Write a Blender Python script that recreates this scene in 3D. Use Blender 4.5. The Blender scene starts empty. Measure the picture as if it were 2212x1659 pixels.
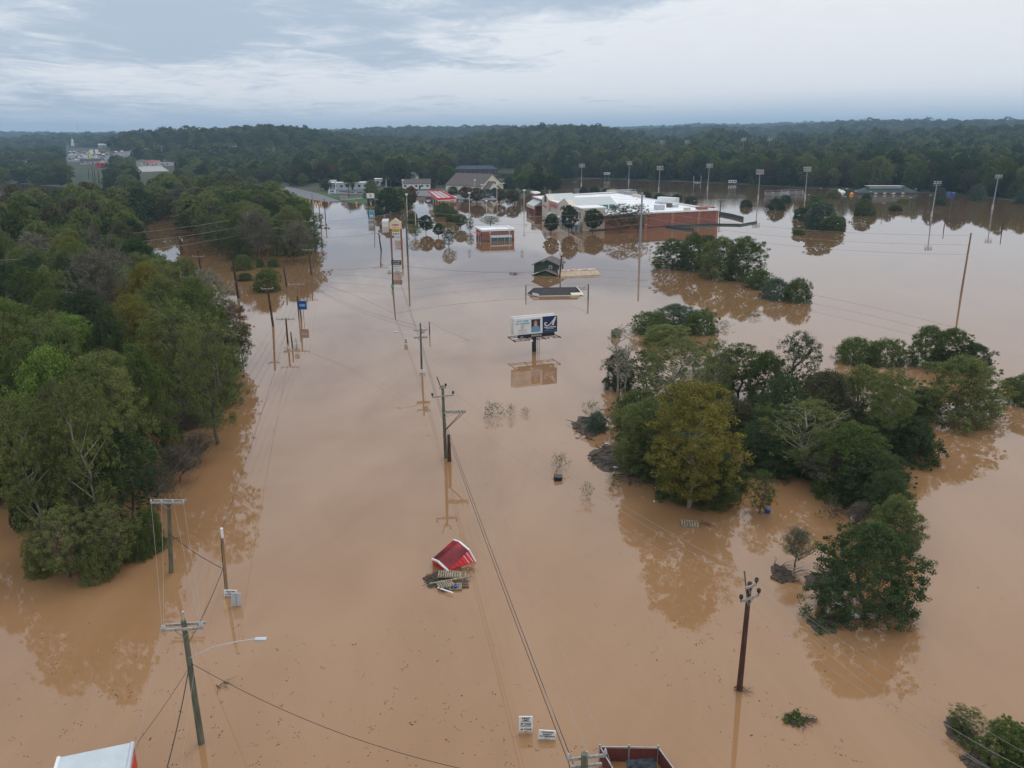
import bpy, math, random
import numpy as np
from mathutils import Vector, Matrix
R = math.radians
scene = bpy.context.scene
# ---------------------------------------------------------------- camera
F_PX = 1740.0; CAM_H = 32.0            # focal length for a 2212 px wide frame, camera height over the flood
PITCH = R(17.0); ROLL = R(0.44)
_c, _s = math.cos(ROLL), math.sin(ROLL); _cp, _sp = math.cos(PITCH), math.sin(PITCH)
FW = Vector((0, _cp, -_sp)); _u = Vector((0, _sp, _cp)); _r = Vector((1, 0, 0))
RT = _r * _c - _u * _s; UP = _u * _c + _r * _s
CAM = Vector((0, 0, CAM_H))
cd = bpy.data.cameras.new('camera'); cam = bpy.data.objects.new('camera', cd)
scene.collection.objects.link(cam)
m = Matrix((RT, UP, -FW)).transposed().to_4x4(); m.translation = CAM; cam.matrix_world = m
cd.sensor_width = 36; cd.lens = 36 * F_PX / 2212; cd.clip_start = .5; cd.clip_end = 30000
scene.camera = cam
scene.view_settings.view_transform = 'Standard'; scene.view_settings.look = 'None'
scene.view_settings.exposure = 0.0; scene.view_settings.gamma = 1
# ---------------------------------------------------------------- light
SUN_EL, SUN_AZ = R(62), R(25)
world = bpy.data.worlds.new('World'); scene.world = world; world.use_nodes = True
def build_world():
    nt = world.node_tree; N = nt.nodes; L = nt.links; N.clear()
    def val(x):
        if isinstance(x, (int, float)):
            v = N.new('ShaderNodeValue'); v.outputs[0].default_value = x; return v.outputs[0]
        return x
    def M(op, a, b=0.0, c=0.0, clamp=False):
        n = N.new('ShaderNodeMath'); n.operation = op; n.use_clamp = clamp
        for i, x in enumerate((a, b, c)):
            if isinstance(x, (int, float)): n.inputs[i].default_value = x
            else: L.new(x, n.inputs[i])
        return n.outputs[0]
    def sstep(x, lo, hi):
        n = N.new('ShaderNodeMapRange'); n.interpolation_type = 'SMOOTHSTEP'; L.new(x, n.inputs[0])
        n.inputs[1].default_value = lo; n.inputs[2].default_value = hi; return n.outputs[0]
    def mixc(f, a, b):
        n = N.new('ShaderNodeMix'); n.data_type = 'RGBA'
        if isinstance(f, (int, float)): n.inputs[0].default_value = f
        else: L.new(f, n.inputs[0])
        for i, x in ((6, a), (7, b)):
            if isinstance(x, tuple): n.inputs[i].default_value = x + (1,)
            else: L.new(x, n.inputs[i])
        return n.outputs[2]
    tc = N.new('ShaderNodeTexCoord'); sx = N.new('ShaderNodeSeparateXYZ'); L.new(tc.outputs['Generated'], sx.inputs[0])
    x, y, z = sx.outputs
    # cloud-deck coordinates: the direction hits a layer overhead
    zz = M('ADD', M('MAXIMUM', z, 0.0), 0.055)
    u = M('DIVIDE', x, zz); v = M('DIVIDE', y, zz)
    def noise(su, sv, scale, detail, rough, off=0.0, dist=0.0):
        c = N.new('ShaderNodeCombineXYZ'); L.new(M('MULTIPLY', u, su), c.inputs[0]); L.new(M('MULTIPLY', v, sv), c.inputs[1]); c.inputs[2].default_value = off
        n = N.new('ShaderNodeTexNoise'); n.inputs['Scale'].default_value = scale; n.inputs['Detail'].default_value = detail
        n.inputs['Roughness'].default_value = rough; n.inputs['Distortion'].default_value = dist; L.new(c.outputs[0], n.inputs['Vector']); return n.outputs[0]
    big = noise(1, .55, .33, 3, .5, 3.7, .3)
    mid = noise(1, .7, .8, 6, .56, 9.1, .5)
    fine = noise(1, .8, 2.6, 8, .66, 5.2, .8)
    def gauss(cx, cz, wx, wz):
        dx = M('DIVIDE', M('SUBTRACT', x, cx), wx); dz = M('DIVIDE', M('SUBTRACT', z, cz), wz)
        return M('POWER', 2.718, M('MULTIPLY', M('ADD', M('MULTIPLY', dx, dx), M('MULTIPLY', dz, dz)), -1.0))
    # brightness of the cloud deck: a heavy bank to the left and overhead, thin bright deck to the right
    b = M('MULTIPLY_ADD', x, .72, 0.60)
    b = M('ADD', b, M('MULTIPLY', M('SUBTRACT', big, .5), .7))
    b = M('ADD', b, M('MULTIPLY', M('SUBTRACT', mid, .5), 2.1))
    b = M('ADD', b, M('MULTIPLY', M('SUBTRACT', fine, .5), 1.7))
    b = M('SUBTRACT', b, M('MULTIPLY', gauss(-.22, .105, .30, .035), .62))
    b = M('SUBTRACT', b, M('MULTIPLY', gauss(.04, .155, .26, .022), .75))
    b = M('SUBTRACT', b, M('MULTIPLY', gauss(-.55, .165, .3, .03), .3))
    b = M('ADD', b, M('MULTIPLY', gauss(-.06, .118, .07, .02), .35))
    b = M('ADD', b, M('MULTIPLY', gauss(.34, .075, .36, .045), .35))
    b = M('ADD', b, M('MULTIPLY', gauss(-.05, .06, .25, .018), .22))
    b = M('ADD', b, M('MULTIPLY', gauss(-.40, .065, .2, .014), .30))
    b = M('ADD', b, .20)
    f = sstep(b, .02, .98)
    cloud = mixc(f, (.50, .59, .71), (.93, .95, .98))
    warm = M('MULTIPLY', sstep(b, .75, 1.25), .3)
    cloud = mixc(warm, cloud, (.87, .85, .88))
    low = mixc(sstep(M('ADD', x, M('MULTIPLY', M('SUBTRACT', mid, .5), .5)), -.25, .35), (.62, .72, .80), (.43, .59, .71))
    hz = M('SUBTRACT', 1.0, sstep(M('ADD', z, M('MULTIPLY', M('SUBTRACT', big, .5), .02)), .003, .052))
    col = mixc(M('MULTIPLY', hz, .85), cloud, low)
    # overcast sky is brighter towards the zenith
    zen = M('MULTIPLY_ADD', sstep(z, .12, .55), .36, 1.0)
    vm = N.new('ShaderNodeVectorMath'); vm.operation = 'SCALE'; L.new(col, vm.inputs[0]); L.new(zen, vm.inputs['Scale'])
    sky = N.new('ShaderNodeTexSky'); sky.sky_type = 'NISHITA'; sky.sun_disc = False
    sky.sun_elevation = SUN_EL; sky.sun_rotation = SUN_AZ
    bg1 = N.new('ShaderNodeBackground'); L.new(sky.outputs[0], bg1.inputs[0]); bg1.inputs[1].default_value = .08
    bg2 = N.new('ShaderNodeBackground'); L.new(vm.outputs[0], bg2.inputs[0]); bg2.inputs[1].default_value = 1.0
    mx = N.new('ShaderNodeMixShader'); mx.inputs[0].default_value = .93
    L.new(bg1.outputs[0], mx.inputs[1]); L.new(bg2.outputs[0], mx.inputs[2])
    out = N.new('ShaderNodeOutputWorld'); L.new(mx.outputs[0], out.inputs[0])
build_world()
sd = bpy.data.lights.new('sun', 'SUN'); sd.energy = .6; sd.angle = R(18); sd.color = (1, .96, .9)
sun = bpy.data.objects.new('sun', sd); scene.collection.objects.link(sun)
sun.rotation_euler = (math.pi / 2 - SUN_EL, 0, math.pi - SUN_AZ)

# ---------------------------------------------------------------- helpers
def at(px, py, z=0.0):
    """point at height z seen at pixel (px,py) of the 2212x1659 frame"""
    d = RT * ((px - 1106) / F_PX) + UP * ((829.5 - py) / F_PX) + FW
    t = (z - CAM_H) / d.z
    p = CAM + d * t; p.z = z; return p
def ztop(b, ty):
    a = (829.5 - ty) / F_PX
    return CAM_H + (a * (b[0]*FW.x + b[1]*FW.y) - (b[0]*UP.x + b[1]*UP.y)) / (UP.z - a*FW.z)
def depth(b): return (Vector((b[0], b[1], 0)) - CAM).dot(FW)
def pix(p):
    v = Vector(p) - CAM; d = v.dot(FW)
    return 1106 + F_PX * v.dot(RT) / d, 829.5 - F_PX * v.dot(UP) / d
def link(o): scene.collection.objects.link(o); return o
def tag(o, label=None, cat=None, group=None, kind=None):
    if label: o['label'] = label
    if cat: o['category'] = cat
    if group: o['group'] = group
    if kind: o['kind'] = kind
    return o
def empty(name, loc, rz=0, label=None, cat=None, group=None):
    o = bpy.data.objects.new(name, None); o.empty_display_size = .3; o.location = loc; o.rotation_euler = (0, 0, rz)
    return tag(link(o), label, cat, group)
def copy_tree(o, parent=None, kids=None):
    c = o.copy(); link(c); c.parent = parent
    for ch in (kids[o] if kids else list(o.children)): copy_tree(ch, c)
    return c
def np_mesh(name, V, Fq, k=4):
    me = bpy.data.meshes.new(name); V = np.asarray(V, dtype=np.float32); Fq = np.asarray(Fq, dtype=np.int32)
    n = len(Fq); me.vertices.add(len(V)); me.vertices.foreach_set('co', V.ravel())
    me.loops.add(n * k); me.loops.foreach_set('vertex_index', Fq.ravel())
    me.polygons.add(n); me.polygons.foreach_set('loop_start', np.arange(0, n * k, k, dtype=np.int32))
    me.update(calc_edges=True); return me
class MB:
    """collects shapes; build() links them as ONE mesh object"""
    def __init__(s): s.v = []; s.f = []
    def poly(s, pts, extrude=None):
        n = len(s.v); k = len(pts); pts = [Vector(p) for p in pts]; s.v += pts
        s.f.append(list(range(n, n + k)))
        if extrude is not None:
            e = Vector(extrude); s.v += [p + e for p in pts]
            s.f.append([n + k + i for i in range(k)][::-1])
            s.f[-2] = s.f[-2]
            for i in range(k): j = (i + 1) % k; s.f.append([n + i, n + k + i, n + k + j, n + j])
        return s
    def box(s, c, d, rz=0, m=None):
        x, y, z = (q / 2 for q in d); n = len(s.v); M_ = m or Matrix.Rotation(rz, 3, 'Z')
        for a in (-x, x):
            for b in (-y, y):
                for e in (-z, z): s.v.append(Vector(c) + M_ @ Vector((a, b, e)))
        for q in ((0, 1, 3, 2), (4, 6, 7, 5), (0, 4, 5, 1), (2, 3, 7, 6), (0, 2, 6, 4), (1, 5, 7, 3)): s.f.append([n + i for i in q])
        return s
    def bar(s, a, b, w, h=None):
        a = Vector(a); b = Vector(b); d = b - a
        q = d.to_track_quat('X', 'Z').to_matrix(); return s.box((a + b) / 2, (d.length, w, h or w), m=q)
    def tube(s, pts, rad, seg=8, caps=True):
        pts = [Vector(p) for p in pts]; rr = rad if isinstance(rad, (list, tuple)) else [rad] * len(pts); n0 = len(s.v)
        for i, p in enumerate(pts):
            d = (pts[min(i + 1, len(pts) - 1)] - pts[max(i - 1, 0)]).normalized()
            q = d.to_track_quat('Z', 'X').to_matrix()
            for k in range(seg):
                a = 2 * math.pi * k / seg; s.v.append(p + q @ Vector((math.cos(a) * rr[i], math.sin(a) * rr[i], 0)))
        for i in range(len(pts) - 1):
            for k in range(seg):
                a = n0 + i * seg + k; b = n0 + i * seg + (k + 1) % seg; s.f.append([a, b, b + seg, a + seg])
        if caps:
            s.f.append([n0 + k for k in range(seg)][::-1]); e = n0 + (len(pts) - 1) * seg; s.f.append([e + k for k in range(seg)])
        return s
    def ball(s, c, r, seg=10, rings=6):
        rx, ry, rz = r if isinstance(r, (tuple, list)) else (r, r, r)
        pts = []; n = len(s.v); c = Vector(c)
        for i in range(rings + 1):
            t = math.pi * i / rings
            for k in range(seg):
                a = 2 * math.pi * k / seg; s.v.append(c + Vector((rx*math.sin(t)*math.cos(a), ry*math.sin(t)*math.sin(a), rz*math.cos(t))))
        for i in range(rings):
            for k in range(seg):
                a = n + i*seg + k; b = n + i*seg + (k+1) % seg; s.f.append([a, a + seg, b + seg, b])
        return s
    def build(s, name, mat, parent=None, loc=None, smooth=False, bevel=0):
        me = bpy.data.meshes.new(name); me.from_pydata([tuple(v) for v in s.v], [], s.f); me.validate(); me.update()
        if smooth: me.polygons.foreach_set('use_smooth', [True] * len(me.polygons))
        o = bpy.data.objects.new(name, me); link(o)
        if mat: me.materials.append(mat)
        if parent: o.parent = parent
        if loc is not None: o.location = loc
        if bevel:
            b = o.modifiers.new('bevel', 'BEVEL'); b.width = bevel; b.segments = 2; b.limit_method = 'ANGLE'
        return o
_fonts = {}
def text(body, size, mat, parent, loc, rot, name='lettering', ext=.004, align='CENTER', shear=0, bold=0, sx=1.0):
    c = bpy.data.curves.new('t', 'FONT'); c.body = body; c.size = size; c.align_x = align; c.align_y = 'CENTER'
    c.extrude = ext; c.shear = shear; c.offset = bold; c.resolution_u = 3
    t = bpy.data.objects.new('t', c); link(t)
    dg = bpy.context.evaluated_depsgraph_get(); me = bpy.data.meshes.new_from_object(t.evaluated_get(dg))
    bpy.data.objects.remove(t)
    o = bpy.data.objects.new(name, me); link(o); me.materials.clear(); me.materials.append(mat)
    o.parent = parent; o.location = loc; o.rotation_euler = rot; o.scale = (sx, 1, 1); return o
# ---------------------------------------------------------------- materials
def pmat(name, col, rough=.7, metal=0, noise=.0, nscale=3.0, col2=None, bump=0.0, bscale=None, spec=.4, stretch=None, coord='Object'):
    m = bpy.data.materials.new(name); m.use_nodes = True; nt = m.node_tree; N = nt.nodes; L = nt.links
    b = N['Principled BSDF']; b.inputs['Roughness'].default_value = rough; b.inputs['Metallic'].default_value = metal
    b.inputs['Specular IOR Level'].default_value = spec; b.inputs['Base Color'].default_value = (*col, 1)
    if noise or col2 or bump:
        tc = N.new('ShaderNodeTexCoord'); src = tc.outputs[coord]
        if stretch:
            mp = N.new('ShaderNodeMapping'); mp.inputs['Scale'].default_value = stretch; L.new(src, mp.inputs[0]); src = mp.outputs[0]
        n = N.new('ShaderNodeTexNoise'); n.inputs['Scale'].default_value = nscale; n.inputs['Detail'].default_value = 6; n.inputs['Roughness'].default_value = .6
        L.new(src, n.inputs['Vector'])
        if noise or col2:
            r = N.new('ShaderNodeValToRGB'); e = r.color_ramp.elements
            c2 = col2 or tuple(c * (1 - noise) for c in col); e[0].position = .35; e[1].position = .65
            e[0].color = (*c2, 1); e[1].color = (*[min(1, c * (1 + noise * .3)) for c in col], 1)
            L.new(n.outputs[0], r.inputs[0]); L.new(r.outputs[0], b.inputs['Base Color'])
        if bump:
            bn = N.new('ShaderNodeTexNoise'); bn.inputs['Scale'].default_value = bscale or nscale * 4; L.new(src, bn.inputs['Vector'])
            bp = N.new('ShaderNodeBump'); bp.inputs['Distance'].default_value = bump; L.new(bn.outputs[0], bp.inputs['Height']); L.new(bp.outputs[0], b.inputs['Normal'])
    return m
def foliage_mat(name, c1, c2, c3=None, trans=.25):
    m = bpy.data.materials.new(name); m.use_nodes = True; nt = m.node_tree; N = nt.nodes; L = nt.links; N.clear()
    tc = N.new('ShaderNodeTexCoord'); n = N.new('ShaderNodeTexNoise'); n.inputs['Scale'].default_value = .45; n.inputs['Detail'].default_value = 4
    L.new(tc.outputs['Object'], n.inputs['Vector'])
    g = N.new('ShaderNodeNewGeometry'); oi = N.new('ShaderNodeObjectInfo')
    a = N.new('ShaderNodeMath'); a.operation = 'MULTIPLY_ADD'; L.new(g.outputs['Random Per Island'], a.inputs[0]); a.inputs[1].default_value = .55; L.new(n.outputs[0], a.inputs[2])
    s = N.new('ShaderNodeMath'); s.operation = 'MULTIPLY_ADD'; L.new(oi.outputs['Random'], s.inputs[0]); s.inputs[1].default_value = .3; L.new(a.outputs[0], s.inputs[2])
    r = N.new('ShaderNodeValToRGB'); e = r.color_ramp.elements; e[0].position = .45; e[0].color = (*c1, 1); c2 = tuple(min(1, k * 1.2) for k in c2); e[1].position = 1.15 if not c3 else .85; e[1].color = (*c2, 1)
    e[1].position = .9
    if c3: q = e.new(1.0); q.color = (*c3, 1)
    L.new(s.outputs[0], r.inputs[0])
    d = N.new('ShaderNodeBsdfDiffuse'); t = N.new('ShaderNodeBsdfTranslucent'); mx = N.new('ShaderNodeMixShader'); mx.inputs[0].default_value = trans
    L.new(r.outputs[0], d.inputs[0]); L.new(r.outputs[0], t.inputs[0]); L.new(d.outputs[0], mx.inputs[1]); L.new(t.outputs[0], mx.inputs[2])
    o = N.new('ShaderNodeOutputMaterial'); L.new(mx.outputs[0], o.inputs[0]); return m
FOL = {
 'green': foliage_mat('foliage_green', (.043, .064, .020), (.108, .138, .042)),
 'dark':  foliage_mat('foliage_dark', (.026, .044, .019), (.062, .088, .036)),
 'olive': foliage_mat('foliage_olive', (0.069, 0.088, 0.032), (0.159, 0.177, 0.061)),
 'yellow':foliage_mat('foliage_yellow', (.080, .082, .022), (.175, .155, .038)),
 'brown': foliage_mat('foliage_brown', (.050, .052, .028), (.105, .100, .054)),
 'grey':  foliage_mat('foliage_grey', (0.113, 0.108, 0.083), (0.207, 0.196, 0.149)),
 'rust':  foliage_mat('foliage_rust', (0.097, 0.044, 0.025), (0.159, 0.086, 0.041)),
 'silver':foliage_mat('foliage_silver', (.045, .072, .046), (.105, .140, .090)),
 'bright':foliage_mat('foliage_bright', (0.069, 0.124, 0.028), (0.166, 0.235, 0.055)),
 'blue':  foliage_mat('foliage_pine', (0.025, 0.055, 0.033), (0.058, 0.108, 0.063)),
}
BARK = pmat('bark', (.16, .135, .105), .9, noise=.45, nscale=4, bump=.02)
BARKP = pmat('bark_pale', (.36, .32, .26), .85, noise=.5, nscale=3, bump=.02)
# ---------------------------------------------------------------- flood water
def water_mat():
    m = bpy.data.materials.new('flood_water'); m.use_nodes = True; nt = m.node_tree; N = nt.nodes; L = nt.links
    b = N['Principled BSDF']; b.inputs['Roughness'].default_value = .012; b.inputs['IOR'].default_value = 1.5
    b.inputs['Specular IOR Level'].default_value = .5
    tc = N.new('ShaderNodeTexCoord'); P_ = tc.outputs['Object']
    m0 = N.new('ShaderNodeMapping'); m0.inputs['Rotation'].default_value = (0, 0, .35); m0.inputs['Scale'].default_value = (1, .3, 1); L.new(P_, m0.inputs[0])
    n = N.new('ShaderNodeTexNoise'); n.inputs['Scale'].default_value = .09; n.inputs['Detail'].default_value = 7; n.inputs['Roughness'].default_value = .6; n.inputs['Distortion'].default_value = 1.6; L.new(m0.outputs[0], n.inputs[0])
    r = N.new('ShaderNodeValToRGB'); e = r.color_ramp.elements; e[0].position = .3; e[1].position = .7
    e[0].color = (.290, .156, .069, 1); e[1].color = (.336, .189, .094, 1); L.new(n.outputs[0], r.inputs[0])
    # silt colour seen through the surface: light has to leave through it too, so it fades at grazing angles
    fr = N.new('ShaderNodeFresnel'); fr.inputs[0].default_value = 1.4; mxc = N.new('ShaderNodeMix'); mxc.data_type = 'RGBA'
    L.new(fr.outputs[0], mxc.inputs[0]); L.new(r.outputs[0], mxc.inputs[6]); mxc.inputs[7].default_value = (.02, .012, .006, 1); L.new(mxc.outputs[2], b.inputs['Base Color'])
    # ripples: nearly a mirror near by, ruffled where the current runs far off
    mp = N.new('ShaderNodeMapping'); mp.inputs['Scale'].default_value = (.35, 1, 1); L.new(P_, mp.inputs[0])
    w = N.new('ShaderNodeTexNoise'); w.inputs['Scale'].default_value = 1.3; w.inputs['Detail'].default_value = 4; L.new(mp.outputs[0], w.inputs[0])
    k = N.new('ShaderNodeTexNoise'); k.inputs['Scale'].default_value = .012; k.inputs['Detail'].default_value = 3; L.new(mp.outputs[0], k.inputs[0])
    sx = N.new('ShaderNodeSeparateXYZ'); L.new(P_, sx.inputs[0])
    def mr(src, a, b_, c, d):
        q = N.new('ShaderNodeMapRange'); L.new(src, q.inputs[0]); q.inputs[1].default_value = a; q.inputs[2].default_value = b_; q.inputs[3].default_value = c; q.inputs[4].default_value = d; q.interpolation_type = 'SMOOTHSTEP'; return q.outputs[0]
    def mul(a, b_):
        q = N.new('ShaderNodeMath'); q.operation = 'MULTIPLY'
        for i, s_ in enumerate((a, b_)):
            if isinstance(s_, float): q.inputs[i].default_value = s_
            else: L.new(s_, q.inputs[i])
        return q.outputs[0]
    cur = mul(mr(k.outputs[0], .40, .62, .25, 1.0), mul(mr(sx.outputs[1], 300, 430, 0.0, 1.0), mr(sx.outputs[0], -20, 60, 0.12, 1.0)))
    add = N.new('ShaderNodeMath'); add.operation = 'MULTIPLY_ADD'; L.new(cur, add.inputs[0]); add.inputs[1].default_value = .035; add.inputs[2].default_value = .0016
    bp = N.new('ShaderNodeBump'); bp.inputs['Strength'].default_value = 1; L.new(add.outputs[0], bp.inputs['Distance']); L.new(w.outputs[0], bp.inputs['Height']); L.new(bp.outputs[0], b.inputs['Normal'])
    return m
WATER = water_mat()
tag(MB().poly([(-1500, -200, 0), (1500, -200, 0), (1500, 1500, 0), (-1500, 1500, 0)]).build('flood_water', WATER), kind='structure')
# ---------------------------------------------------------------- ground and hills: one height field
def lerp(t, x):
    if x <= t[0][0]: return t[0][1]
    for (a, b), (c, d) in zip(t, t[1:]):
        if x <= c: return b + (d - b) * (x - a) / (c - a)
    return t[-1][1]
SHORE = [(-900, 392), (0, 396), (300, 418), (420, 424), (600, 426), (640, 428), (700, 436), (740, 437), (790, 441), (880, 436), (905, 424), (955, 425), (1000, 434), (1120, 434), (1160, 417), (1182, 394), (1200, 388), (1306, 386), (1431, 391), (1581, 397), (1660, 402), (1859, 411), (2010, 417), (2130, 425), (2212, 434), (2600, 440), (3100, 440)]
INNER = [(930, 0), (985, 1), (1185, 1), (1190, 0)]
R1 = [(-800, 300), (0, 316), (130, 311), (230, 298), (285, 287), (350, 283), (553, 272), (598, 267), (640, 272), (700, 282), (780, 291), (900, 299), (1000, 297), (1060, 284), (1106, 274), (1180, 272), (1250, 276), (1330, 284), (1400, 299), (1480, 306), (1530, 290), (1565, 286), (1610, 295), (1659, 304), (1750, 299), (1850, 292), (2000, 289), (2212, 284), (3000, 280)]
R2 = [(-800, 300), (0, 300), (150, 292), (285, 287), (400, 290), (600, 285), (743, 281), (803, 276), (928, 275), (1053, 273), (1106, 275), (1200, 276), (1331, 283), (1456, 275), (1550, 271), (1659, 274), (1734, 271), (1800, 264), (1884, 261), (2034, 260), (2121, 257), (3000, 257)]
R3 = [(-800, 286), (0, 285.5), (285, 287), (600, 282), (870, 279), (1106, 277), (1183, 268), (1231, 270), (1331, 275), (1456, 271), (1513, 267), (1606, 269), (1659, 266), (1800, 264), (3000, 266)]
def hash2(i, j): 
    v = math.sin(i * 127.1 + j * 311.7) * 43758.5453; return v - math.floor(v)
def vnoise(x, y):
    i, j = math.floor(x), math.floor(y); f, g = x - i, y - j; f = f*f*(3-2*f); g = g*g*(3-2*g)
    return (hash2(i, j)*(1-f) + hash2(i+1, j)*f)*(1-g) + (hash2(i, j+1)*(1-f) + hash2(i+1, j+1)*f)*g
_prof = {}
def profile(px):
    k = round(px / 4)
    if k in _prof: return _prof[k]
    px = k * 4.0
    sh = at(px, lerp(SHORE, px)); S = math.hypot(sh.x, sh.y); d = (sh.x / S, sh.y / S)
    hs = []
    for Rk, T, tree in ((1450, R1, 13), (2700, R2, 15), (4700, R3, 15)):
        hs.append(max(2, ztop((d[0]*Rk, d[1]*Rk), lerp(T, px)) - tree))
    a = at(px, 386); b_ = at(px, 371)
    _prof[k] = (S, hs, math.hypot(a.x, a.y), math.hypot(b_.x, b_.y), lerp(INNER, px)); return _prof[k]
def ground_z(x, y):
    r = math.hypot(x, y)
    if y <= 5: return -2.5
    az = math.atan2(x, y)
    if abs(az) > R(62): az = math.copysign(R(62), az)
    px = 1106 + F_PX * math.tan(az) / _cp
    S, hs, ra, rb, inn = profile(px)
    if r < S: return max(-2.5, .02 - (S - r) * .06)
    h1, h2, h3 = hs
    keys = [(S, .02), (S + 12, .35), (S + 200, 2.0), (950, max(2.5, h1 * .15)), (1450, h1), (1850, h1 * .55), (2700, h2), (3300, h2 * .6), (4700, h3), (7000, h3 * .3)]
    if S + 200 > 940: keys.pop(2)
    z = lerp(keys, r)
    if r > S + 60: z += (vnoise(x * .006, y * .006) - .5) * min(10, (r - S) * .006) + (vnoise(x*.02+9, y*.02) - .5) * min(4, (r-S)*.003)
    if inn > 0 and ra - 25 < r < rb + 20:
        t = min(1, max(0, (r - ra + 25) / 25)) * min(1, max(0, (rb + 20 - r) / 20)) * inn
        z = z * (1 - t) - 1.2 * t
    return z
def build_ground():
    azs = np.linspace(-R(60), R(60), 361); rs = [15]
    while rs[-1] < 7000: rs.append(rs[-1] * 1.025 + 1)
    V = [(r * math.sin(a), r * math.cos(a), ground_z(r * math.sin(a), r * math.cos(a))) for r in rs for a in azs]
    n = len(azs); Q = [(i*n+j, i*n+j+1, (i+1)*n+j+1, (i+1)*n+j) for i in range(len(rs)-1) for j in range(n-1)]
    me = np_mesh('ground', V, np.array(Q)[:, ::-1]); me.polygons.foreach_set('use_smooth', [True] * len(me.polygons))
    o = link(bpy.data.objects.new('ground', me)); tag(o, kind='structure')
    me.materials.append(pmat('ground_grass', (.034, .060, .018), .95, col2=(.050, .042, .024), nscale=.03, coord='Object'))
    # far apron that carries the flats out beyond the hills and behind the camera
    a = MB().poly([(-9000, -3000, -3), (9000, -3000, -3), (9000, 9000, -3), (-9000, 9000, -3)]).build('ground', me.materials[0]); tag(a, kind='structure')
build_ground()
def px_in(poly, x, y):
    c = False; n = len(poly)
    for i in range(n):
        (x1, y1), (x2, y2) = poly[i], poly[i-1]
        if (y1 > y) != (y2 > y) and x < (x2-x1)*(y-y1)/(y2-y1)+x1: c = not c
    return c
def gpt(px, py):
    """where the ray through a pixel first meets the land"""
    d = RT * ((px - 1106) / F_PX) + UP * ((829.5 - py) / F_PX) + FW; h = math.hypot(d.x, d.y); r = 120.0; best = None
    while r < 5200:
        p = CAM + d * (r / h); g = p.z - ground_z(p.x, p.y)
        if g <= 0:
            lo, hi = r / 1.012, r
            for _ in range(10):
                r = (lo + hi) / 2; p = CAM + d * (r / h)
                if p.z > ground_z(p.x, p.y): lo = r
                else: hi = r
            p.z = ground_z(p.x, p.y); return p
        if (best is None or g < best[0]) and r > 900: best = (g, p.copy())
        r *= 1.012
    p = best[1]; p.z = ground_z(p.x, p.y); return p
def sheet(name, A, B, mat, dz=.06, n=14, m=5):
    """a strip of ground cover draped over the land between two pixel edges A and B"""
    def along(P_, t):
        f = t * (len(P_) - 1); i = min(int(f), len(P_) - 2); return Vector(P_[i]).lerp(Vector(P_[i + 1]), f - i)
    V = []
    for s_ in range(n + 1):
        a, b = along(A, s_ / n), along(B, s_ / n)
        for t in range(m + 1): q = a.lerp(b, t / m); g = gpt(q.x, q.y); V.append((g.x, g.y, ground_z(g.x, g.y) + dz))
    me = np_mesh(name, V, [(s_*(m+1)+t, s_*(m+1)+t+1, (s_+1)*(m+1)+t+1, (s_+1)*(m+1)+t) for s_ in range(n) for t in range(m)])
    o = link(bpy.data.objects.new(name, me)); me.materials.append(mat); tag(o, kind='structure'); return o
ASPH = pmat('asphalt', (.105, .105, .11), .55, noise=.3, nscale=.3, coord='Object')
CONC = pmat('concrete', (.36, .35, .33), .8, noise=.25, nscale=1)
GRASS = pmat('lawn', (.045, .095, .025), .95, noise=.4, nscale=.4)
PAINT = pmat('road_paint', (.5, .5, .47), .7)
# ---------------------------------------------------------------- haze
def haze():
    o = MB().box((0, 3900, 92), (10000, 10200, 194)).build('haze', None); tag(o, kind='stuff')
    m = bpy.data.materials.new('haze'); m.use_nodes = True; N = m.node_tree.nodes; N.clear()
    v = N.new('ShaderNodeVolumePrincipled'); v.inputs['Color'].default_value = (.50, .74, 1.0, 1); v.inputs['Density'].default_value = 1.6e-4; v.inputs['Anisotropy'].default_value = .2
    q = N.new('ShaderNodeOutputMaterial'); m.node_tree.links.new(v.outputs[0], q.inputs['Volume']); o.data.materials.append(m)
    o.visible_shadow = True
haze()
# ---------------------------------------------------------------- tree prototypes
def leaf_cloud(rng, centers, radii, n_each, leaf, squash=.85, outward=.55):
    """leaf-sized quads spread through clumps; returns V, Q"""
    C_ = np.repeat(centers, n_each, axis=0); r = np.repeat(radii, n_each)
    n = len(C_); d = rng.normal(size=(n, 3)); d /= np.linalg.norm(d, axis=1)[:, None]
    rad = r * (rng.random(n) ** .42); P_ = C_ + d * rad[:, None] * np.array([1, 1, squash])
    nn = d * outward + rng.normal(size=(n, 3)) * .6; nn[:, 2] += .35; nn /= np.linalg.norm(nn, axis=1)[:, None]
    t = np.cross(nn, rng.normal(size=(n, 3))); t /= np.linalg.norm(t, axis=1)[:, None]; b = np.cross(nn, t)
    s = leaf * (.55 + .9 * rng.random(n)); w = s * .62
    a = P_ - t * s[:, None] * .5; c = P_ + t * s[:, None] * .5; e = P_ + b * w[:, None] * .5; f = P_ - b * w[:, None] * .5
    V = np.stack([a, e, c, f], axis=1).reshape(-1, 3); Q = np.arange(n * 4).reshape(-1, 4); return V, Q
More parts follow.
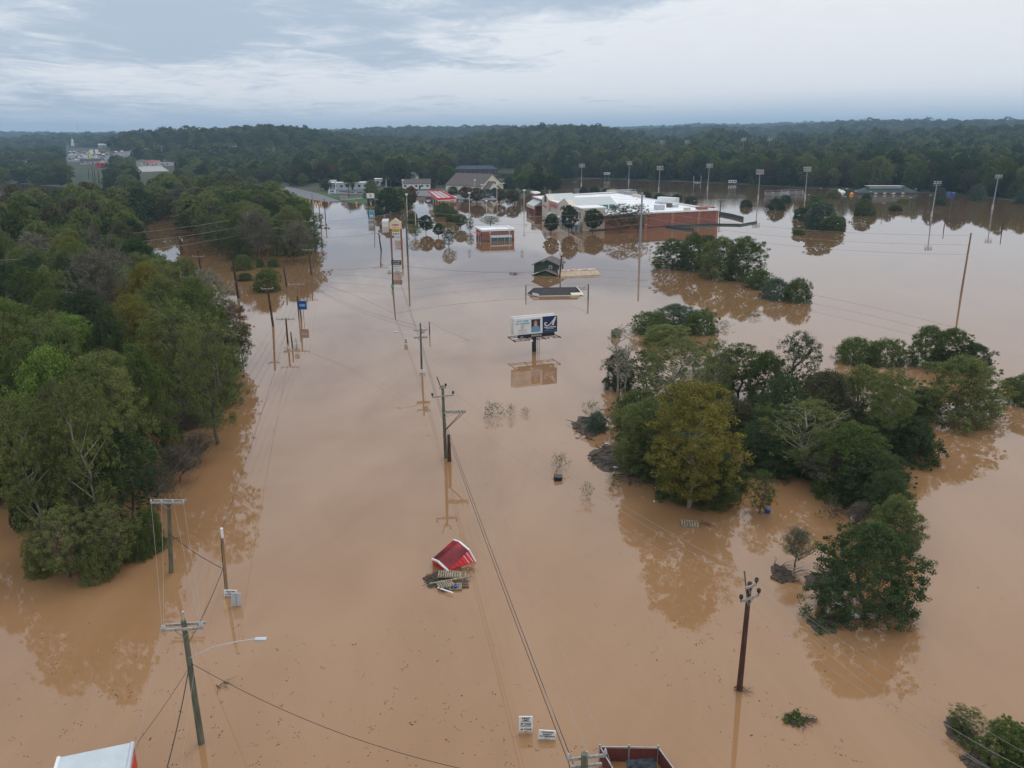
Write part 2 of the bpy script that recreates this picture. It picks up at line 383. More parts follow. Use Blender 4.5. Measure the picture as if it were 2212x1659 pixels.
def crown_points(rng, Rr, H0, H1, nl, shape):
    """clump centres on the lobes of a crown of radius Rr between heights H0 and H1"""
    hc = (H0 + H1) / 2; hz = (H1 - H0) / 2; L_ = []
    for i in range(nl):
        u = rng.random(); th = 2.399 * i + rng.random() * .8
        z = -0.75 + 1.6 * (i + .5) / nl
        if shape == 'dome':
            z = -1.15 + 2.0 * (i + .5) / nl; rr = math.sqrt(max(.05, 1 - max(0, z) ** 2)) * (1.12 if z > -.8 else 1.0)
        elif shape == 'cone': rr = max(.1, (1 - z) * .5)
        elif shape == 'umbrella': rr = .9 if z > 0 else .35
        else: rr = math.sqrt(max(.05, 1 - z * z))
        k = .52 + .22 * rng.random()
        k = .30 + .56 * rng.random() ** .8; z += rng.normal() * .10
        L_.append((math.cos(th) * rr * Rr * k, math.sin(th) * rr * Rr * k, hc + z * hz * .74, Rr * (.20 + .22 * rng.random()) * (.75 if shape == 'cone' else 1) * (1.25 - .5 * k)))
    L_.append((0, 0, hc + hz * .55, Rr * .35))
    return np.array(L_)
def make_proto(name, seed, Rr=1.0, H0=.25, H1=2.0, nl=14, nsub=16, nleaf=60, leaf=.05, shape='round', sub=.30, trunk=.05, twigs=0, limbs=True, fill=None):
    """unit tree: crown radius ~1, total height H1; trunk starts below the water"""
    rng = np.random.default_rng(seed); L_ = crown_points(rng, Rr * .9, H0, H1, nl, shape)
    cs, rs = [], []
    for (x, y, z, r) in L_:
        k = max(4, int(nsub * (r / (Rr * .4)) ** 2))
        d = rng.normal(size=(k, 3)); d /= np.linalg.norm(d, axis=1)[:, None]; d[:, 2] = np.abs(d[:, 2]) * 1.0 - (.35 if z > H0 + (H1 - H0) * .45 else .6)
        p = np.array([x, y, z]) + d * r * (.75 + .35 * rng.random(k))[:, None]; cs.append(p); rs.append(r * sub * (.5 + .9 * rng.random(k) ** 1.5))
    if fill is None: fill = {'dome': 400, 'round': 250, 'cone': 130}.get(shape, 60)
    if fill:
        u = rng.random(fill); th = rng.random(fill) * 6.283; lo = 0.0 if shape == 'dome' else max(0, H0)
        if shape == 'dome': zf = u ** 1.35; er = np.sqrt(1 - np.clip(zf, 0, 1) ** 2.6) * (.93 + .07 * zf)
        elif shape == 'cone': zf = u ** 1.3; er = (1 - zf) * .8 + .12
        else: zf = u; er = np.sqrt(np.clip(1 - (2 * zf - 1) ** 2, 0.02, 1))
        er = er * (.82 + .16 * np.sin(3 * th + seed) * np.cos(5 * zf + seed) + .13 * np.sin(7 * th - 4 * zf + seed * 2)); k_ = (.5 + .5 * rng.random(fill) ** .4)
        p = np.stack([np.cos(th) * er * k_ * Rr * .93, np.sin(th) * er * k_ * Rr * .93, lo + zf * (H1 - lo) * .95], axis=1); cs.append(p); rs.append(Rr * (.06 + .09 * rng.random(fill)) * (1.35 if 'bush' in name else 1))
    cs = np.concatenate(cs); rs = np.concatenate(rs); ok = cs[:, 2] > 0.01; cs = cs[ok]; rs = rs[ok]
    parts = {}
    if nleaf:
        V, Q = leaf_cloud(rng, cs, rs, nleaf, leaf); parts['crown'] = np_mesh(name + '_crown', V, Q)
    t = MB(); pr = random.Random(seed)
    top = H0 + (H1 - H0) * .8; bend = [(pr.uniform(-.06, .06) * i, pr.uniform(-.06, .06) * i) for i in range(6)]
    tp = [Vector((bend[i][0], bend[i][1], -.25 + (top + .25) * i / 5)) for i in range(6)]
    t.tube(tp, [trunk * (1 - .15 * i) for i in range(6)], 7)
    if limbs:
        for li, (x, y, z, r) in enumerate(L_):
            if li % 3 and not twigs: continue
            s = max(.1, min(top * .9, z - math.hypot(x, y) * .9)); f = (s + .25) / (top + .25) * 5; i = int(f)
            a = tp[i].lerp(tp[min(i + 1, 5)], f - i); e = Vector((x, y, z)); mid = a.lerp(e, .5) + Vector((pr.uniform(-.06, .06), pr.uniform(-.06, .06), -.03))
            t.tube([a, mid, e], [trunk * .34, trunk * .2, trunk * .08], 5, False)
            if twigs:
                for _ in range(twigs):
                    q = Vector((pr.gauss(0, 1), pr.gauss(0, 1), abs(pr.gauss(0, 1)) * .9)).normalized(); p0 = mid.lerp(e, pr.random()); L1 = r * pr.uniform(.8, 1.9)
                    p1 = p0 + q * L1 * .5 + Vector((0, 0, .04)); q2 = (q + Vector((pr.gauss(0, .35), pr.gauss(0, .35), pr.gauss(.1, .3)))).normalized()
                    t.tube([p0, p1, p1 + q2 * L1 * .5], [trunk * .16, trunk * .1, trunk * .04], 3, False)
                    for _k in range(3):
                        q3 = (q + Vector((pr.gauss(0, .6), pr.gauss(0, .6), pr.gauss(.1, .5)))).normalized(); t.tube([p1, p1 + q3 * L1 * .4], [trunk * .08, trunk * .03], 3, False)
    me = bpy.data.meshes.new(name + '_trunk'); me.from_pydata([tuple(v) for v in t.v], [], t.f); me.update(); me.polygons.foreach_set('use_smooth', [True] * len(me.polygons)); parts['trunk'] = me
    for p in parts.values(): p.materials.append(BARK if p is me else FOL['green'])
    return parts
# crowns reaching the water, tall crowns on a trunk, cones, twiggy crowns; near (fine leaves) and far (coarse leaves)
PN = {'dome': [make_proto('dome', 11 + i, 1, .05, 1.9, 27, 27, 72, .031, 'dome') for i in range(4)],
      'tall': [make_proto('tall', 31 + i, 1, .35, 3.2, 34, 25, 66, .031, 'round') for i in range(4)],
      'open': [make_proto('open', 51 + i, 1, .3, 2.4, 23, 17, 55, .030, 'round', sub=.28, twigs=2, fill=150) for i in range(2)],
      'twig': [make_proto('twig', 71 + i, 1, .35, 2.2, 22, 22, 14, .028, 'round', twigs=26, trunk=.045, fill=0) for i in range(2)],
      'bare': [make_proto('bare', 81, 1, .8, 4.2, 15, 2, 7, .05, 'round', twigs=8, trunk=.07, fill=0)],
      'cone': [make_proto('cone', 91, 1, .3, 3.2, 20, 14, 55, .055, 'cone')],
      'bush': [make_proto('bush', 95 + i, 1, -.35, 1.0, 24, 22, 55, .036, 'dome', trunk=.03, fill=260) for i in range(3)],
      'weed': [make_proto('weed', 99, 1, -.2, .9, 12, 7, 12, .045, 'round', twigs=8, trunk=.02, fill=0)]}
PF = {'dome': [make_proto('dome_far', 111 + i, 1, .05, 1.9, 20, 18, 34, .062, 'dome') for i in range(3)],
      'tall': [make_proto('tall_far', 131 + i, 1, .42, 2.3, 22, 18, 36, .066, 'round', fill=300) for i in range(3)],
      'bush': [make_proto('bush_far', 195 + i, 1, -.35, 1.0, 18, 16, 30, .07, 'dome', trunk=.03, fill=220) for i in range(2)],
      'cone': [make_proto('cone_far', 191, 1, .3, 3.2, 16, 12, 24, .09, 'cone')]}
TREE_H = {'dome': 1.95, 'tall': 3.25, 'open': 2.45, 'twig': 2.35, 'bare': 4.4, 'cone': 3.2, 'bush': 1.05, 'weed': 1.0}
_rt = random.Random(5)
NT = [0]
TPOS = []
def tree(px, py, ty, w, kind='dome', col='green', label=None, group=None, name='tree', cat='tree', base=None, h=None, wm=None, pale=False, rz=None, z0=None):
    b = base if base is not None else at(px, py)
    d = depth(b)
    if z0 is None: z0 = 0.0
    if h is None: h = max(.4, ztop(b, ty) - z0)
    if wm is None: wm = w * d / F_PX
    if kind == 'dome' and h / wm > 1.35 and px: kind = 'tall'
    far = d > 260 and kind in PF
    p = _rt.choice((PF if far else PN)[kind])
    o = empty(name, (b[0], b[1], z0), _rt.uniform(0, 6.28) if rz is None else rz, label, cat, group)
    s = wm / 2 / .93; sz = h / TREE_H[kind]; ax = _rt.uniform(.86, 1.14)
    if far and kind == 'tall': sz = h / 2.35
    for part in ('trunk', 'crown'):
        if part not in p: continue
        q = bpy.data.objects.new(part, p[part]); link(q); q.parent = o; q.scale = (s * ax, s / ax, sz)
        q.material_slots[0].link = 'OBJECT'
        q.material_slots[0].material = (BARKP if pale else BARK) if part == 'trunk' else FOL[col]
    NT[0] += 1; TPOS.append((b[0], b[1], wm / 2)); return o
G_ISL = 'trees on the flooded right-hand island'
ISL = [ # px, base y, top y, width px, kind, colour, label, pale trunk
 (1490, 1096, 812, 250, 'tall', 'yellow', 'largest yellow-green sycamore at the near edge of the right island, pale trunk in the water', 1),
 (1405, 1030, 850, 150, 'tall', 'olive', 'second large olive-green tree touching the left side of the big sycamore', 1),
 (1400, 1015, 872, 165, 'dome', 'olive', 'olive bushy tree left of the big yellow-green sycamore', 0),
 (1334, 868, 668, 95, 'bare', 'olive', 'tall leafless grey tree at the left tip of the right island', 1),
 (1352, 880, 715, 60, 'bare', 'olive', 'shorter leafless tree just right of the tallest bare tree', 1),
 (1338, 838, 752, 78, 'dome', 'dark', 'dark green bush behind the two leafless trees', 0),
 (1395, 862, 748, 85, 'tall', 'dark', 'dark slender tree right of the leafless trees', 0),
 (1450, 905, 715, 165, 'open', 'olive', 'open olive tree with pale limbs showing through its crown', 1),
 (1535, 880, 722, 110, 'open', 'olive', 'thin olive-brown tree behind the yellow sycamore', 1),
 (1595, 858, 735, 120, 'tall', 'green', 'green tree rising behind the yellow sycamore, to its right', 0),
 (1650, 880, 752, 110, 'dome', 'green', 'rounded green tree in the back row of the right island', 0),
 (1712, 905, 704, 125, 'open', 'dark', 'tallest dark tree in the middle of the right island', 0),
 (1680, 985, 800, 130, 'tall', 'dark', 'dark brownish-green tree in front of the tallest dark tree', 0),
 (1575, 960, 850, 120, 'dome', 'brown', 'brownish tree between the sycamore and the dark trees', 0),
 (1780, 950, 792, 150, 'dome', 'brown', 'brown-olive tree right of the dark middle trees', 0),
 (1850, 935, 780, 140, 'dome', 'olive', 'olive dome-shaped tree left of the pale straight trunk', 0),
 (1910, 978, 785, 115, 'tall', 'olive', 'slim tree with a straight pale trunk near the right end of the island', 1),
 (1968, 992, 900, 130, 'bush', 'dark', 'low dark green bush at the right end of the island', 0),
 (1940, 900, 838, 110, 'dome', 'green', 'green bush behind the slim pale-trunked tree', 0),
 (1735, 1030, 850, 175, 'open', 'olive', 'grey-green tree with tangled pale limbs in the island centre', 1),
 (1835, 1062, 905, 180, 'dome', 'green', 'broad mid-green tree in front of the slim pale trunk', 0),
 (1875, 1090, 965, 145, 'dome', 'dark', 'dark green low tree hanging over the right channel of the island', 0),
 (1790, 1060, 975, 150, 'twig', 'grey', 'grey leafless thicket below the broad mid-green tree', 0),
 (1640, 1108, 1012, 85, 'open', 'green', 'small leafy tree standing alone in open water right of the sycamore', 0),
 (1545, 1092, 985, 100, 'dome', 'green', 'green undergrowth tree at the right foot of the sycamore', 0),
 (1718, 1225, 1130, 95, 'twig', 'bright', 'small half-bare bush with yellow-green leaves beside the big dark bush', 0),
 (1862, 1322, 1122, 235, 'dome', 'dark', 'big dark green bush standing alone below the right island', 0),
 (1905, 1142, 1012, 110, 'tall', 'dark', 'dark tree bridging the island and the big dark bush', 0),
 (1852, 1150, 1075, 70, 'twig', 'grey', 'grey bare brush over the broken branches', 0),
 (1965, 1205, 1100, 62, 'open', 'olive', 'ragged olive sapling at the outer right of the olive bush', 0),
 (1880, 1215, 1120, 100, 'dome', 'olive', 'olive shrub filling the gap behind the big dark bush', 0),
 (1590, 1085, 1040, 50, 'weed', 'green', 'sparse sprays between the sycamore and the small leafy tree', 0),
 (1790, 1120, 1060, 80, 'weed', 'green', 'sparse sprays over shaded water in the island channel', 0),
 (1355, 1000, 945, 70, 'weed', 'olive', 'sparse sprays rising from the tangled branch raft', 0),
 (1925, 1180, 1065, 115, 'dome', 'olive', 'olive bush touching the back of the big dark bush', 0),
 (1950, 1130, 1060, 60, 'open', 'green', 'wispy sapling sticking out behind the olive bush', 0),
 (1465, 1050, 940, 130, 'dome', 'green', 'green undergrowth at the left foot of the sycamore', 0),
 (1640, 1010, 900, 120, 'open', 'dark', 'thin dark tree over the shaded water in the island centre', 0),
 (1500, 800, 735, 90, 'open', 'brown', 'brownish see-through tree at the back of the island near the weeds', 1),
 (1555, 840, 760, 90, 'dome', 'dark', 'dark green shrub at the back edge behind the brown tree', 0),
 (1770, 880, 800, 100, 'dome', 'brown', 'brownish shrub at the island back edge right of the tallest dark tree', 0),
 (1290, 928, 888, 60, 'bush', 'silver', 'silvery green bush beside the driftwood pile at the island left tip', 0),
 (1365, 950, 870, 100, 'dome', 'olive', 'olive shrub between the leafless trees and the driftwood', 0),
]
for a in ISL: tree(*a[:6], label=a[6], group=G_ISL, pale=bool(a[7]), name='bush' if a[4] == 'bush' else 'tree', cat='bush' if a[4] == 'bush' else 'tree')
OTH = [
 (1460, 705, 655, 120, 'dome', 'silver', 'pale grey-green willow shrub behind the right island', 'shrubs standing in the flood behind the right island'),
 (1405, 718, 672, 82, 'bush', 'green', 'green shrub at the left of the pale willow shrub', 'shrubs standing in the flood behind the right island'),
 (1512, 718, 668, 88, 'bush', 'green', 'green shrub at the right of the pale willow shrub', 'shrubs standing in the flood behind the right island'),
 (1440, 740, 700, 120, 'dome', 'olive', 'olive shrub in front of the pale willow shrub', 'shrubs standing in the flood behind the right island'),
 (1562, 708, 690, 55, 'weed', 'green', 'wispy half-drowned shrub right of the green shrubs', 'shrubs standing in the flood behind the right island'),
 (1628, 684, 668, 44, 'weed', 'green', 'small flat shrub alone in the open water above the island', 'shrubs standing in the flood behind the right island'),
 (1848, 782, 727, 105, 'bush', 'green', 'leftmost green bush of the islet at the far right', 'bushes of the islet at the far right'),
 (1912, 786, 730, 90, 'bush', 'green', 'second green bush from the left of the far right islet', 'bushes of the islet at the far right'),
 (2000, 788, 698, 100, 'dome', 'green', 'tall green bush at the back of the far right islet', 'bushes of the islet at the far right'),
 (2052, 790, 704, 100, 'dome', 'green', 'green bush right of the tall bush at the back of the islet', 'bushes of the islet at the far right'),
 (2098, 805, 738, 90, 'dome', 'dark', 'dark green bush at the back right of the islet', 'bushes of the islet at the far right'),
 (2068, 908, 762, 190, 'dome', 'olive', 'big round olive tree in front of the far right islet', 'bushes of the islet at the far right'),
 (2140, 893, 838, 75, 'open', 'green', 'thin leafy tree leaning right beside the big round olive tree', 'bushes of the islet at the far right'),
 (1988, 886, 835, 62, 'bush', 'dark', 'small dark bush left of the big round olive tree', 'bushes of the islet at the far right'),
 (2218, 872, 800, 90, 'dome', 'green', 'green bush cut off by the right edge of the photo', 'bushes of the islet at the far right'),
 (2185, 838, 815, 50, 'bush', 'dark', 'low dark bush at the right edge beyond the thin leafy tree', 'bushes of the islet at the far right'),
 (2165, 1650, 1556, 130, 'dome', 'green', 'green bush in the bottom right corner', 'bushes in the bottom right corner'),
 (2085, 1582, 1528, 90, 'open', 'green', 'thin bush growing from the debris raft at bottom right', 'bushes in the bottom right corner'),
 (2215, 1668, 1580, 120, 'dome', 'green', 'bush cut off by the right edge in the bottom corner', 'bushes in the bottom right corner'),
 (1065, 897, 866, 75, 'weed', 'green', 'largest clump of weeds in open water right of the middle pole', 'weed clumps in open water'),
 (1103, 899, 868, 28, 'weed', 'green', 'upright narrow weed clump beside the largest clump', 'weed clumps in open water'),
 (1135, 894, 878, 30, 'weed', 'grey', 'grey small weed clump at the right end of the row', 'weed clumps in open water'),
 (1210, 1012, 975, 55, 'weed', 'green', 'weed clump above the floating black bin', 'weed clumps in open water'),
 (1278, 905, 858, 55, 'weed', 'bright', 'bright green drooping shrub on the driftwood tip', 'weed clumps in open water'),
 (1268, 1075, 1035, 34, 'weed', 'bright', 'small leafy sprig left of the branch pile', 'weed clumps in open water'),
 (1325, 1050, 1016, 52, 'weed', 'bright', 'light green low bush beside the long drift logs', 'weed clumps in open water'),
 (1330, 727, 708, 26, 'bush', 'bright', 'lone green sprig right of the leafless tree tops', 'weed clumps in open water'),
 (1452, 578, 512, 85, 'dome', 'green', 'leftmost tree of the island below the supermarket', 'trees on the island below the supermarket'),
 (1500, 582, 497, 90, 'dome', 'green', 'tallest tree of the island below the supermarket', 'trees on the island below the supermarket'),
 (1555, 600, 506, 100, 'dome', 'olive', 'olive tree in the middle of the island below the supermarket', 'trees on the island below the supermarket'),
 (1605, 603, 505, 105, 'dome', 'green', 'rightmost large tree of the island below the supermarket', 'trees on the island below the supermarket'),
 (1528, 570, 505, 70, 'dome', 'dark', 'dark tree at the back of the island below the supermarket', 'trees on the island below the supermarket'),
 (1640, 622, 580, 70, 'dome', 'green', 'low green tree joining the island to the weedy spit', 'trees on the island below the supermarket'),
 (1678, 645, 600, 75, 'bush', 'silver', 'pale green bush on the weedy spit', 'trees on the island below the supermarket'),
 (1722, 652, 598, 65, 'bush', 'green', 'leafy bush at the right end of the weedy spit', 'trees on the island below the supermarket'),
 (1757, 478, 420, 52, 'dome', 'green', 'tallest bush of the clump in the right-hand lake', 'clump of bushes in the right-hand lake'),
 (1772, 494, 432, 78, 'dome', 'silver', 'widest grey-green bush of the lake clump', 'clump of bushes in the right-hand lake'),
 (1798, 499, 462, 58, 'dome', 'green', 'lower front bush of the lake clump', 'clump of bushes in the right-hand lake'),
 (1728, 476, 446, 36, 'dome', 'green', 'left low bush of the lake clump', 'clump of bushes in the right-hand lake'),
 (1818, 488, 467, 20, 'dome', 'dark', 'small dark bush at the right of the lake clump', 'clump of bushes in the right-hand lake'),
 (1725, 507, 491, 30, 'bush', 'green', 'tiny bush in front of the lake clump', 'clump of bushes in the right-hand lake'),
 (1676, 453, 426, 40, 'bush', 'dark', 'dark round bush left of the lake clump', 'round bushes in the right-hand lake'),
 (1697, 438, 420, 30, 'bush', 'dark', 'smaller bush behind the dark round bush by the bleachers', 'round bushes in the right-hand lake'),
 (1865, 465, 428, 50, 'dome', 'green', 'round bush right of the lake clump', 'round bushes in the right-hand lake'),
 (1871, 432, 418, 24, 'bush', 'dark', 'bush behind the round bush, left of the drowned clubhouse', 'round bushes in the right-hand lake'),
 (1611, 447, 430, 28, 'bush', 'dark', 'bush alone in the lake right of the brick supermarket', 'round bushes in the right-hand lake'),
 (1934, 455, 442, 34, 'bush', 'dark', 'low flat bush in front of the drowned clubhouse', 'round bushes in the right-hand lake'),
 (1951, 438, 427, 32, 'bush', 'olive', 'flat olive bush right of the drowned clubhouse', 'round bushes in the right-hand lake'),
 (1800, 428, 408, 34, 'bush', 'olive', 'olive bush near the orange float', 'round bushes in the right-hand lake'),
 (2031, 433, 403, 26, 'dome', 'silver', 'silvery tree at the far shore by the leaning light mast', 'round bushes in the right-hand lake'),
 (2032, 443, 431, 28, 'bush', 'dark', 'low bush in front of the silvery tree', 'round bushes in the right-hand lake'),
 (2110, 433, 396, 33, 'dome', 'silver', 'second silvery tree near the rightmost light mast', 'round bushes in the right-hand lake'),
 (2203, 440, 408, 30, 'dome', 'silver', 'silvery tree at the right edge by the far shore', 'round bushes in the right-hand lake'),
]
for i, (x, y0, y1, w) in enumerate([(1261, 416, 401, 23), (1285, 416, 401, 25), (1311, 417, 406, 22), (1337, 418, 406, 22), (1368, 420, 409, 21), (1395, 427, 413, 27), (1425, 431, 416, 29), (1461, 434, 418, 27), (1492, 438, 423, 28)]):
    nm = ['leftmost round tree of the row behind the supermarket', 'second round tree of the row behind the supermarket', 'third round tree behind the white roof, before the truck dock', 'round tree at the corner of the truck dock', 'round tree half hidden behind the dock trailers', 'round tree behind the big roof unit', 'round tree left of the rooftop container', 'round tree right of the rooftop container', 'rightmost round tree of the row behind the supermarket']
    OTH.append((x, y0, y1, w, 'bush', 'dark', nm[i], 'row of round trees behind the supermarket'))
G_P = 'trees in the flooded parking lots'
OTH += [
 (1191, 506, 460, 38, 'tall', 'dark', 'leftmost tree in front of the supermarket entrance', G_P),
 (1229, 502, 441, 41, 'tall', 'dark', 'tallest dark tree hiding the supermarket front', G_P),
 (1281, 501, 449, 42, 'tall', 'dark', 'dark tree at the supermarket corner', G_P),
 (1342, 501, 436, 80, 'open', 'dark', 'wide open-crowned tree before the brick wall', G_P),
 (1378, 500, 437, 62, 'open', 'brown', 'thin brownish tree right of the wide tree before the brick wall', G_P),
 (969, 533, 494, 34, 'tall', 'dark', 'nearest dark green tree left of the brick bank', G_P),
 (948, 512, 482, 30, 'tall', 'dark', 'dark tree just behind the nearest one left of the bank', G_P),
 (921, 504, 463, 37, 'tall', 'dark', 'broad tree in the parking lot right of the tall thin pole', G_P),
 (897, 514, 484, 32, 'open', 'green', 'sparse tree by the tall thin pole', G_P),
 (891, 482, 458, 26, 'dome', 'green', 'bushy tree beneath the lot lamp left of the parking entrance', G_P),
 (1015, 500, 468, 25, 'open', 'dark', 'small tree with a bare stem left of the bank roof', G_P),
 (995, 493, 461, 36, 'tall', 'green', 'tree in the diagonal row behind the small bare-stemmed one', G_P),
 (978, 478, 449, 38, 'dome', 'green', 'middle tree of the diagonal row near the fuel canopy', G_P),
 (958, 466, 437, 46, 'dome', 'green', 'leafy tree touching the red fuel canopy', G_P),
 (1060, 487, 465, 46, 'open', 'green', 'pale sparse tree behind the brick bank roof', G_P),
]
G_T = 'street and garden trees around the dry land'
OTH += [
 (840, 460, 402, 62, 'dome', 'dark', 'big dark tree at the flood edge behind the white box trailer', G_T),
 (868, 450, 403, 58, 'dome', 'green', 'broad tree right of the big dark flood-edge tree', G_T),
 (803, 430, 386, 34, 'dome', 'olive', 'olive round tree beside the dealership', G_T),
 (818, 464, 446, 28, 'bush', 'dark', 'low dark bush by the white fuel price sign', G_T),
 (890, 448, 400, 26, 'tall', 'rust', 'reddish tree left of the wet parking lot', G_T),
 (965, 406, 356, 46, 'tall', 'green', 'round olive-green tree left of the cream gabled building', G_T),
 (948, 402, 342, 62, 'dome', 'brown', 'large brownish tree behind the white house', G_T),
 (868, 406, 346, 66, 'dome', 'dark', 'very large dark tree above the dealership lot', G_T),
 (846, 406, 355, 50, 'dome', 'dark', 'dark tree joined to the very large one, on its left', G_T),
 (759, 413, 369, 44, 'tall', 'green', 'green tree in front of the dealership building', G_T),
 (797, 395, 345, 30, 'cone', 'green', 'pointed green tree behind the dealership', G_T),
 (705, 415, 384, 28, 'tall', 'green', 'small round tree on the lawn by the road bend', G_T),
 (664, 403, 350, 30, 'tall', 'dark', 'tall dark tree left of the small round lawn tree', G_T),
 (700, 398, 342, 44, 'dome', 'brown', 'brown-purple tree behind the lawn by the road', G_T),
 (730, 400, 360, 26, 'cone', 'dark', 'narrow dark tree behind the lawn tree', G_T),
 (820, 400, 374, 34, 'dome', 'dark', 'dark low tree behind the dealership canopy', G_T),
 (1005, 432, 402, 32, 'tall', 'rust', 'reddish tree left of the cream gable', G_T),
 (1030, 438, 404, 46, 'tall', 'brown', 'brownish tree in front of the brown-roofed building', G_T),
 (1080, 438, 406, 36, 'tall', 'brown', 'brownish tree right of the cream gable', G_T),
 (1108, 440, 408, 38, 'tall', 'brown', 'brown-green tree by the drowned lot right of the gable', G_T),
 (979, 422, 402, 30, 'dome', 'dark', 'dark bush between canopy and cream building', G_T),
 (1130, 417, 374, 46, 'tall', 'green', 'green tree behind the lot lamp left of the supermarket', G_T),
 (1162, 420, 370, 48, 'tall', 'dark', 'dark tree above the supermarket left corner', G_T),
 (1195, 418, 376, 44, 'tall', 'dark', 'dark tree right behind the supermarket roof edge', G_T),
 (1148, 410, 366, 40, 'dome', 'green', 'tree between the two dark ones behind the supermarket', G_T),
 (1100, 412, 380, 34, 'dome', 'dark', 'tree behind the cream gable to its right', G_T),
 (915, 410, 391, 22, 'bush', 'dark', 'rounded bush before the white house', G_T),
 (932, 410, 394, 20, 'bush', 'dark', 'rounded bush right of the one before the white house', G_T),
 (526, 583, 549, 46, 'bush', 'green', 'green bush by the steel pylon in the channel', 'bushes in the flooded channel'),
 (562, 577, 554, 18, 'bush', 'green', 'smallest bush of the channel, between its neighbours', 'bushes in the flooded channel'),
 (592, 576, 554, 32, 'bush', 'green', 'rightmost bush of the channel row', 'bushes in the flooded channel'),
 (578, 628, 578, 68, 'bush', 'green', 'large round bush behind the brown crossarm pole', 'bushes in the flooded channel'),
 (530, 606, 589, 34, 'bush', 'dark', 'low dark bush left of the large round channel bush', 'bushes in the flooded channel'),
 (984, 550, 541, 14, 'weed', 'green', 'tiny tuft left of the bank reflection', 'tufts in the water by the bank'),
 (1014, 548, 537, 12, 'weed', 'green', 'tiny tuft below the brick bank', 'tufts in the water by the bank'),
 (1128, 549, 539, 12, 'weed', 'dark', 'tiny tuft left of the green wooden shack', 'tufts in the water by the bank'),
 (1404, 552, 537, 12, 'weed', 'green', 'tiny tuft at the left tip of the yellow floats', 'tufts in the water by the bank'),
]
for a in OTH:
    nm = 'shrub' if a[4] in ('bush', 'weed') else 'tree'
    tree(*a[:6], label=a[6], group=a[7], name=nm, cat=nm)
# ---- left woods
G_L = 'trees of the flooded left woods'
LW = [
 (105, 1195, 830, 165, 'tall', 'olive', 'left of two tall olive trees at the near tip of the left woods', 1),
 (222, 1190, 795, 165, 'tall', 'olive', 'right of two tall olive trees at the near tip of the left woods', 1),
 (165, 1150, 800, 130, 'open', 'brown', 'thin brownish tree between the two tall olive trees at the tip', 1),
 (250, 1235, 1080, 130, 'open', 'olive', 'ragged olive bush right of the lowest bush at the woods tip', 0),
 (168, 1120, 985, 100, 'bare', 'olive', 'dead pale leaning trunk with broken limbs at the tip of the left woods', 1),
 (265, 1085, 738, 190, 'tall', 'olive', 'large grey-olive dome tree near the tip of the left woods', 0),
 (290, 1160, 905, 170, 'dome', 'dark', 'dark green tree on the right side of the left woods tip', 0),
 (150, 1245, 1085, 175, 'open', 'olive', 'lowest olive bush at the very tip of the left woods', 0),
 (45, 1075, 850, 130, 'tall', 'yellow', 'yellowing tree at the left photo edge', 0),
 (75, 1130, 1000, 100, 'bush', 'dark', 'dark bush left of the woods tip, low over the water', 0),
 (505, 792, 640, 95, 'dome', 'rust', 'rust-red tree on the right edge of the left woods', 0),
 (525, 795, 690, 50, 'dome', 'green', 'small green tree at the outermost right bulge of the left woods', 0),
 (470, 875, 740, 110, 'dome', 'green', 'bushy green tree below the rust-red tree', 0),
 (385, 850, 655, 115, 'tall', 'bright', 'bright green dome tree above the grey brush', 0),
 (430, 890, 765, 100, 'dome', 'green', 'mid-green bushy tree below the bright green dome', 0),
 (455, 830, 650, 130, 'dome', 'dark', 'dark green tree left of the rust-red tree', 0),
 (445, 912, 852, 75, 'bush', 'bright', 'light green low shrub where the grey brush starts', 0),
 (390, 960, 855, 160, 'twig', 'grey', 'grey leafless brush on the right flank of the left woods', 0),
 (390, 1040, 955, 110, 'twig', 'brown', 'drowned leafless thicket spreading over the water', 0),
 (345, 1100, 985, 90, 'twig', 'brown', 'leafless brush at the foot of the dark green tree', 0),
 (60, 900, 640, 170, 'tall', 'green', 'big green dome tree at the left edge of the woods', 0),
 (185, 860, 672, 140, 'tall', 'bright', 'yellow-green dome tree right of the big green dome', 0),
 (500, 806, 760, 44, 'bush', 'green', 'small low bush at the foot of the rust-red tree', 0),
 (492, 862, 812, 50, 'bush', 'olive', 'olive low bush on the waterline below the rust-red tree', 0),
 (462, 935, 890, 50, 'weed', 'green', 'sparse green sprays below the light green low shrub', 0),
 (430, 1000, 930, 90, 'twig', 'brown', 'thin brown brush spilling furthest over the channel water', 0),
 (365, 1085, 1040, 60, 'weed', 'green', 'sparse green sprays by the near crossarm pole', 0),
 (300, 1205, 1120, 70, 'bush', 'green', 'green low bush left of the near crossarm pole', 0),
 (215, 1248, 1150, 90, 'bush', 'olive', 'drooping olive bush at the lowest waterline of the woods', 0),
 (90, 1240, 1150, 70, 'bush', 'olive', 'small olive bush at the lower left of the woods tip', 0),
 (20, 1010, 930, 90, 'bush', 'brown', 'brownish low bush at the left photo edge over open water', 0),
 (330, 1190, 1090, 60, 'bush', 'green', 'thin green bush by the nearest left crossarm pole', 0),
 (240, 780, 500, 150, 'twig', 'grey', 'tall pale leafless tree spreading in the upper left woods', 0),
 (215, 1200, 1080, 120, 'dome', 'brown', 'brown-green undergrowth below the pale leaning trunk', 0),
]
for a in LW: tree(*a[:6], label=a[6], group=G_L, pale=bool(a[7]))
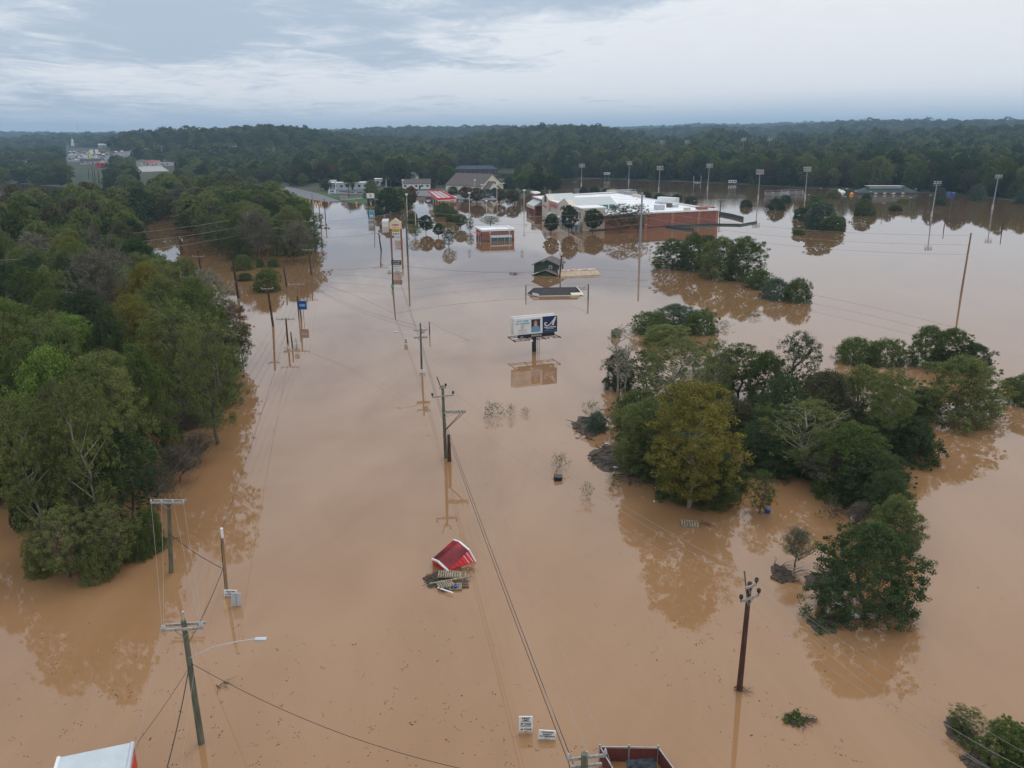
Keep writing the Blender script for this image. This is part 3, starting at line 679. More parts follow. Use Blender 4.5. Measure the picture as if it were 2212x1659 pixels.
def fill(poly_px, zpl, spacing, kinds, cols, hts, limit, seed, zones, grp, wfac=1.25, avoid=1.0):
    rr = random.Random(seed); G = [at(x, y, zpl if y < 610 else min(zpl, 6)) for x, y in poly_px]; G2 = [(p.x, p.y) for p in G]
    xs = [p[0] for p in G2]; ys = [p[1] for p in G2]; pts = []; tries = 0
    while tries < 30000:
        tries += 1; x = rr.uniform(min(xs), max(xs)); y = rr.uniform(min(ys), max(ys))
        if not px_in(G2, x, y): continue
        d = math.hypot(x, y); s = spacing * (1 + max(0, d - 100) * .0014)
        if any((x-a)**2 + (y-b)**2 < s*s for a, b, _ in pts): continue
        if any((x-a)**2 + (y-b)**2 < (avoid * r)**2 for a, b, r in TPOS[:NFIX]): continue
        pts.append((x, y, s))
    pts.sort(key=lambda p: p[0]**2 + p[1]**2)
    rest = []
    for i, (x, y, s) in enumerate(pts):
        k = rr.choices([k for k, _ in kinds], [w for _, w in kinds])[0]; c = rr.choices([k for k, _ in cols], [w for _, w in cols])[0]
        h = rr.uniform(*hts); w = s * wfac * rr.uniform(.9, 1.25)
        if i < limit:
            zn = zones(x, y, h)
            word = {'green': 'mid-green', 'dark': 'dark green', 'olive': 'olive', 'yellow': 'yellowing', 'brown': 'brownish', 'grey': 'grey', 'rust': 'rusty', 'silver': 'silvery', 'bright': 'light green', 'blue': 'blue-green'}[c]
            shp = {'dome': 'dome-shaped tree', 'tall': 'tall round-headed tree', 'open': 'open-crowned tree', 'twig': 'nearly leafless tree', 'cone': 'pointed tree', 'bush': 'bush'}[k]
            tree(0, 0, 0, 0, k, c, label=f'{word} {shp} {zn}', group=grp, base=Vector((x, y, 0)), h=h, wm=w)
        else: rest.append((x, y, 0.0, w / 2, h, c))
    return rest
NFIX = len(TPOS)
def zone_left(x, y, h):
    px, py = pix((x, y, h * .8)); r = 'at the left photo edge' if px < 60 else ('on the channel side' if px > 330 - max(0, 520 - py) * .35 else 'inside the mass')
    q = 'near third of left woods' if py > 700 else ('middle of left woods' if py > 520 else 'far end of left woods')
    return f'{r}, {q}'
LW_POLY = [(-260, 432), (0, 424), (120, 421), (200, 421), (240, 430), (260, 448), (296, 508), (338, 575), (395, 640), (460, 692), (495, 770), (455, 860), (400, 900), (300, 970), (230, 1040), (60, 1000), (-260, 940)]
REST = fill(LW_POLY, 10.5, 6.3, [('dome', 7), ('tall', 4), ('twig', 1.2), ('open', 3)], [('green', 5), ('dark', 4), ('olive', 5), ('bright', 1.3), ('brown', 3), ('grey', .7), ('yellow', .6), ('rust', .3)], (12.5, 16.5), 85, 3, zone_left, G_L)
def zone_2(x, y, h):
    px, py = pix((x, y, h * .8)); return ('on the near edge' if py > 455 else 'in the middle' if py > 410 else 'in the back') + (' and left' if px < 450 else ' and centre' if px < 560 else ' and right') + ' of the wood beyond the channel'
W2_POLY = [(338, 408), (375, 438), (432, 478), (475, 503), (530, 518), (590, 522), (645, 518), (660, 480), (615, 438), (520, 418), (420, 412)]
REST += fill(W2_POLY, 6, 7.5, [('dome', 6), ('tall', 5), ('twig', 1), ('open', 2)], [('green', 5), ('dark', 4), ('olive', 5), ('bright', .6), ('brown', 2)], (12, 16), 42, 4, zone_2, 'trees of the wood beyond the channel')
def zone_i(x, y, h):
    px, py = pix((x, y, 0)); return 'under the trees of the right island, ' + ('left' if px < 1520 else 'centre' if px < 1740 else 'right') + (' back' if py < 960 else ' front')
fill([(1345, 880), (1600, 850), (1780, 870), (1920, 930), (1995, 975), (1900, 1060), (1800, 1075), (1600, 1010), (1540, 1085), (1440, 1065), (1370, 1000)], 0, 4.2, [('bush', 1)], [('green', 4), ('dark', 3), ('olive', 3), ('silver', 1), ('brown', 1)], (2.2, 4.5), 26, 9, zone_i, 'undergrowth of the right island', 1.3, avoid=.35)
REST += fill([(225, 424), (262, 408), (345, 402), (372, 420), (330, 436), (268, 446)], 8, 8, [('dome', 1)], [('green', 5), ('dark', 4), ('olive', 4)], (11, 15), 0, 14, zone_2, 'x')
# ---------------------------------------------------------------- far woods: stuff made of instances
FC = bpy.data.collections.new('tree_sources')
FN = bpy.data.collections.new('nearer_tree_sources')
def far_proto(seed, col, shape, h0, h1):
    for coll, nl, ns, nleaf, leaf, sb, fl in ((FC, 12, 9, 15, .15, .34, 80), (FN, 20, 18, 30, .068, .30, 240)):
        p = make_proto('far', seed, 1, h0, h1, nl, ns, nleaf, leaf, shape, limbs=False, sub=sb, fill=fl)
        me = p['crown']; me.materials.clear(); me.materials.append(FOL[col]); o = bpy.data.objects.new('far_crown_%02d' % len(coll.objects), me); coll.objects.link(o)
_fars = [('green', 'dome', .02, 1.8), ('dark', 'dome', .02, 1.8), ('olive', 'round', .1, 2.0), ('brown', 'round', .1, 2.0), ('dark', 'round', .2, 2.3), ('green', 'round', .1, 2.1), ('blue', 'cone', .1, 2.4), ('rust', 'dome', .02, 1.7), ('yellow', 'dome', .02, 1.7)]
for i, a in enumerate(_fars): far_proto(300 + i, *a)
def scatter(name, pts, label, cat, coll=None):
    """pts: (x, y, z, radius, height scale, index)"""
    me = bpy.data.meshes.new(name); me.from_pydata([p[:3] for p in pts], [], [])
    for nm, k in (('r', 3), ('h', 4)):
        a = me.attributes.new(nm, 'FLOAT', 'POINT'); a.data.foreach_set('value', [p[k] for p in pts])
    a = me.attributes.new('k', 'INT', 'POINT'); a.data.foreach_set('value', [p[5] for p in pts])
    o = link(bpy.data.objects.new(name, me)); tag(o, label, cat, kind='stuff')
    ng = bpy.data.node_groups.new(name, 'GeometryNodeTree'); ng.interface.new_socket('Geometry', in_out='INPUT', socket_type='NodeSocketGeometry'); ng.interface.new_socket('Geometry', in_out='OUTPUT', socket_type='NodeSocketGeometry')
    N = ng.nodes; L = ng.links; gi = N.new('NodeGroupInput'); go = N.new('NodeGroupOutput')
    ip = N.new('GeometryNodeInstanceOnPoints'); ci = N.new('GeometryNodeCollectionInfo'); ci.inputs[0].default_value = coll or FC; ci.inputs[1].default_value = True; ci.inputs[2].default_value = True
    def attr(nm, t):
        q = N.new('GeometryNodeInputNamedAttribute'); q.data_type = t; q.inputs[0].default_value = nm; return q.outputs[0]
    cx = N.new('ShaderNodeCombineXYZ'); r_ = attr('r', 'FLOAT'); L.new(r_, cx.inputs[0]); L.new(r_, cx.inputs[1]); L.new(attr('h', 'FLOAT'), cx.inputs[2])
    rv = N.new('FunctionNodeRandomValue'); rv.data_type = 'FLOAT'; rv.inputs[3].default_value = 6.28
    ro = N.new('ShaderNodeCombineXYZ'); L.new(rv.outputs[1], ro.inputs[2])
    L.new(gi.outputs[0], ip.inputs['Points']); L.new(ci.outputs[0], ip.inputs['Instance']); ip.inputs['Pick Instance'].default_value = True
    L.new(attr('k', 'INT'), ip.inputs['Instance Index']); L.new(cx.outputs[0], ip.inputs['Scale']); L.new(ro.outputs[0], ip.inputs['Rotation'])
    L.new(ip.outputs[0], go.inputs[0]); md = o.modifiers.new('scatter', 'NODES'); md.node_group = ng; return o
_ci = {'green': 0, 'dark': 1, 'olive': 2, 'brown': 3, 'bright': 5, 'grey': 3, 'rust': 7, 'yellow': 8, 'silver': 5, 'blue': 6}
CLEAR = [  # openings where no wood stands, as pixel outlines of the ground
 [(160, 440), (228, 440), (240, 320), (140, 318)], [(138, 352), (292, 356), (292, 326), (205, 326), (135, 318)], [(20, 362), (90, 362), (90, 348), (20, 346)],
 [(300, 420), (382, 420), (385, 352), (290, 350)], [(545, 398), (600, 400), (670, 404), (830, 404), (1185, 404), (1185, 445), (600, 445), (545, 420)],
 [(670, 392), (860, 398), (860, 445), (670, 445)], [(870, 392), (1100, 385), (1150, 400), (1150, 445), (870, 445)], [(975, 388), (1190, 392), (1190, 368), (975, 364)],
 [(1855, 337), (1945, 337), (1945, 329), (1855, 325)], [(1500, 330), (1600, 333), (1600, 327), (1500, 324)],
]
def wood_points(r0, r1, spacing, rad, hgt, seed, az0=-46, az1=46, mix=None):
    rr = random.Random(seed); out = []
    r = r0
    while r < r1:
        st = spacing; n = int(R(az1 - az0) * r / st)
        for i in range(n):
            az = R(az0) + R(az1 - az0) * (i + rr.random()) / n; q = r + rr.uniform(-.5, .5) * st; x, y = q * math.sin(az), q * math.cos(az)
            z = ground_z(x, y)
            if z < .25: continue
            p = pix((x, y, z)); 
            if any(px_in(c, *p) for c in CLEAR): continue
            if q < 900 and any((x-a)**2 + (y-b)**2 < (w*.9)**2 for a, b, w in TPOS): continue
            town = p[0] < 640 and p[1] > 312 and q < 1900
            dens = vnoise(x * .012 + 3, y * .012)
            if town and rr.random() < .38 + .3 * (dens > .6): continue
            k = rr.choices(range(9), mix or [5, 5, 4, 2.5, 4, 4.5, 0, .2, .2])[0]
            s = rr.uniform(.75, 1.3); hb = 1.2 if (p[0] > 1190 and q < 1500) else 1.0; out.append((x, y, z - .6, rad * s * (1 + .4 * (hb - 1)) * (.85 if town else 1), hb * (.72 if town else 1) * hgt / 2.0 * s * rr.uniform(.85, 1.15), k))
        r += st * .85
    return out
pts = [(x, y, z, w * 1.0, h / 1.9, _ci[c]) for x, y, z, w, h, c in REST]
scatter('woods', pts, 'treetops filling the far part of the flooded left woods', 'woods', FN)
scatter('woods', wood_points(400, 760, 8.6, 5.6, 12.5, 21), 'belt of trees along the far edge of the flood', 'woods', FN)
scatter('woods', wood_points(760, 1400, 11.5, 7.2, 13.5, 22), 'wooded flats between the flood and the first ridge', 'woods')
scatter('woods', wood_points(1400, 2500, 16, 9.5, 14, 23), 'wooded first ridge behind the town', 'woods')
scatter('woods', wood_points(2500, 5200, 26, 14.5, 16, 24, -40, 40), 'hazy wooded hills on the horizon', 'woods')
# ---------------------------------------------------------------- materials of built things
BRICK = pmat('brick', (.31, .125, .085), .85, col2=(.24, .095, .066), nscale=.9, bump=.01, bscale=20)
BRICK2 = pmat('pale_brick', (.40, .18, .12), .85, noise=.15, nscale=2)
WHITE = pmat('white_paint', (.78, .78, .76), .5, noise=.08, nscale=.6)
ROOFW = pmat('white_roof_membrane', (.80, .81, .82), .6, noise=.20, nscale=.22)
OFFW = pmat('aged_white_wall', (.50, .49, .46), .7, noise=.3, nscale=.3)
OFFR = pmat('aged_grey_roof', (.42, .43, .44), .7, noise=.3, nscale=.3)
MUD = pmat('mud_stain', (.16, .085, .045), .9, noise=.4, nscale=1.5)
BEIGE = pmat('beige_stucco', (.62, .56, .46), .8, noise=.06, nscale=.5)
CREAM = pmat('cream_siding', (.72, .66, .50), .7, noise=.05)
GREYR = pmat('grey_metal_roof', (.46, .49, .48), .5, noise=.12, nscale=.4, stretch=(1, 6, 1))
GLASS = pmat('window_glass', (.03, .06, .07), .08, spec=.9)
TEAL = pmat('teal_glass', (.04, .16, .18), .12, spec=.9)
DARK = pmat('dark_metal', (.02, .02, .023), .45)
STEEL = pmat('galvanised_steel', (.36, .38, .40), .4, metal=.5, noise=.2)
ALU = pmat('weathered_aluminium', (.52, .54, .56), .45, metal=.2, noise=.12, nscale=1.2)
POLEG = pmat('treated_pole_wood', (.155, .165, .115), .9, col2=(.07, .07, .045), nscale=6, stretch=(1, 1, .15), bump=.01)
POLEB = pmat('brown_pole_wood', (.105, .048, .028), .9, col2=(.045, .020, .014), nscale=6, stretch=(1, 1, .15), bump=.01)
POLED = pmat('dark_pole_wood', (.055, .038, .030), .9, noise=.5, nscale=5, stretch=(1, 1, .2))
POLET = pmat('tan_pole_wood', (.30, .20, .11), .9, noise=.35, nscale=5, stretch=(1, 1, .2))
ARM = pmat('weathered_crossarm', (.36, .34, .31), .9, noise=.4, nscale=8)
RED = pmat('red_paint', (.62, .03, .03), .45)
CRED = pmat('crimson_metal', (.42, .035, .04), .4, col2=(.10, .02, .028), nscale=.55)
YEL = pmat('yellow_paint', (.75, .58, .04), .5)
NAVY = pmat('navy_print', (.012, .03, .095), .5)
BLUE = pmat('blue_plastic', (.02, .07, .25), .4)
SKYB = pmat('light_blue_print', (.16, .42, .62), .5)
TEALT = pmat('teal_print', (.06, .36, .50), .5)
INK = pmat('black_print', (.02, .02, .022), .5)
GREYP = pmat('grey_print', (.25, .25, .27), .5)
SKIN = pmat('printed_skin', (.52, .27, .19), .6)
SHIRT = pmat('printed_shirt', (.14, .33, .50), .6)
SHING = pmat('dark_shingles', (.055, .052, .055), .9, noise=.4, nscale=2)
SHINGB = pmat('brown_shingles', (.13, .105, .095), .9, noise=.3, nscale=2)
GWOOD = pmat('green_boards', (.035, .085, .05), .85, col2=(.07, .065, .04), nscale=2.5, stretch=(4, 4, .5))
RUSTM = pmat('rusty_tin', (.30, .09, .065), .7, col2=(.55, .50, .46), nscale=1.0)
TIN = pmat('muddy_tin', (.42, .33, .22), .6, noise=.25, nscale=.6, stretch=(4, 1, 1))
BALL = pmat('ceramic_black', (.02, .018, .02), .25)
PORC = pmat('grey_porcelain', (.42, .43, .44), .3)
OLDW = pmat('old_pallet_wood', (.34, .28, .20), .9, noise=.5, nscale=4)
DRIFT = pmat('driftwood', (.105, .078, .058), .95, noise=.5, nscale=3)
MUCK = pmat('matted_debris', (.060, .048, .040), .97, col2=(.10, .08, .06), nscale=3, bump=.04, bscale=9)
def rzdir(a, b): return math.atan2(b[1] - a[1], b[0] - a[0])
def textw(body, w, h, mat, parent, loc, rot=(math.pi / 2, 0, 0), name='lettering', shear=0, bold=0):
    t = text(body, 1, mat, parent, loc, rot, name, shear=shear, bold=bold, ext=.01)
    xs = [v.co.x for v in t.data.vertices]; ys = [v.co.y for v in t.data.vertices]
    kx = w / (max(xs) - min(xs)); ky = h / (max(ys) - min(ys)); mx, my = (max(xs) + min(xs)) / 2, (max(ys) + min(ys)) / 2
    for v in t.data.vertices: v.co.x = (v.co.x - mx) * kx; v.co.y = (v.co.y - my) * ky
    return t
def local(o, p):  # world point -> local frame of an empty
    v = Vector(p) - o.location; return Matrix.Rotation(-o.rotation_euler.z, 3, 'Z') @ v
# ---------------------------------------------------------------- roads, lots
sheet('road', [(548, 396), (603, 401), (640, 407), (690, 419), (738, 435.5)], [(548, 401), (598, 408), (632, 419), (664, 430), (700, 436.5)], ASPH, .10)
sheet('grass_bank', [(676, 414), (718, 420.5), (760, 424), (800, 421)], [(694, 421), (722, 427), (760, 430), (800, 430)], GRASS, .07)
sheet('grass_bank', [(742, 433), (770, 432), (800, 432.5)], [(748, 437.5), (770, 440), (800, 440.5)], GRASS, .07)
sheet('side_road', [(738, 432), (770, 427.5), (810, 426.5)], [(744, 433.5), (772, 431), (812, 430)], ASPH, .12)
sheet('field', [(160, 373), (205, 373)], [(172, 396), (212, 396)], pmat('field_grass', (.020, .046, .016), .95), .15)
sheet('parking_lot', [(712, 409), (790, 412)], [(724, 419), (802, 420.5)], ASPH, .13)
sheet('parking_lot', [(885, 413), (950, 411), (1005, 413), (1080, 418)], [(895, 424), (950, 425), (1005, 433), (1080, 433)], ASPH, .13)
sheet('road', [(298, 358), (345, 357)], [(300, 372), (366, 370)], CONC, .2)
# ---------------------------------------------------------------- supermarket
M0, M1, M2, M3 = Vector((26.6, 291)), Vector((78.3, 310.2)), Vector((52.0, 405)), Vector((10.0, 377))
def mk(u, v, z=0):
    p = M0.lerp(M1, u).lerp(M3.lerp(M2, u), v); return Vector((p.x, p.y, z))
mo = Vector((*M0, 0))
mkt = empty('supermarket', mo, 0, 'brick supermarket with a flat white roof and beige gabled front standing in the flood', 'building')
def ml(u, v, z): return mk(u, v, z) - mo
def wallstrip(mb, a, b, z0, z1, t=.4):
    a = Vector(a); b = Vector(b); d = (b - a).normalized(); n = Vector((-d.y, d.x)) * t
    mb.poly([(a.x, a.y, z0), (b.x, b.y, z0), (b.x + n.x, b.y + n.y, z0), (a.x + n.x, a.y + n.y, z0)], (0, 0, z1 - z0)); return mb
def mlp(u, v): p = ml(u, v, 0); return (p.x, p.y)
w = MB()
wallstrip(w, mlp(0.03, 0), mlp(1, 0), -2, 5.1); wallstrip(w, mlp(1, 0), mlp(1, 1), -2, 5.1); wallstrip(w, mlp(1, 1), mlp(0, 1), -2, 5.9); wallstrip(w, mlp(0, 1), mlp(0, 0.03), -2, 6.2)
w.build('wall', BRICK, mkt)
MB().poly([ml(.008, .004, 4.8), ml(.992, .004, 4.8), ml(.992, .996, 5.6), ml(.008, .996, 5.9)]).build('roof', ROOFW, mkt)
c = MB()
for a, b, z in ((mlp(0.03, -.004), mlp(1.006, -.004), 5.1), (mlp(1.004, 0), mlp(1.004, 1), 5.1), (mlp(1.0, 1.003), mlp(0, 1.003), 5.9)): wallstrip(c, a, b, z, z + .5, .7)
c.build('coping', WHITE, mkt)
wallstrip(MB(), mlp(0.03, -.0012), mlp(1, -.0012), -.3, .4, .1).build('mud_line', MUD, mkt)
for u in (.43, .635, .84, .985):
    p = ml(u, 0, 0); q = ml(u + .022, 0, 0); MB().poly([(p.x, p.y - .15, -1), (q.x, q.y - .15, -1), (q.x, q.y + .1, -1), (p.x, p.y + .1, -1)], (0, 0, 6.05)).build('pilaster', BRICK2, mkt)
def facade(v0, v1, z0, z1, mat, gable=0, out=-.02, name='front', thick=.04):
    a, b, a2, b2 = ml(out, v0, 0), ml(out, v1, 0), ml(out + thick, v0, 0), ml(out + thick, v1, 0)
    m_ = MB(); pts = [(a.x, a.y, z0), (b.x, b.y, z0), (b.x, b.y, z1)]
    if gable: m2 = (a + b) / 2; pts.append((m2.x, m2.y, z1 + gable))
    pts.append((a.x, a.y, z1)); m_.poly(pts, (a2.x - a.x, a2.y - a.y, 0)); return m_.build(name, mat, mkt)
facade(.0, .13, 3.0, 7.6, BEIGE, thick=.16); facade(.0, .13, -2, 2.99, CREAM, thick=.15, out=-.012)
facade(.13, .20, -2, 6.6, BRICK, thick=.03); facade(.20, .40, -2, 7.4, BEIGE, 2.2, thick=.05)
facade(.40, .56, -2, 7.0, BEIGE, thick=.04); facade(.56, .70, -2, 7.4, BEIGE, 2.0, out=-.035, thick=.06)
facade(.70, .93, -2, 6.4, BRICK, thick=.03); facade(.93, 1.0, -2, 7.9, BRICK, out=-.012)
facade(.925, 1.004, 7.92, 8.5, WHITE, out=-.02, name='coping', thick=.07); facade(.0, .132, 7.62, 8.0, WHITE, out=-.03, name='coping', thick=.18)
facade(.70, .93, 6.42, 6.9, WHITE, out=-.03, name='coping', thick=.06); facade(.40, .56, 7.02, 7.4, WHITE, out=-.03, name='coping')
# long glazed roof lantern behind the second gable
def lantern(v0, v1, u0, u1, zb, ze, zr, win):
    a, b, c_, d = ml(u0, v0, 0), ml(u1, v0, 0), ml(u1, v1, 0), ml(u0, v1, 0)
    w_ = MB(); w_.poly([(a.x, a.y, zb), (b.x, b.y, zb), (c_.x, c_.y, zb), (d.x, d.y, zb)], (0, 0, ze - zb)); w_.build('lantern_wall', WHITE, mkt)
    m1, m2 = (a + d) / 2, (b + c_) / 2; r_ = MB()
    A = lambda p, z: (p.x, p.y, z)
    r_.poly([A(a, ze + .02), A(b, ze + .02), A(m2, zr), A(m1, zr)]); r_.poly([A(d, ze + .02), A(c_, ze + .02), A(m2, zr), A(m1, zr)]); r_.poly([A(a, ze + .02), A(m1, zr), A(d, ze + .02)]); r_.poly([A(b, ze + .02), A(m2, zr), A(c_, ze + .02)])
    r_.build('lantern_roof', GREYR, mkt)
    for i in range(win):
        t0 = .12 + .86 * i / win; t1 = t0 + .86 / win - .02; p, q = a.lerp(b, t0), a.lerp(b, t1); n = Vector((0.02, -.06, 0))
        MB().poly([A(p + n, zb + .75), A(q + n, zb + .75), A(q + n, ze - .2), A(p + n, ze - .2)]).build('window', TEAL, mkt)
lantern(.215, .385, -.018, .36, 4.9, 7.4, 9.7, 6); lantern(.565, .695, -.03, .22, 5.0, 7.45, 9.45, 0)
# entrance canopy on the left, red lettering, windows
a, b = ml(-.10, .74, 0), ml(-.10, .92, 0); c_, d = ml(0, .74, 0), ml(0, .92, 0)
r_ = MB(); r_.poly([(a.x, a.y, 3.9), (b.x, b.y, 3.9), (d.x, d.y, 6.3), (c_.x, c_.y, 6.3)]); r_.poly([(a.x, a.y, 3.9), (c_.x, c_.y, 6.3), (c_.x, c_.y, 3.9)]); r_.build('canopy_roof', GREYR, mkt)
MB().poly([(a.x, a.y, 2.6), (b.x, b.y, 2.6), (b.x, b.y, 3.88), (a.x, a.y, 3.88)], (.4, .1, 0)).build('canopy_fascia', BEIGE, mkt)
for t in (0, .25, .5, .75, 1):
    p = a.lerp(b, t); MB().box((p.x + .4, p.y, .3), (.7, .7, 4.5)).build('column', BRICK, mkt)
ang = rzdir(ml(0, 1, 0), ml(0, 0, 0))
def onfront(body, v, z, w_, h_, mat, out=-.045): p = ml(out, v, z); return textw(body, w_, h_, mat, mkt, p, (math.pi / 2, 0, ang), bold=.02)
onfront('Ingles', .48, 5.6, 11, 2.4, RED, -.03); onfront('★', .97, 5.2, 1.6, 1.6, RED, -.02) if False else None
onfront('Rx', .90, 5.6, 2.2, 1.3, RED, -.11); onfront('Pharmacy', .63, 4.4, 6.5, 1.2, RED, -.04)
for v in (.03, .075):
    p, q = ml(-.022, v, 0), ml(-.022, v + .022, 0); MB().poly([(p.x, p.y, 4.0), (q.x, q.y, 4.0), (q.x, q.y, 6.2), (p.x, p.y, 6.2)]).build('window', GLASS, mkt)
p, q = ml(-.037, .61, 0), ml(-.037, .65, 0); MB().poly([(p.x, p.y, 6.2), (q.x, q.y, 6.2), (q.x, q.y, 8.6), ((p.x+q.x)/2, (p.y+q.y)/2, 9.1), (p.x, p.y, 8.6)]).build('window', GLASS, mkt)
p, q = ml(-.022, .41, 0), ml(-.022, .55, 0)
for v in (.02, .09, .16, .25, .32, .44, .5):
    p, q = ml(-.03, v, 0), ml(-.03, v + .045, 0); p2, q2 = ml(-.06, v, 0), ml(-.06, v + .045, 0)
    MB().poly([(p.x, p.y, 3.0), (q.x, q.y, 3.0), (q2.x, q2.y, 1.9), (p2.x, p2.y, 1.9)]).build('awning', GREYR, mkt)
    MB().poly([(p.x, p.y, -.5), (q.x, q.y, -.5), (q.x, q.y, 1.8), (p.x, p.y, 1.8)]).build('shop_window', GLASS, mkt)
def unit(px, py, w_, d_, h_, mat=ALU, rz=.33, z=5.0, name='rooftop_unit'):
    p = at(px, py, z) - mo; o = MB().box((p.x, p.y, z + h_ / 2), (w_, d_, h_), rz).build(name, mat, mkt, bevel=.05); return o
unit(1373, 427, 2.6, 2.6, 1.6, BEIGE); unit(1385, 429, 2.6, 2.6, 1.6, BEIGE); unit(1319, 417.5, 3.5, 3, 1.6, BEIGE); unit(1356, 458, 0, 0, 0) if False else None
unit(1424, 452, 3.4, 2.6, 1.7, ALU); unit(1445, 448, 1.8, 1.4, 1.6, SHINGB); unit(1458, 447.5, 2.4, 1.4, 1.0, ALU); unit(1484, 456, 2.0, 2.0, 1.3, BEIGE); unit(1228, 425, 1.5, 1.5, .8)
unit(1443, 438, 10, 2.6, 2.3, WHITE, -.9, name='rooftop_container'); unit(1434, 441, 9, 1.1, .9, ALU, -.9, name='pipe_rack')
unit(1523, 451.5, 6.4, 3.5, .9, BRICK, .33, name='stair_block')
rr = random.Random(8)
for _ in range(16): unit(rr.uniform(1300, 1500), rr.uniform(430, 455), .5, .5, .5, STEEL, name='roof_vent')
# dock trailers
def trailer(px, py, L_, label, rz, z=0, mat=ALU):
    p = at(px, py, z); e = empty('box_trailer', (p.x, p.y, 0), rz, label, 'trailer')
    MB().box((0, 0, 1.3), (L_, 2.5, 2.6)).build('box', mat, e, bevel=.05); MB().box((0, 0, 2.64), (L_ - .1, 2.4, .06)).build('roof', ALU, e)
    d = MB(); d.box((L_ / 2 + .02, .6, 1.2), (.04, 1.1, 2.3)).box((L_ / 2 + .02, -.6, 1.2), (.04, 1.1, 2.3)); d.build('door', WHITE, e); return e
trailer(1349, 420, 13, 'grey box trailer standing at the loading dock behind the supermarket', .1)
trailer(1362, 424.5, 7, 'shorter grey trailer right of the long one at the loading dock', .1)
# ---------------------------------------------------------------- brick bank
b0 = Vector((-9.2, 262.8, 0)); bk = empty('bank_building', b0, R(14), 'small brick bank with a white flat roof and a drive-through window, flooded to its sills', 'building')
MB().box((5.3, 5, .6), (10.6, 10, 5.2)).build('wall', BRICK, bk); MB().box((5.3, -.02, .12), (10.6, .06, .3)).box((-.02, 5, .12), (.06, 9.9, .3)).build('mud_line', MUD, bk); MB().box((5.3, 5, 3.25), (10.2, 9.6, .1)).build('roof', ROOFW, bk)
c = MB(); c.box((5.3, -.1, 3.45), (11.2, .5, .6)).box((5.3, 10.1, 3.45), (11.2, .5, .6)).box((-.1, 5, 3.451), (.5, 9.7, .6)).box((10.7, 5, 3.451), (.5, 9.7, .6)); c.build('coping', WHITE, bk)
MB().poly([(2.6, -.1, 1.75), (9.6, -.1, 1.75), (9.6, -1.4, 1.15), (2.6, -1.4, 1.15)], (0, 0, .12)).build('awning', GREYR, bk)
for i in range(3): MB().box((3.9 + 2.25 * i, -.05, .3), (2.0, .1, 1.6)).build('window', TEAL, bk)
m_ = MB()
for x in (2.8, 5.0, 7.3, 9.5): m_.box((x, -.12, .3), (.15, .12, 1.9))
m_.build('window_frame', WHITE, bk)
for y in (3, 6): MB().box((-.03, y, .8), (.08, 1.3, 1.6)).build('window', GLASS, bk)
for y in (2, 5, 8): MB().poly([(-.05, y - .8, 2.4), (-.05, y + .8, 2.4), (-1.0, y + .8, 1.8), (-1.0, y - .8, 1.8)], (0, 0, .08)).build('awning', [WHITE, INK, RED][int(y) % 3], bk)
for x in (2.2, 8.6): MB().tube([(x, -1.6, -1), (x, -1.6, 3.0)], .06).box((x, -1.6, 3.0), (.5, .2, .15)).build('lamp_post', WHITE, bk)
# ---------------------------------------------------------------- fuel canopy and kiosk
P_ = [at(x, y, 5.0) for x, y in ((925.3, 414.5), (953.8, 413.8), (982.3, 429.4), (946.3, 431.6))]
cn = empty('fuel_canopy', (P_[3].x, P_[3].y, 0), 0, 'fuel station canopy with a red edge and red and white striped top', 'canopy')
Lc = [p - Vector((P_[3].x, P_[3].y, 0)) for p in P_]
MB().poly([(p.x, p.y, 4.3) for p in Lc], (0, 0, .9)).build('canopy_body', WHITE, cn)
m_ = MB()
for i in range(4):
    a = Lc[i]; b = Lc[(i + 1) % 4]; m_.bar((a.x, a.y, 5.3), (b.x, b.y, 5.3), .5, .8)
m_.build('red_fascia', RED, cn)
MB().poly([(p.x, p.y, 5.22) for p in Lc]).build('canopy_top', pmat('maroon_roof', (.19, .02, .03), .6), cn)
m_ = MB()
for i in range(8):
    for j in range(3):
        s = (i + .25) / 8; s2 = s + .055; t = .08 + j * .3; t2 = t + .2; q = [Lc[3].lerp(Lc[0], s_).lerp(Lc[2].lerp(Lc[1], s_), t_) for s_, t_ in ((s, t), (s, t2), (s2, t2), (s2, t))]
        m_.poly([(p.x, p.y, 5.26) for p in q])
m_.build('roof_panel', WHITE, cn)
for i in range(4):
    for j in (.25, .75):
        p = Lc[3].lerp(Lc[0], .12 + i * .25).lerp(Lc[2].lerp(Lc[1], .12 + i * .25), j); MB().box((p.x, p.y, 1.4), (.5, .5, 5.8)).build('column', BEIGE, cn)
for i in range(4): p = Lc[3].lerp(Lc[0], .12 + i * .25).lerp(Lc[2].lerp(Lc[1], .12 + i * .25), .5); MB().box((p.x, p.y, .9), (1.0, .7, 1.8)).build('fuel_pump', RED, cn)
k = at(973, 441); ks = empty('kiosk', (k.x, k.y, 0), .1, 'small beige and brick kiosk at the near end of the fuel canopy', 'building')
MB().box((0, 0, 2.2), (6, 4, 2.4)).build('wall', BEIGE, ks); MB().box((0, 0, .2), (6.2, 4.2, 1.6)).build('plinth', BRICK, ks); MB().box((0, 0, 3.5), (6.6, 4.6, .2)).build('roof', WHITE, ks); MB().box((1, -2.02, 2.1), (1.6, .06, 1.2)).build('window', GLASS, ks)
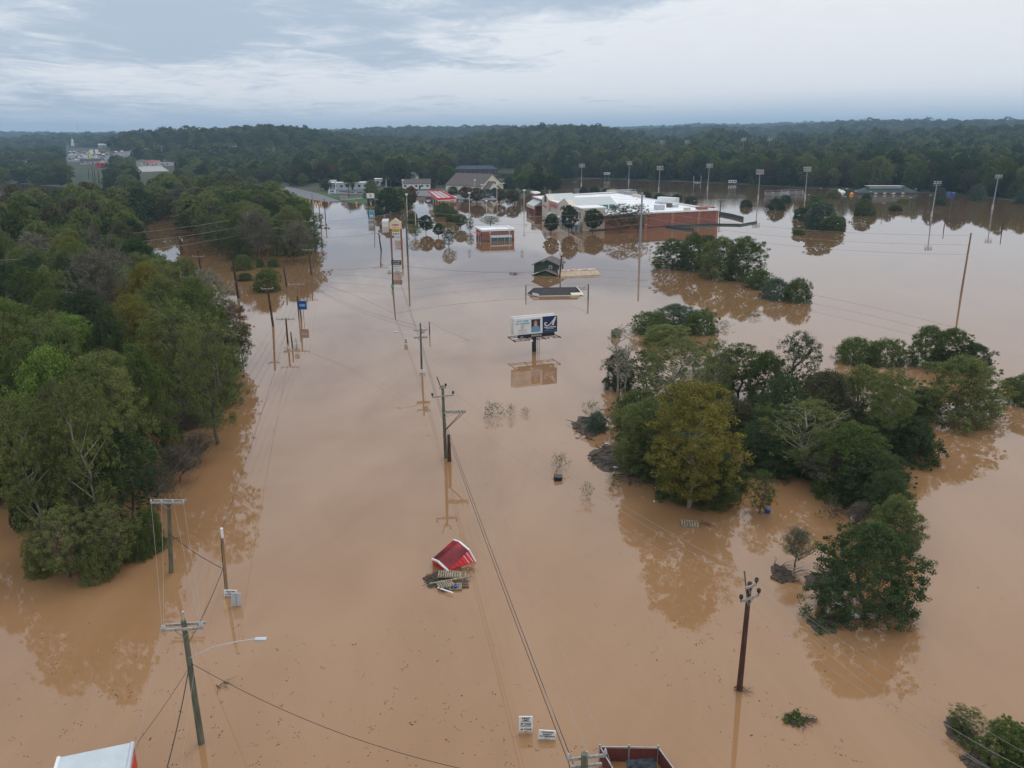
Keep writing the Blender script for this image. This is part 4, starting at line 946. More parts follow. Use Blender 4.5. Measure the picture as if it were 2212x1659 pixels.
# ---------------------------------------------------------------- houses and far buildings
def house(px, py, w_, d_, h_, rz, label, wall=WHITE, roof=SHING, rh=2.2, z=None, name='house', cat='house', nwin=4, door=True, flat=False, hip=False, base=None):
    b = base or (gpt(px, py) if z is None else at(px, py, z))
    e = empty(name, b, rz, label, cat); MB().box((0, 0, h_ / 2 - 1), (w_, d_, h_ + 2)).build('wall', wall, e)
    r_ = MB(); W, D = w_ / 2 + .4, d_ / 2 + .4
    if flat: r_.box((0, 0, h_ + .15), (w_ + .5, d_ + .5, .3))
    elif hip: k = min(D, W * .8); r_.poly([(-W, -D, h_), (W, -D, h_), (W - k, 0, h_ + rh), (-W + k, 0, h_ + rh)]).poly([(W, D, h_), (-W, D, h_), (-W + k, 0, h_ + rh), (W - k, 0, h_ + rh)]).poly([(W, -D, h_), (W, D, h_), (W - k, 0, h_ + rh)]).poly([(-W, D, h_), (-W, -D, h_), (-W + k, 0, h_ + rh)])
    else:
        r_.poly([(-W, -D, h_ - .1), (W, -D, h_ - .1), (W, 0, h_ + rh), (-W, 0, h_ + rh)], (0, 0, .18)).poly([(-W, D, h_ - .1), (W, D, h_ - .1), (W, 0, h_ + rh), (-W, 0, h_ + rh)], (0, 0, .18))
        MB().poly([(-w_/2, -d_/2, h_), (-w_/2, d_/2, h_), (-w_/2, 0, h_ + rh)], (.2, 0, 0)).poly([(w_/2, -d_/2, h_), (w_/2, d_/2, h_), (w_/2, 0, h_ + rh)], (-.2, 0, 0)).build('gable', wall, e)
    r_.build('roof', roof, e)
    for i in range(nwin):
        x = -w_ / 2 + w_ * (i + .5) / nwin; MB().box((x, -d_ / 2 - .03, h_ * .55), (min(1.6, w_ / nwin * .55), .08, h_ * .36)).build('window', GLASS, e)
    if door: MB().box((w_ * .12, -d_ / 2 - .05, 1.05), (1.1, .08, 2.1)).build('door', DARK, e)
    return e
house(1400 * 0 + 890, 400, 9, 7, 6.2, 1.35, 'small white house with a pointed gable behind the fuel station', rh=2.4, nwin=2)
house(900, 407, 18, 9, 3.2, .08, 'low white house with a brown roof in front of the pointed gable', roof=SHINGB, rh=2.6, nwin=5)
house(934, 398, 24, 3, 2.8, .1, 'long white shed right of the white house', flat=True, roof=WHITE, nwin=8, door=False)
ch = house(0, 0, 30, 19, 4.6, 0, 'cream gabled building with a wide brown roof and arched entrance', wall=CREAM, roof=SHINGB, rh=6.6, name='gabled_building', cat='building', nwin=0, door=False, base=Vector((-24, 470, .3)))
_a, _b = at(1036.6, 397, 5), at(1070, 398.5, 5); ch.location = (at(1024, 400, 5).x, at(1024, 400, 5).y + 4, .3); ch.rotation_euler.z = R(-42)
MB().box((15.2, 0, 5.6), (.5, 20.2, .5)).build('trim', WHITE, ch)
MB().poly([(15.6, -8, 3.0), (15.6, 1, 3.0), (15.6, -3.5, 6.8)], (4, 0, 0)).build('porch_gable', CREAM, ch)
MB().poly([(15.2, -8.6, 3.0), (20, -8.6, 3.0), (20, -3.5, 7.3), (15.2, -3.5, 7.3)], (0, 0, .2)).poly([(15.2, 1.6, 3.0), (20, 1.6, 3.0), (20, -3.5, 7.3), (15.2, -3.5, 7.3)], (0, 0, .2)).build('porch_roof', SHINGB, ch)
MB().poly([(19.7, -6.3, 0), (19.7, -.7, 0), (19.7, -.7, 2.4), (19.7, -2, 3.5), (19.7, -3.5, 3.9), (19.7, -5, 3.5), (19.7, -6.3, 2.4)], (.06, 0, 0)).build('arched_entrance', GLASS, ch)
pv = house(1027, 371, 44, 12, 2.6, .02, 'long dark-roofed picnic pavilion standing in the water behind the houses', wall=DARK, roof=pmat('slate_roof', (.045, .055, .075), .8, noise=.3), rh=3.4, z=0, name='pavilion', cat='pavilion', nwin=0, door=False, hip=True)
for i in range(9): MB().box((-20 + 5 * i, -6.1, 1.0), (2.6, .1, 1.6)).build('bay', MUCK, pv)
cb = house(1912, 418, 32, 13, .8, -.05, 'drowned clubhouse with a dark green hip roof and white clerestory', wall=SHINGB, roof=pmat('green_shingles', (.035, .06, .058), .85, noise=.2), rh=3.4, z=0, name='clubhouse', cat='building', nwin=0, door=False, hip=True)
MB().box((-1, 0, 3.5), (18, 5, 1.2)).build('clerestory', OFFW, cb); MB().poly([(-11, -3.2, 4.2), (9, -3.2, 4.1), (9, 3.2, 4.1), (-11, 3.2, 4.2)], (0, 0, .2)).build('upper_roof', GREYR, cb)
for i in range(4): MB().box((-8 + 5 * i, -7.05, .6), (1.6, .1, .6)).build('window', CREAM, cb)
dl = house(752, 409, 26, 10, 4.2, .12, 'white and grey dealership with a portal front behind street trees', flat=True, roof=WHITE, wall=ALU, name='dealership', cat='building', nwin=7)
MB().box((-9, -6.5, 5.6), (5, 3, 1.2)).box((-11, -7.5, 2.4), (.6, .6, 5.2)).box((-7, -7.5, 2.4), (.6, .6, 5.2)).build('portal', WHITE, dl)
sh = house(836, 401, 16, 9, 4.5, .1, 'grey shop with a white canopy half hidden by trees', flat=True, roof=WHITE, wall=GREYR, nwin=4, name='shop', cat='building')
FARB = [ # px, py, w, d, h, rz, wall, roof, flat, label
 (48, 358, 45, 18, 5, 0, WHITE, WHITE, 1, 'white long warehouse at the left edge among trees'),
 (125, 377, 26, 12, 4, .1, WHITE, GREYR, 0, 'pale building glimpsed behind the left woods'),
 (200, 354, 34, 14, 4.5, 0, WHITE, SHING, 0, 'dark-roofed store beside the yellow sign'),
 (221, 360, 16, 10, 5.5, 0, RED, WHITE, 1, 'bright red-fronted shop by the green field'),
 (305, 359, 14, 18, 5.5, 1.2, WHITE, SHINGB, 0, 'white gabled shop by the pale road'),
 (331, 358, 22, 12, 4.5, 0, WHITE, pmat('red_tin_roof', (.30, .07, .06), .6), 0, 'shop with a faded red roof right of the white gable'),
 (354, 358, 26, 14, 4.5, 0, GREYR, WHITE, 1, 'flat-roofed pale building right of the faded red roof'),
 (218, 332, 20, 12, 5, .2, BRICK, WHITE, 1, 'dark red shop at the back of the busy car lot'),
 (135, 320, 30, 16, 6, 0, GREYR, GREYR, 1, 'grey block beside the town street'),
 (146, 316, 14, 10, 9, 0, WHITE, GREYR, 1, 'tall pale building beside the town street'),
 (222, 319, 16, 9, 5, .3, WHITE, WHITE, 0, 'white house on the slope left of the big round tree'),
 (190, 313, 12, 8, 4, .1, WHITE, WHITE, 0, 'small white house high in the town'),
 (325, 321, 30, 10, 5, .1, BRICK2, WHITE, 1, 'long pink-brown block half hidden in town trees'),
 (315, 329, 14, 10, 4, 0, WHITE, SHINGB, 0, 'pale house below the long pink-brown block'),
 (515, 324, 18, 12, 4.5, 0, BRICK, WHITE, 1, 'brick building with a white roof alone in the woods'),
 (470, 370, 22, 10, 3.6, .1, WHITE, SHING, 0, 'pale low house behind the wood beyond the channel'),
 (572, 372, 18, 12, 4, .4, WHITE, GREYR, 0, 'white house with a grey roof above the road'),
 (604, 382, 18, 9, 3.4, .1, GREYR, SHING, 0, 'grey cottage nearest to the road bend'),
 (625, 385, 16, 8, 3.2, .1, GREYR, SHING, 0, 'grey cottage right of the nearest one'),
 (640, 390, 22, 8, 3.2, 0, WHITE, SHING, 0, 'low cottage behind the tall dark street tree'),
 (1885, 322, 26, 12, 5, .3, WHITE, WHITE, 0, 'white gabled building far off beyond the river woods'),
 (1913, 333, 60, 8, 4, 0, WHITE, WHITE, 1, 'long low white building right of the far gable'),
 (1535, 329, 18, 9, 4, 0, WHITE, RED, 0, 'red-roofed stand beneath the far ball-field lights'),
 (1562, 330, 12, 6, 3, 0, WHITE, WHITE, 1, 'small white press box beneath the far lights'),
 (1843, 291, 30, 10, 6, 0, WHITE, WHITE, 1, 'white speck of a building on the right ridge'),
 (1878, 290, 26, 10, 5, 0, WHITE, WHITE, 1, 'second white speck of a building on the right ridge'),
 (38, 298, 60, 20, 6, 0, WHITE, WHITE, 1, 'pale building on the left horizon hills'),
 (1303, 356, 16, 8, 3, 0, WHITE, WHITE, 1, 'small white hut in the far woods above the row of light masts'),
 (795, 322, 14, 9, 4, 0, WHITE, WHITE, 0, 'white house in the woods under the first ridge'),
]
FARB.sort(key=lambda a: a[0])
for a in FARB:
    if a[0] < 400: a = (a[0], a[1], a[2] * .68, a[3] * .7, a[4] * .72, a[5], {id(WHITE): OFFW}.get(id(a[6]), a[6]), {id(WHITE): OFFR}.get(id(a[7]), a[7])) + a[8:]
    house(a[0], a[1], a[2], a[3], a[4], a[5], a[9], wall=a[6], roof=a[7], flat=bool(a[8]), nwin=max(2, int(a[2] / 5)), name='building', cat='building')
# church spire, radio mast, water tower
b = gpt(162, 316); e = empty('church', b, 0, 'white church with a thin pointed steeple in the far town', 'church')
MB().box((0, 0, 3.5), (9, 16, 7)).build('wall', WHITE, e); MB().poly([(-5, -8, 7), (5, -8, 7), (0, -8, 10)], (0, 16, 0)).build('roof', SHING, e)
MB().box((0, -8, 7), (4, 4, 14)).build('tower', WHITE, e); MB().tube([(0, -8, 12), (0, -8, 20)], [1.6, .1], 4).build('steeple', WHITE, e)
b = gpt(172, 300); hgt = ztop(b, 264) - b.z; e = empty('radio_mast', b, 0, 'thin lattice radio mast rising above the left horizon', 'mast'); m_ = MB()
for x, y in ((-1, -1), (1, -1), (0, 1)): m_.tube([(x * 1.6, y * 1.6, 0), (x * .5, y * .5, hgt)], .32, 4)
for i in range(14): z = hgt * i / 14; m_.tube([(-1.4, -1.4, z), (1.4, -1.4, z + hgt / 28), (0, 1.4, z + hgt / 14)], .16, 3)
m_.build('lattice', STEEL, e)
b = Vector((*at(1951, 296, 20)[:2], 0)); d_ = Vector((b.x, b.y)).normalized(); b = Vector((d_.x * 4400, d_.y * 4400, 0)); b.z = ground_z(b.x, b.y); e = empty('water_tower', b, 0, 'white water tower dome just above the right horizon', 'tower'); zt = ztop(b, 260) - b.z
MB().ball((0, 0, zt - 7), (12, 12, 7)).build('tank', WHITE, e); MB().tube([(0, 0, 0), (0, 0, zt - 8)], 2).build('stem', WHITE, e)
# ---------------------------------------------------------------- cars
CARM = [pmat('car_' + n, c, .25, spec=.8) for n, c in (('white', (.7, .7, .7)), ('silver', (.35, .36, .38)), ('black', (.015, .015, .018)), ('red', (.35, .02, .02)), ('blue', (.03, .08, .22)), ('maroon', (.12, .01, .025)))]
CARN = ['white', 'silver', 'black', 'red', 'blue', 'maroon']
def car_meshes():
    def prof(pts, w_): m_ = MB(); m_.poly([(x, -w_ / 2, z) for x, z in pts], (0, w_, 0)); return m_
    bod = prof([(-2.2, .35), (2.2, .35), (2.25, .75), (1.3, .95), (-1.7, 1.0), (-2.25, .9)], 1.75)
    cab = prof([(-1.7, 1.0), (1.25, .96), (.55, 1.45), (-1.1, 1.47)], 1.55)
    wh = MB()
    return bod, cab
def car(x, y, z, rz, ci, label, group=None):
    e = empty('car', (x, y, z), rz, label, 'car', group); bod, cab = car_meshes(); bod.build('body', CARM[ci], e, bevel=.08); cab.build('windows', GLASS, e, bevel=.05)
    for sx in (-1.4, 1.4):
        for sy in (-.8, .8): MB().tube([(sx, sy - .1, .33), (sx, sy + .1, .33)], .33, 10).build('wheel', DARK, e)
    return e
b = at(926.5, 431, .4); car(b.x, b.y, .42, .1, 5, 'dark maroon car parked left of the fuel canopy')
b = at(1052, 428, .4); car(b.x, b.y, .42, 0, 2, 'dark car under the arched entrance of the cream building')
b = at(1062, 424, .4); car(b.x, b.y, .42, .2, 4, 'dark blue car right of the dark car by the arched entrance')
b = at(972, 437, 0); car(b.x + 9, b.y + 4, -.3, .1, 2, 'dark car in shallow water right of the kiosk')
b = at(728.5, 408, .5); e = trailer(728.5, 409, 5.5, 'small white and red box truck body at the dealership', .15, mat=WHITE); e.location.z = .9; MB().box((0, -1.3, 1.3), (5.2, .06, .9)).build('stripe', RED, e)
b = at(714, 408, .5); e = trailer(715, 408.5, 5, 'white and green van body left of the red striped one', .15, mat=WHITE); e.location.z = .9; MB().box((0, -1.3, 1.3), (3, .06, .9)).build('stripe', pmat('green_print', (.02, .2, .08), .5), e)
for i in range(9):
    b = at(727 + i * 6.3, 414.5 + i * .5, .5); car(b.x, b.y, .47, 1.3, [2, 1, 2, 4, 2, 3, 2, 1, 2][i], f'{CARN[[2,1,2,4,2,3,2,1,2][i]]} car in the dealership row by the street trees', 'cars in the dealership row')
_pc = {}
def small_car(x, y, z, rz, ci):
    if ci not in _pc:
        bod, cab = car_meshes(); n = len(bod.v); bod.v += cab.v; bod.f += [[k + n for k in f] for f in cab.f]; o = bod.build('car', CARM[ci]); _pc[ci] = o
    else: o = _pc[ci].copy(); link(o)
    o.location = (x, y, z); o.rotation_euler = (0, 0, rz); o.scale = (1.1, 1.1, 1.15); tag(o, f'small {CARN[ci]} car in the crowded far town car lot', 'car', 'cars in the far town lot'); return o
rr = random.Random(12)
for i in range(95):
    b = gpt(rr.uniform(150, 232) if i < 75 else rr.uniform(245, 290), rr.choice([329, 332, 335, 338.5, 342, 346]) + rr.uniform(-.4, .4)); small_car(b.x, b.y, b.z + .1, rr.choice([0, 1.57]) + rr.uniform(-.1, .1), rr.choices(range(6), [5, 3, 3, 1.5, 1, .5])[0])
_lot = []
for nm, px_, z_ in (('parking_lot', [(150, 328), (235, 328), (240, 350), (140, 350)], .25), ('parking_lot', [(245, 326), (292, 328), (292, 340), (245, 338)], .25)):
    P4 = []
    for s in range(9):
        for t in range(5):
            q = Vector(px_[0]).lerp(Vector(px_[1]), s / 8).lerp(Vector(px_[3]).lerp(Vector(px_[2]), s / 8), t / 4); g_ = gpt(q.x, q.y); P4.append((g_.x, g_.y, ground_z(g_.x, g_.y) + z_))
    me = np_mesh(nm, P4, [(s*5+t, s*5+t+1, (s+1)*5+t+1, (s+1)*5+t) for s in range(8) for t in range(4)]); o = link(bpy.data.objects.new(nm, me)); me.materials.append(ASPH); tag(o, kind='structure')
b = gpt(198, 352); e = empty('shop_sign', b, 0, 'yellow square sign in front of the far dark-roofed store', 'sign'); MB().box((0, 0, 8), (4, .5, 3.5)).build('panel', YEL, e); MB().tube([(0, 0, 0), (0, 0, 6)], .3).build('post', STEEL, e)
for i, px in enumerate((201, 212)):
    b = gpt(px, 349); e = empty('shop_sign', b, 0, ['left', 'right'][i] + ' of two small white round-cornered signs by the far store', 'sign'); MB().box((0, 0, 11), (4, .4, 5)).build('panel', WHITE, e, bevel=.3); MB().tube([(0, 0, 0), (0, 0, 9)], .2).build('post', STEEL, e)
# ---------------------------------------------------------------- utility poles
def top_of(b, px, py):
    """world point on the ray through a pixel at the same forward distance as b"""
    d = RT * ((px - 1106) / F_PX) + UP * ((829.5 - py) / F_PX) + FW; t = b.y / d.y; return CAM + d * t
POLES = {}
def pole(key, base, top, label, mat=POLEG, r=.16, arms=(), group=None, name='utility_pole', cat='pole', transformer=False, depth_=2.0, seg=10):
    b = at(*base); t = top_of(b, *top) - b; e = empty(name, b, 0, label, cat, group)
    MB().tube([(-t.x * .1, -t.y * .1, -depth_), (0, 0, 0), tuple(t * .5), tuple(t)], [r * 1.15, r * 1.1, r * .95, r * .78], seg).build('post', mat, e, smooth=False)
    ends = []
    for k, a in enumerate(arms):
        z = t.z - a.get('dz', .4); c = t * (z / t.z); w_ = a.get('w', 2.4) / 2; an = a.get('rz', 0); off = a.get('off', 0)
        dx, dy = math.cos(an), math.sin(an); ctr = c + Vector((dx, dy, 0)) * off + Vector((0, -r - .06, 0)); tilt = a.get('tilt', 0)
        m_ = MB(); A = ctr - Vector((dx, dy, tilt)) * w_; B = ctr + Vector((dx, dy, tilt)) * w_; m_.bar(A, B, .1, .13)
        if a.get('double'): o_ = Vector((0, 2 * r + .14, 0)); m_.bar(A + o_, B + o_, .1, .13)
        m_.build('crossarm', a.get('mat', ARM), e)
        br = MB()
        for s in (-1, 1): br.bar(ctr + Vector((dx, dy, 0)) * w_ * .45 * s, c - Vector((0, r, .55)), .03)
        br.build('brace', STEEL, e)
        for s in a.get('ins', (-1, -.35, .35, 1)):
            p = ctr + Vector((dx, dy, tilt)) * (w_ * s * .96)
            if a.get('ball'):
                q = MB(); q.tube([p, p + Vector((0, 0, .16))], .035, 6); q.ball(p + Vector((0, 0, .3)), (.13, .13, .17), 8, 5); q.build('insulator', BALL, e)
            else: MB().tube([p + Vector((0, 0, .06)), p + Vector((0, 0, .16)), p + Vector((0, 0, .3))], [.07, .085, .04], 7).build('insulator', PORC, e)
            ends.append(b + p + Vector((0, 0, .34)))
    if transformer:
        q = Vector((0, 0, 0)) + t * .84; MB().tube([q + Vector((.38, -.1, -.35)), q + Vector((.38, -.1, .4))], .24, 12).build('transformer', PORC, e)
    POLES[key] = dict(e=e, b=b, t=t + b, ends=ends, T=t); return e
G_UP = 'utility poles along the drowned road'
pole('p1', (435, 1605), (396, 1340), 'large green-grey pole at bottom left with a doubled crossarm and street light', r=.17, arms=[dict(w=2.1, rz=.10, dz=.38, double=1, ins=(-1, -.9, .9, 1)), ])
e = POLES['p1']['e']; T = POLES['p1']['T']; a = T * .72; b2 = at(553, 1380, 0); dd = top_of(POLES['p1']['b'] + Vector((0, .4, 0)), 553, 1380) - POLES['p1']['b']
MB().tube([a + Vector((0, -.1, -.1)), a.lerp(dd, .35) + Vector((0, 0, .16)), a.lerp(dd, .75) + Vector((0, 0, .12)), dd], .026, 8).build('lamp_arm', ALU, e)
hd = MB(); hd.box(dd + Vector((.25, 0, -.02)), (.62, .26, .11)).box(dd + Vector((.15, 0, -.09)), (.3, .2, .05)); hd.build('lamp_head', ALU, e, bevel=.02)
MB().tube([T * 1.0, T * 1.0 + Vector((.02, .05, .42))], .03, 6).ball(T + Vector((.02, .05, .46)), .08).build('insulator', PORC, e)
pole('p2', (370, 1237), (364, 1082), 'green-grey pole with a flat crossarm of four insulators beside the left woods', r=.16, arms=[dict(w=2.5, rz=.0, dz=.06, double=1, tilt=-.02)])
pole('p3', (491, 1279), (479, 1145), 'thin rusty-brown service pole with a white cap in open water', mat=POLET, r=.085)
e = POLES['p3']['e']; T = POLES['p3']['T']; MB().tube([T * .88, T * 1.03], .10, 10).build('cap', WHITE, e); MB().tube([T * .9 + Vector((-.1, -.05, 0)), T * .5 + Vector((-.12, -.05, 0)), Vector((-.12, -.05, .1))], .03, 6).build('conduit', DARK, e)
pole('p4', (1597, 1490), (1620, 1258), 'dark reddish-brown pole at lower right with black insulators and drift at its foot', mat=POLEB, r=.17, arms=[dict(w=1.25, rz=.35, dz=.9, ins=(-1, 1), ball=1, tilt=.12), dict(w=.75, rz=.35, dz=.12, ins=(1,), ball=1, tilt=.12)])
e = POLES['p4']['e']; T = POLES['p4']['T']; MB().tube([T * .86 + Vector((-.1, -.1, 0)), T + Vector((-.38, 0, .75))], .045, 7).build('bracket', POLEG, e)
pole('p5', (963, 989), (956, 833), 'grey-green pole in the middle of the flood with a long side arm', r=.17, arms=[dict(w=2.2, rz=.18, dz=1.05, ins=(-1, 1), ball=1, tilt=.04), dict(w=.7, rz=.1, dz=.15, ins=(1,), ball=1), dict(w=2.3, rz=.05, dz=2.85, off=1.15, ins=(0, .5, 1), double=1)])
e = POLES['p5']['e']; T = POLES['p5']['T']; q = MB(); q.bar(T * .63 + Vector((2.0, -.2, 0)), T * .4 + Vector((.15, -.1, 0)), .06); q.bar(T * .63 + Vector((1.8, .2, 0)), T * .4 + Vector((.15, .1, 0)), .06); q.build('strut', POLEB, e)
MB().tube([T * .9, T + Vector((-.55, .1, .9))], .05, 6).build('bracket', DARK, e)
pole('p6', (971, 996), (969, 939), 'short dark brown stub pole beside the middle pole', mat=POLEB, r=.19)
pole('p7', (911, 800), (908, 698), 'pole with a transformer and street light, behind the middle pole', r=.14, arms=[dict(w=1.9, rz=.1, dz=1.0, ins=(-1, 1)), dict(w=1.9, rz=.1, dz=2.1, ins=(-1, -.5, .5, 1), double=1)], transformer=True)
e = POLES['p7']['e']; T = POLES['p7']['T']; dd = top_of(POLES['p7']['b'], 857, 717) - POLES['p7']['b']; MB().tube([T * .72, T * .72 + (dd - T * .72) * .5 + Vector((0, 0, .15)), dd], .035, 6).build('lamp_arm', ALU, e); MB().box(dd + Vector((-.2, 0, 0)), (.6, .3, .13)).build('lamp_head', ALU, e, bevel=.02)
pole('p8', (928, 722), (927, 695), 'short thin dark pole right of the transformer pole', mat=POLEB, r=.09)
b9 = at(1263, 1628, 6.6); E9 = empty('utility_pole', (b9.x, b9.y, 0), 0, 'grey-green pole at the bottom edge, its crossarm in front of the red fence', 'pole'); MB().tube([(0, 0, -2), (0, 0, 6.6)], [.2, .15], 10).build('post', POLEG, E9)
A9, B9 = at(1226, 1641, 6.2), at(1309, 1631, 6.2); o9 = Vector((b9.x, b9.y, 0)); m_ = MB(); m_.bar(A9 - o9, B9 - o9, .1, .13); m_.build('crossarm', ARM, E9)
for s in (0.02, .5, .98): p = (A9 - o9).lerp(B9 - o9, s); MB().tube([p + Vector((0, 0, .06)), p + Vector((0, 0, .2)), p + Vector((0, 0, .32))], [.07, .085, .04], 7).build('insulator', PORC, E9)
m_ = MB(); A8, B8 = at(1232, 1657, 5.6), at(1300, 1650, 5.6); m_.bar(A8 - o9, B8 - o9, .1, .12); m_.bar(at(1250, 1655, 5.5) - o9, at(1275, 1665, 5.3) - o9, .08); m_.build('lower_crossarm', ARM, E9)
pole('p10', (2077, 630), (2098, 503), 'tall bare leaning pole alone in the lake at the right', mat=POLET, r=.2)
pole('p11', (546, 556), (535, 459), 'tall grey steel transmission pole beside the channel', mat=STEEL, r=.32, arms=[dict(w=2.4, rz=.6, dz=1.2, ins=(-1, 1), mat=STEEL), dict(w=2.4, rz=.6, dz=3.4, ins=(-1, 1), mat=STEEL), dict(w=2.4, rz=.6, dz=5.6, ins=(-1, 1), mat=STEEL)])
pole('p12', (515, 644), (503, 563), 'near-black pole in the channel with a side insulator arm', mat=POLED, r=.26, arms=[dict(w=1.6, rz=0, dz=4.4, off=-.8, ins=(-1,))])
pole('p13', (433.5, 581), (427, 541), 'black pole with a pale crossarm by the left woods', mat=POLED, r=.2, arms=[dict(w=3.0, rz=0, dz=1.5, ins=(-1, 1))])
pole('p14', (391, 550), (386, 507), 'left of two slim poles half hidden at the channel bend', mat=POLEB, r=.16, transformer=True)
pole('p14b', (395, 551), (390, 512), 'right of two slim poles half hidden at the channel bend', mat=POLEB, r=.16, transformer=True)
pole('p15', (590, 704), (575, 604), 'brown pole with a narrow crossarm in front of the round channel bush', mat=POLEB, r=.2, arms=[dict(w=2.0, rz=.1, dz=1.6, ins=(-1, 1))])
pole('p16', (440, 515), (435, 493), 'slim grey pole under the wires at the wood beyond the channel', r=.14, group=None)
pole('p17', (672.5, 594), (666.5, 537), 'tan pole with a small top crossarm left of the drowned road', mat=POLEB, r=.18, arms=[dict(w=2.6, rz=.1, dz=.3)])
pole('p18', (678, 577), (676, 529), 'bare grey pole right beside the tan crossarm pole', r=.16)
pole('p19', (694, 487), (687, 432), 'tan pole whose crossarm sits well below its top', mat=POLET, r=.2, arms=[dict(w=5, rz=0, dz=5.2)])
pole('p20', (680, 500), (674, 417), 'tall grey steel pole at the left edge of the drowned road', mat=STEEL, r=.28)
pole('p21', (703, 472), (700, 429), 'slim brown pole right of the low-crossarm pole', mat=POLEB, r=.18)
pole('p22', (619, 619), (613, 578), 'dark pole with hardware near its foot by the channel mouth', mat=POLED, r=.17, arms=[dict(w=1.4, rz=0, dz=6.0, ins=(1,))])
pole('p23', (650.7, 687), (640.6, 612), 'tan pole with a wide crossarm left of the blue sign', mat=POLET, r=.17, arms=[dict(w=2.9, rz=0, dz=.2)])
pole('p24', (621.7, 741), (617.4, 687), 'brown pole with a wide crossarm beside the back-turned road signs', mat=POLEB, r=.15, arms=[dict(w=2.9, rz=0, dz=.15)])
pole('p25', (632, 750), (628, 717), 'short speckled grey pole right of the brown crossarm pole', r=.13)
pole('p26', (823.5, 541), (818, 504), 'dark green pole with a transformer left of the supermarket sign', mat=POLED, r=.2, arms=[dict(w=4.5, rz=.05, dz=-.1, ins=(-1, 0, 1))], transformer=True)
pole('p27', (809.5, 492), (804.6, 448), 'pale pole beside the small blue sign', mat=POLET, r=.17)
pole('p28', (848.6, 625), (847.7, 558), 'pole in front of the brown sign with cables tied to its top', mat=POLED, r=.17)
MB().box(POLES['p28']['T'] * .06 + Vector((0, -.25, .3)), (.6, .05, .9)).build('tag_plate', pmat('green_plate', (.08, .30, .22), .6), POLES['p28']['e'])
pole('p29', (880.7, 551.5), (875.3, 437), 'very tall grey pole right of the supermarket sign', mat=POLEG, r=.26)
pole('p30', (1382, 535.5), (1387.6, 415.5), 'tall pale steel transmission pole in front of the brick wall', mat=STEEL, r=.32, arms=[dict(w=5, rz=0, dz=6.4, ins=(-1, 1), mat=STEEL)])
pole('p31', (1555, 465), (1557.6, 427), 'brown pole at the right corner of the supermarket', mat=POLEB, r=.2, arms=[dict(w=2.2, rz=0, dz=.6, ins=(-1, 1))])
pole('p32', (1209, 599), (1213, 553), 'dark brown pole with a transformer between shack and rusty roof', mat=POLEB, r=.17, transformer=True)
pole('p33', (1136, 637), (1136, 615), 'short grey pole at the left of the black roof', r=.12)
pole('p34', (1270.4, 646), (1271, 614), 'short grey pole at the right of the black roof', r=.14)
pole('p35', (1242, 418), (1242, 392), 'grey pole behind the left end of the white roof', r=.18, arms=[dict(w=3, rz=0, dz=.3)])
for i, (bx, by, tx, ty, l) in enumerate([(2039, 492, 2043.5, 468, 'dark thin lamp pole right of the leaning light mast'), (2163.5, 503, 2169, 477, 'dark thin lamp pole near the right edge of the lake'), (1707, 462, 1714, 442, 'short white-topped post before the lake clump'), (693, 415, 687, 382, 'tall slim pole on the lawn by the road bend'), (754.5, 427, 752, 392, 'brown pole with crossarms beside the lawn'), (834, 412, 834, 387, 'white lot lamp above the big dark tree'),
        (991, 393, 992, 338, 'tall thin pole left of the picnic pavilion'), (1055, 385, 1055, 351, 'thin pole right of the picnic pavilion'), (1395, 391, 1395, 366, 'short dark light pole at the river bend')]):
    pole('q%d' % i, (bx, by), (tx, ty), l, mat=[POLED, POLED, WHITE, POLEG, POLEB, WHITE, POLEB, POLEG, POLED][i], r=.15 if i < 3 else .2, arms=[dict(w=3, rz=0, dz=.8)] if i == 4 else ())
for i, (bx, by, tx, ty) in enumerate([(193, 391, 190, 362), (202, 396, 198, 360), (206, 400, 203, 364), (214, 398, 211, 372), (216, 402, 212, 368)]):
    pole('g%d' % i, (bx, by), (tx, ty), ['leftmost', 'second', 'third', 'fourth', 'rightmost'][i] + ' dark pole of the row crossing the green field', mat=POLED, r=.22, group='poles across the green field')
# ---------------------------------------------------------------- sports light masts
def mast(base, top, label, n=4, s=1.0, hgt=None, bd=None):
    b = at(*base) if bd is None else bd; t = top_of(b, *top) - b if bd is None else Vector((0, 0, ztop(b, top[1]) - b.z)); e = empty('light_mast', b, 0, label, 'light mast', 'sports field light masts')
    MB().tube([(0, 0, -2), (0, 0, 0), tuple(t)], [.32, .30, .16], 8).build('post', STEEL, e); MB().tube([(0, 0, -.5), tuple(t * .14)], [.45, .4], 8).build('base_sleeve', OFFW, e)
    m_ = MB(); w_ = 4.2 * s
    for k in (0, .9, 1.8): m_.bar(t + Vector((-w_ / 2, -.1, -k * s)), t + Vector((w_ / 2, -.1, -k * s)), .14)
    m_.build('lamp_bar', STEEL, e)
    for k in (0, .9, 1.8)[:2 if n < 4 else 3]:
        for j in range(n): MB().box(t + Vector((-w_ / 2 + w_ * (j + .5) / n, -.35, -k * s + .1)), (.72 * s, .5, .55 * s)).build('floodlight', OFFW, e)
ML = ['leftmost light mast at the far shore, above the round trees', 'second light mast from the left, at the far shore', 'light mast standing nearest behind the white roof', 'light mast above the goalpost', 'light mast right of the small scoreboard', 'tall light mast behind the lake clump of bushes', 'leaning light mast nearest the camera on the right', 'rightmost light mast in the lake']
for i, (x, y, tx, ty) in enumerate([(1255.6, 401, 1257, 355), (1358, 394, 1360, 350), (1422.6, 411, 1426, 360), (1528, 409, 1533, 355), (1637.4, 430, 1642, 368), (1739, 430, 1744, 362), (2012, 467, 2024.8, 393), (2143.5, 452, 2157, 379)]): mast((x, y), (tx, ty), ML[i], s=1 if i < 6 else .8, n=4 if i < 6 else 3)
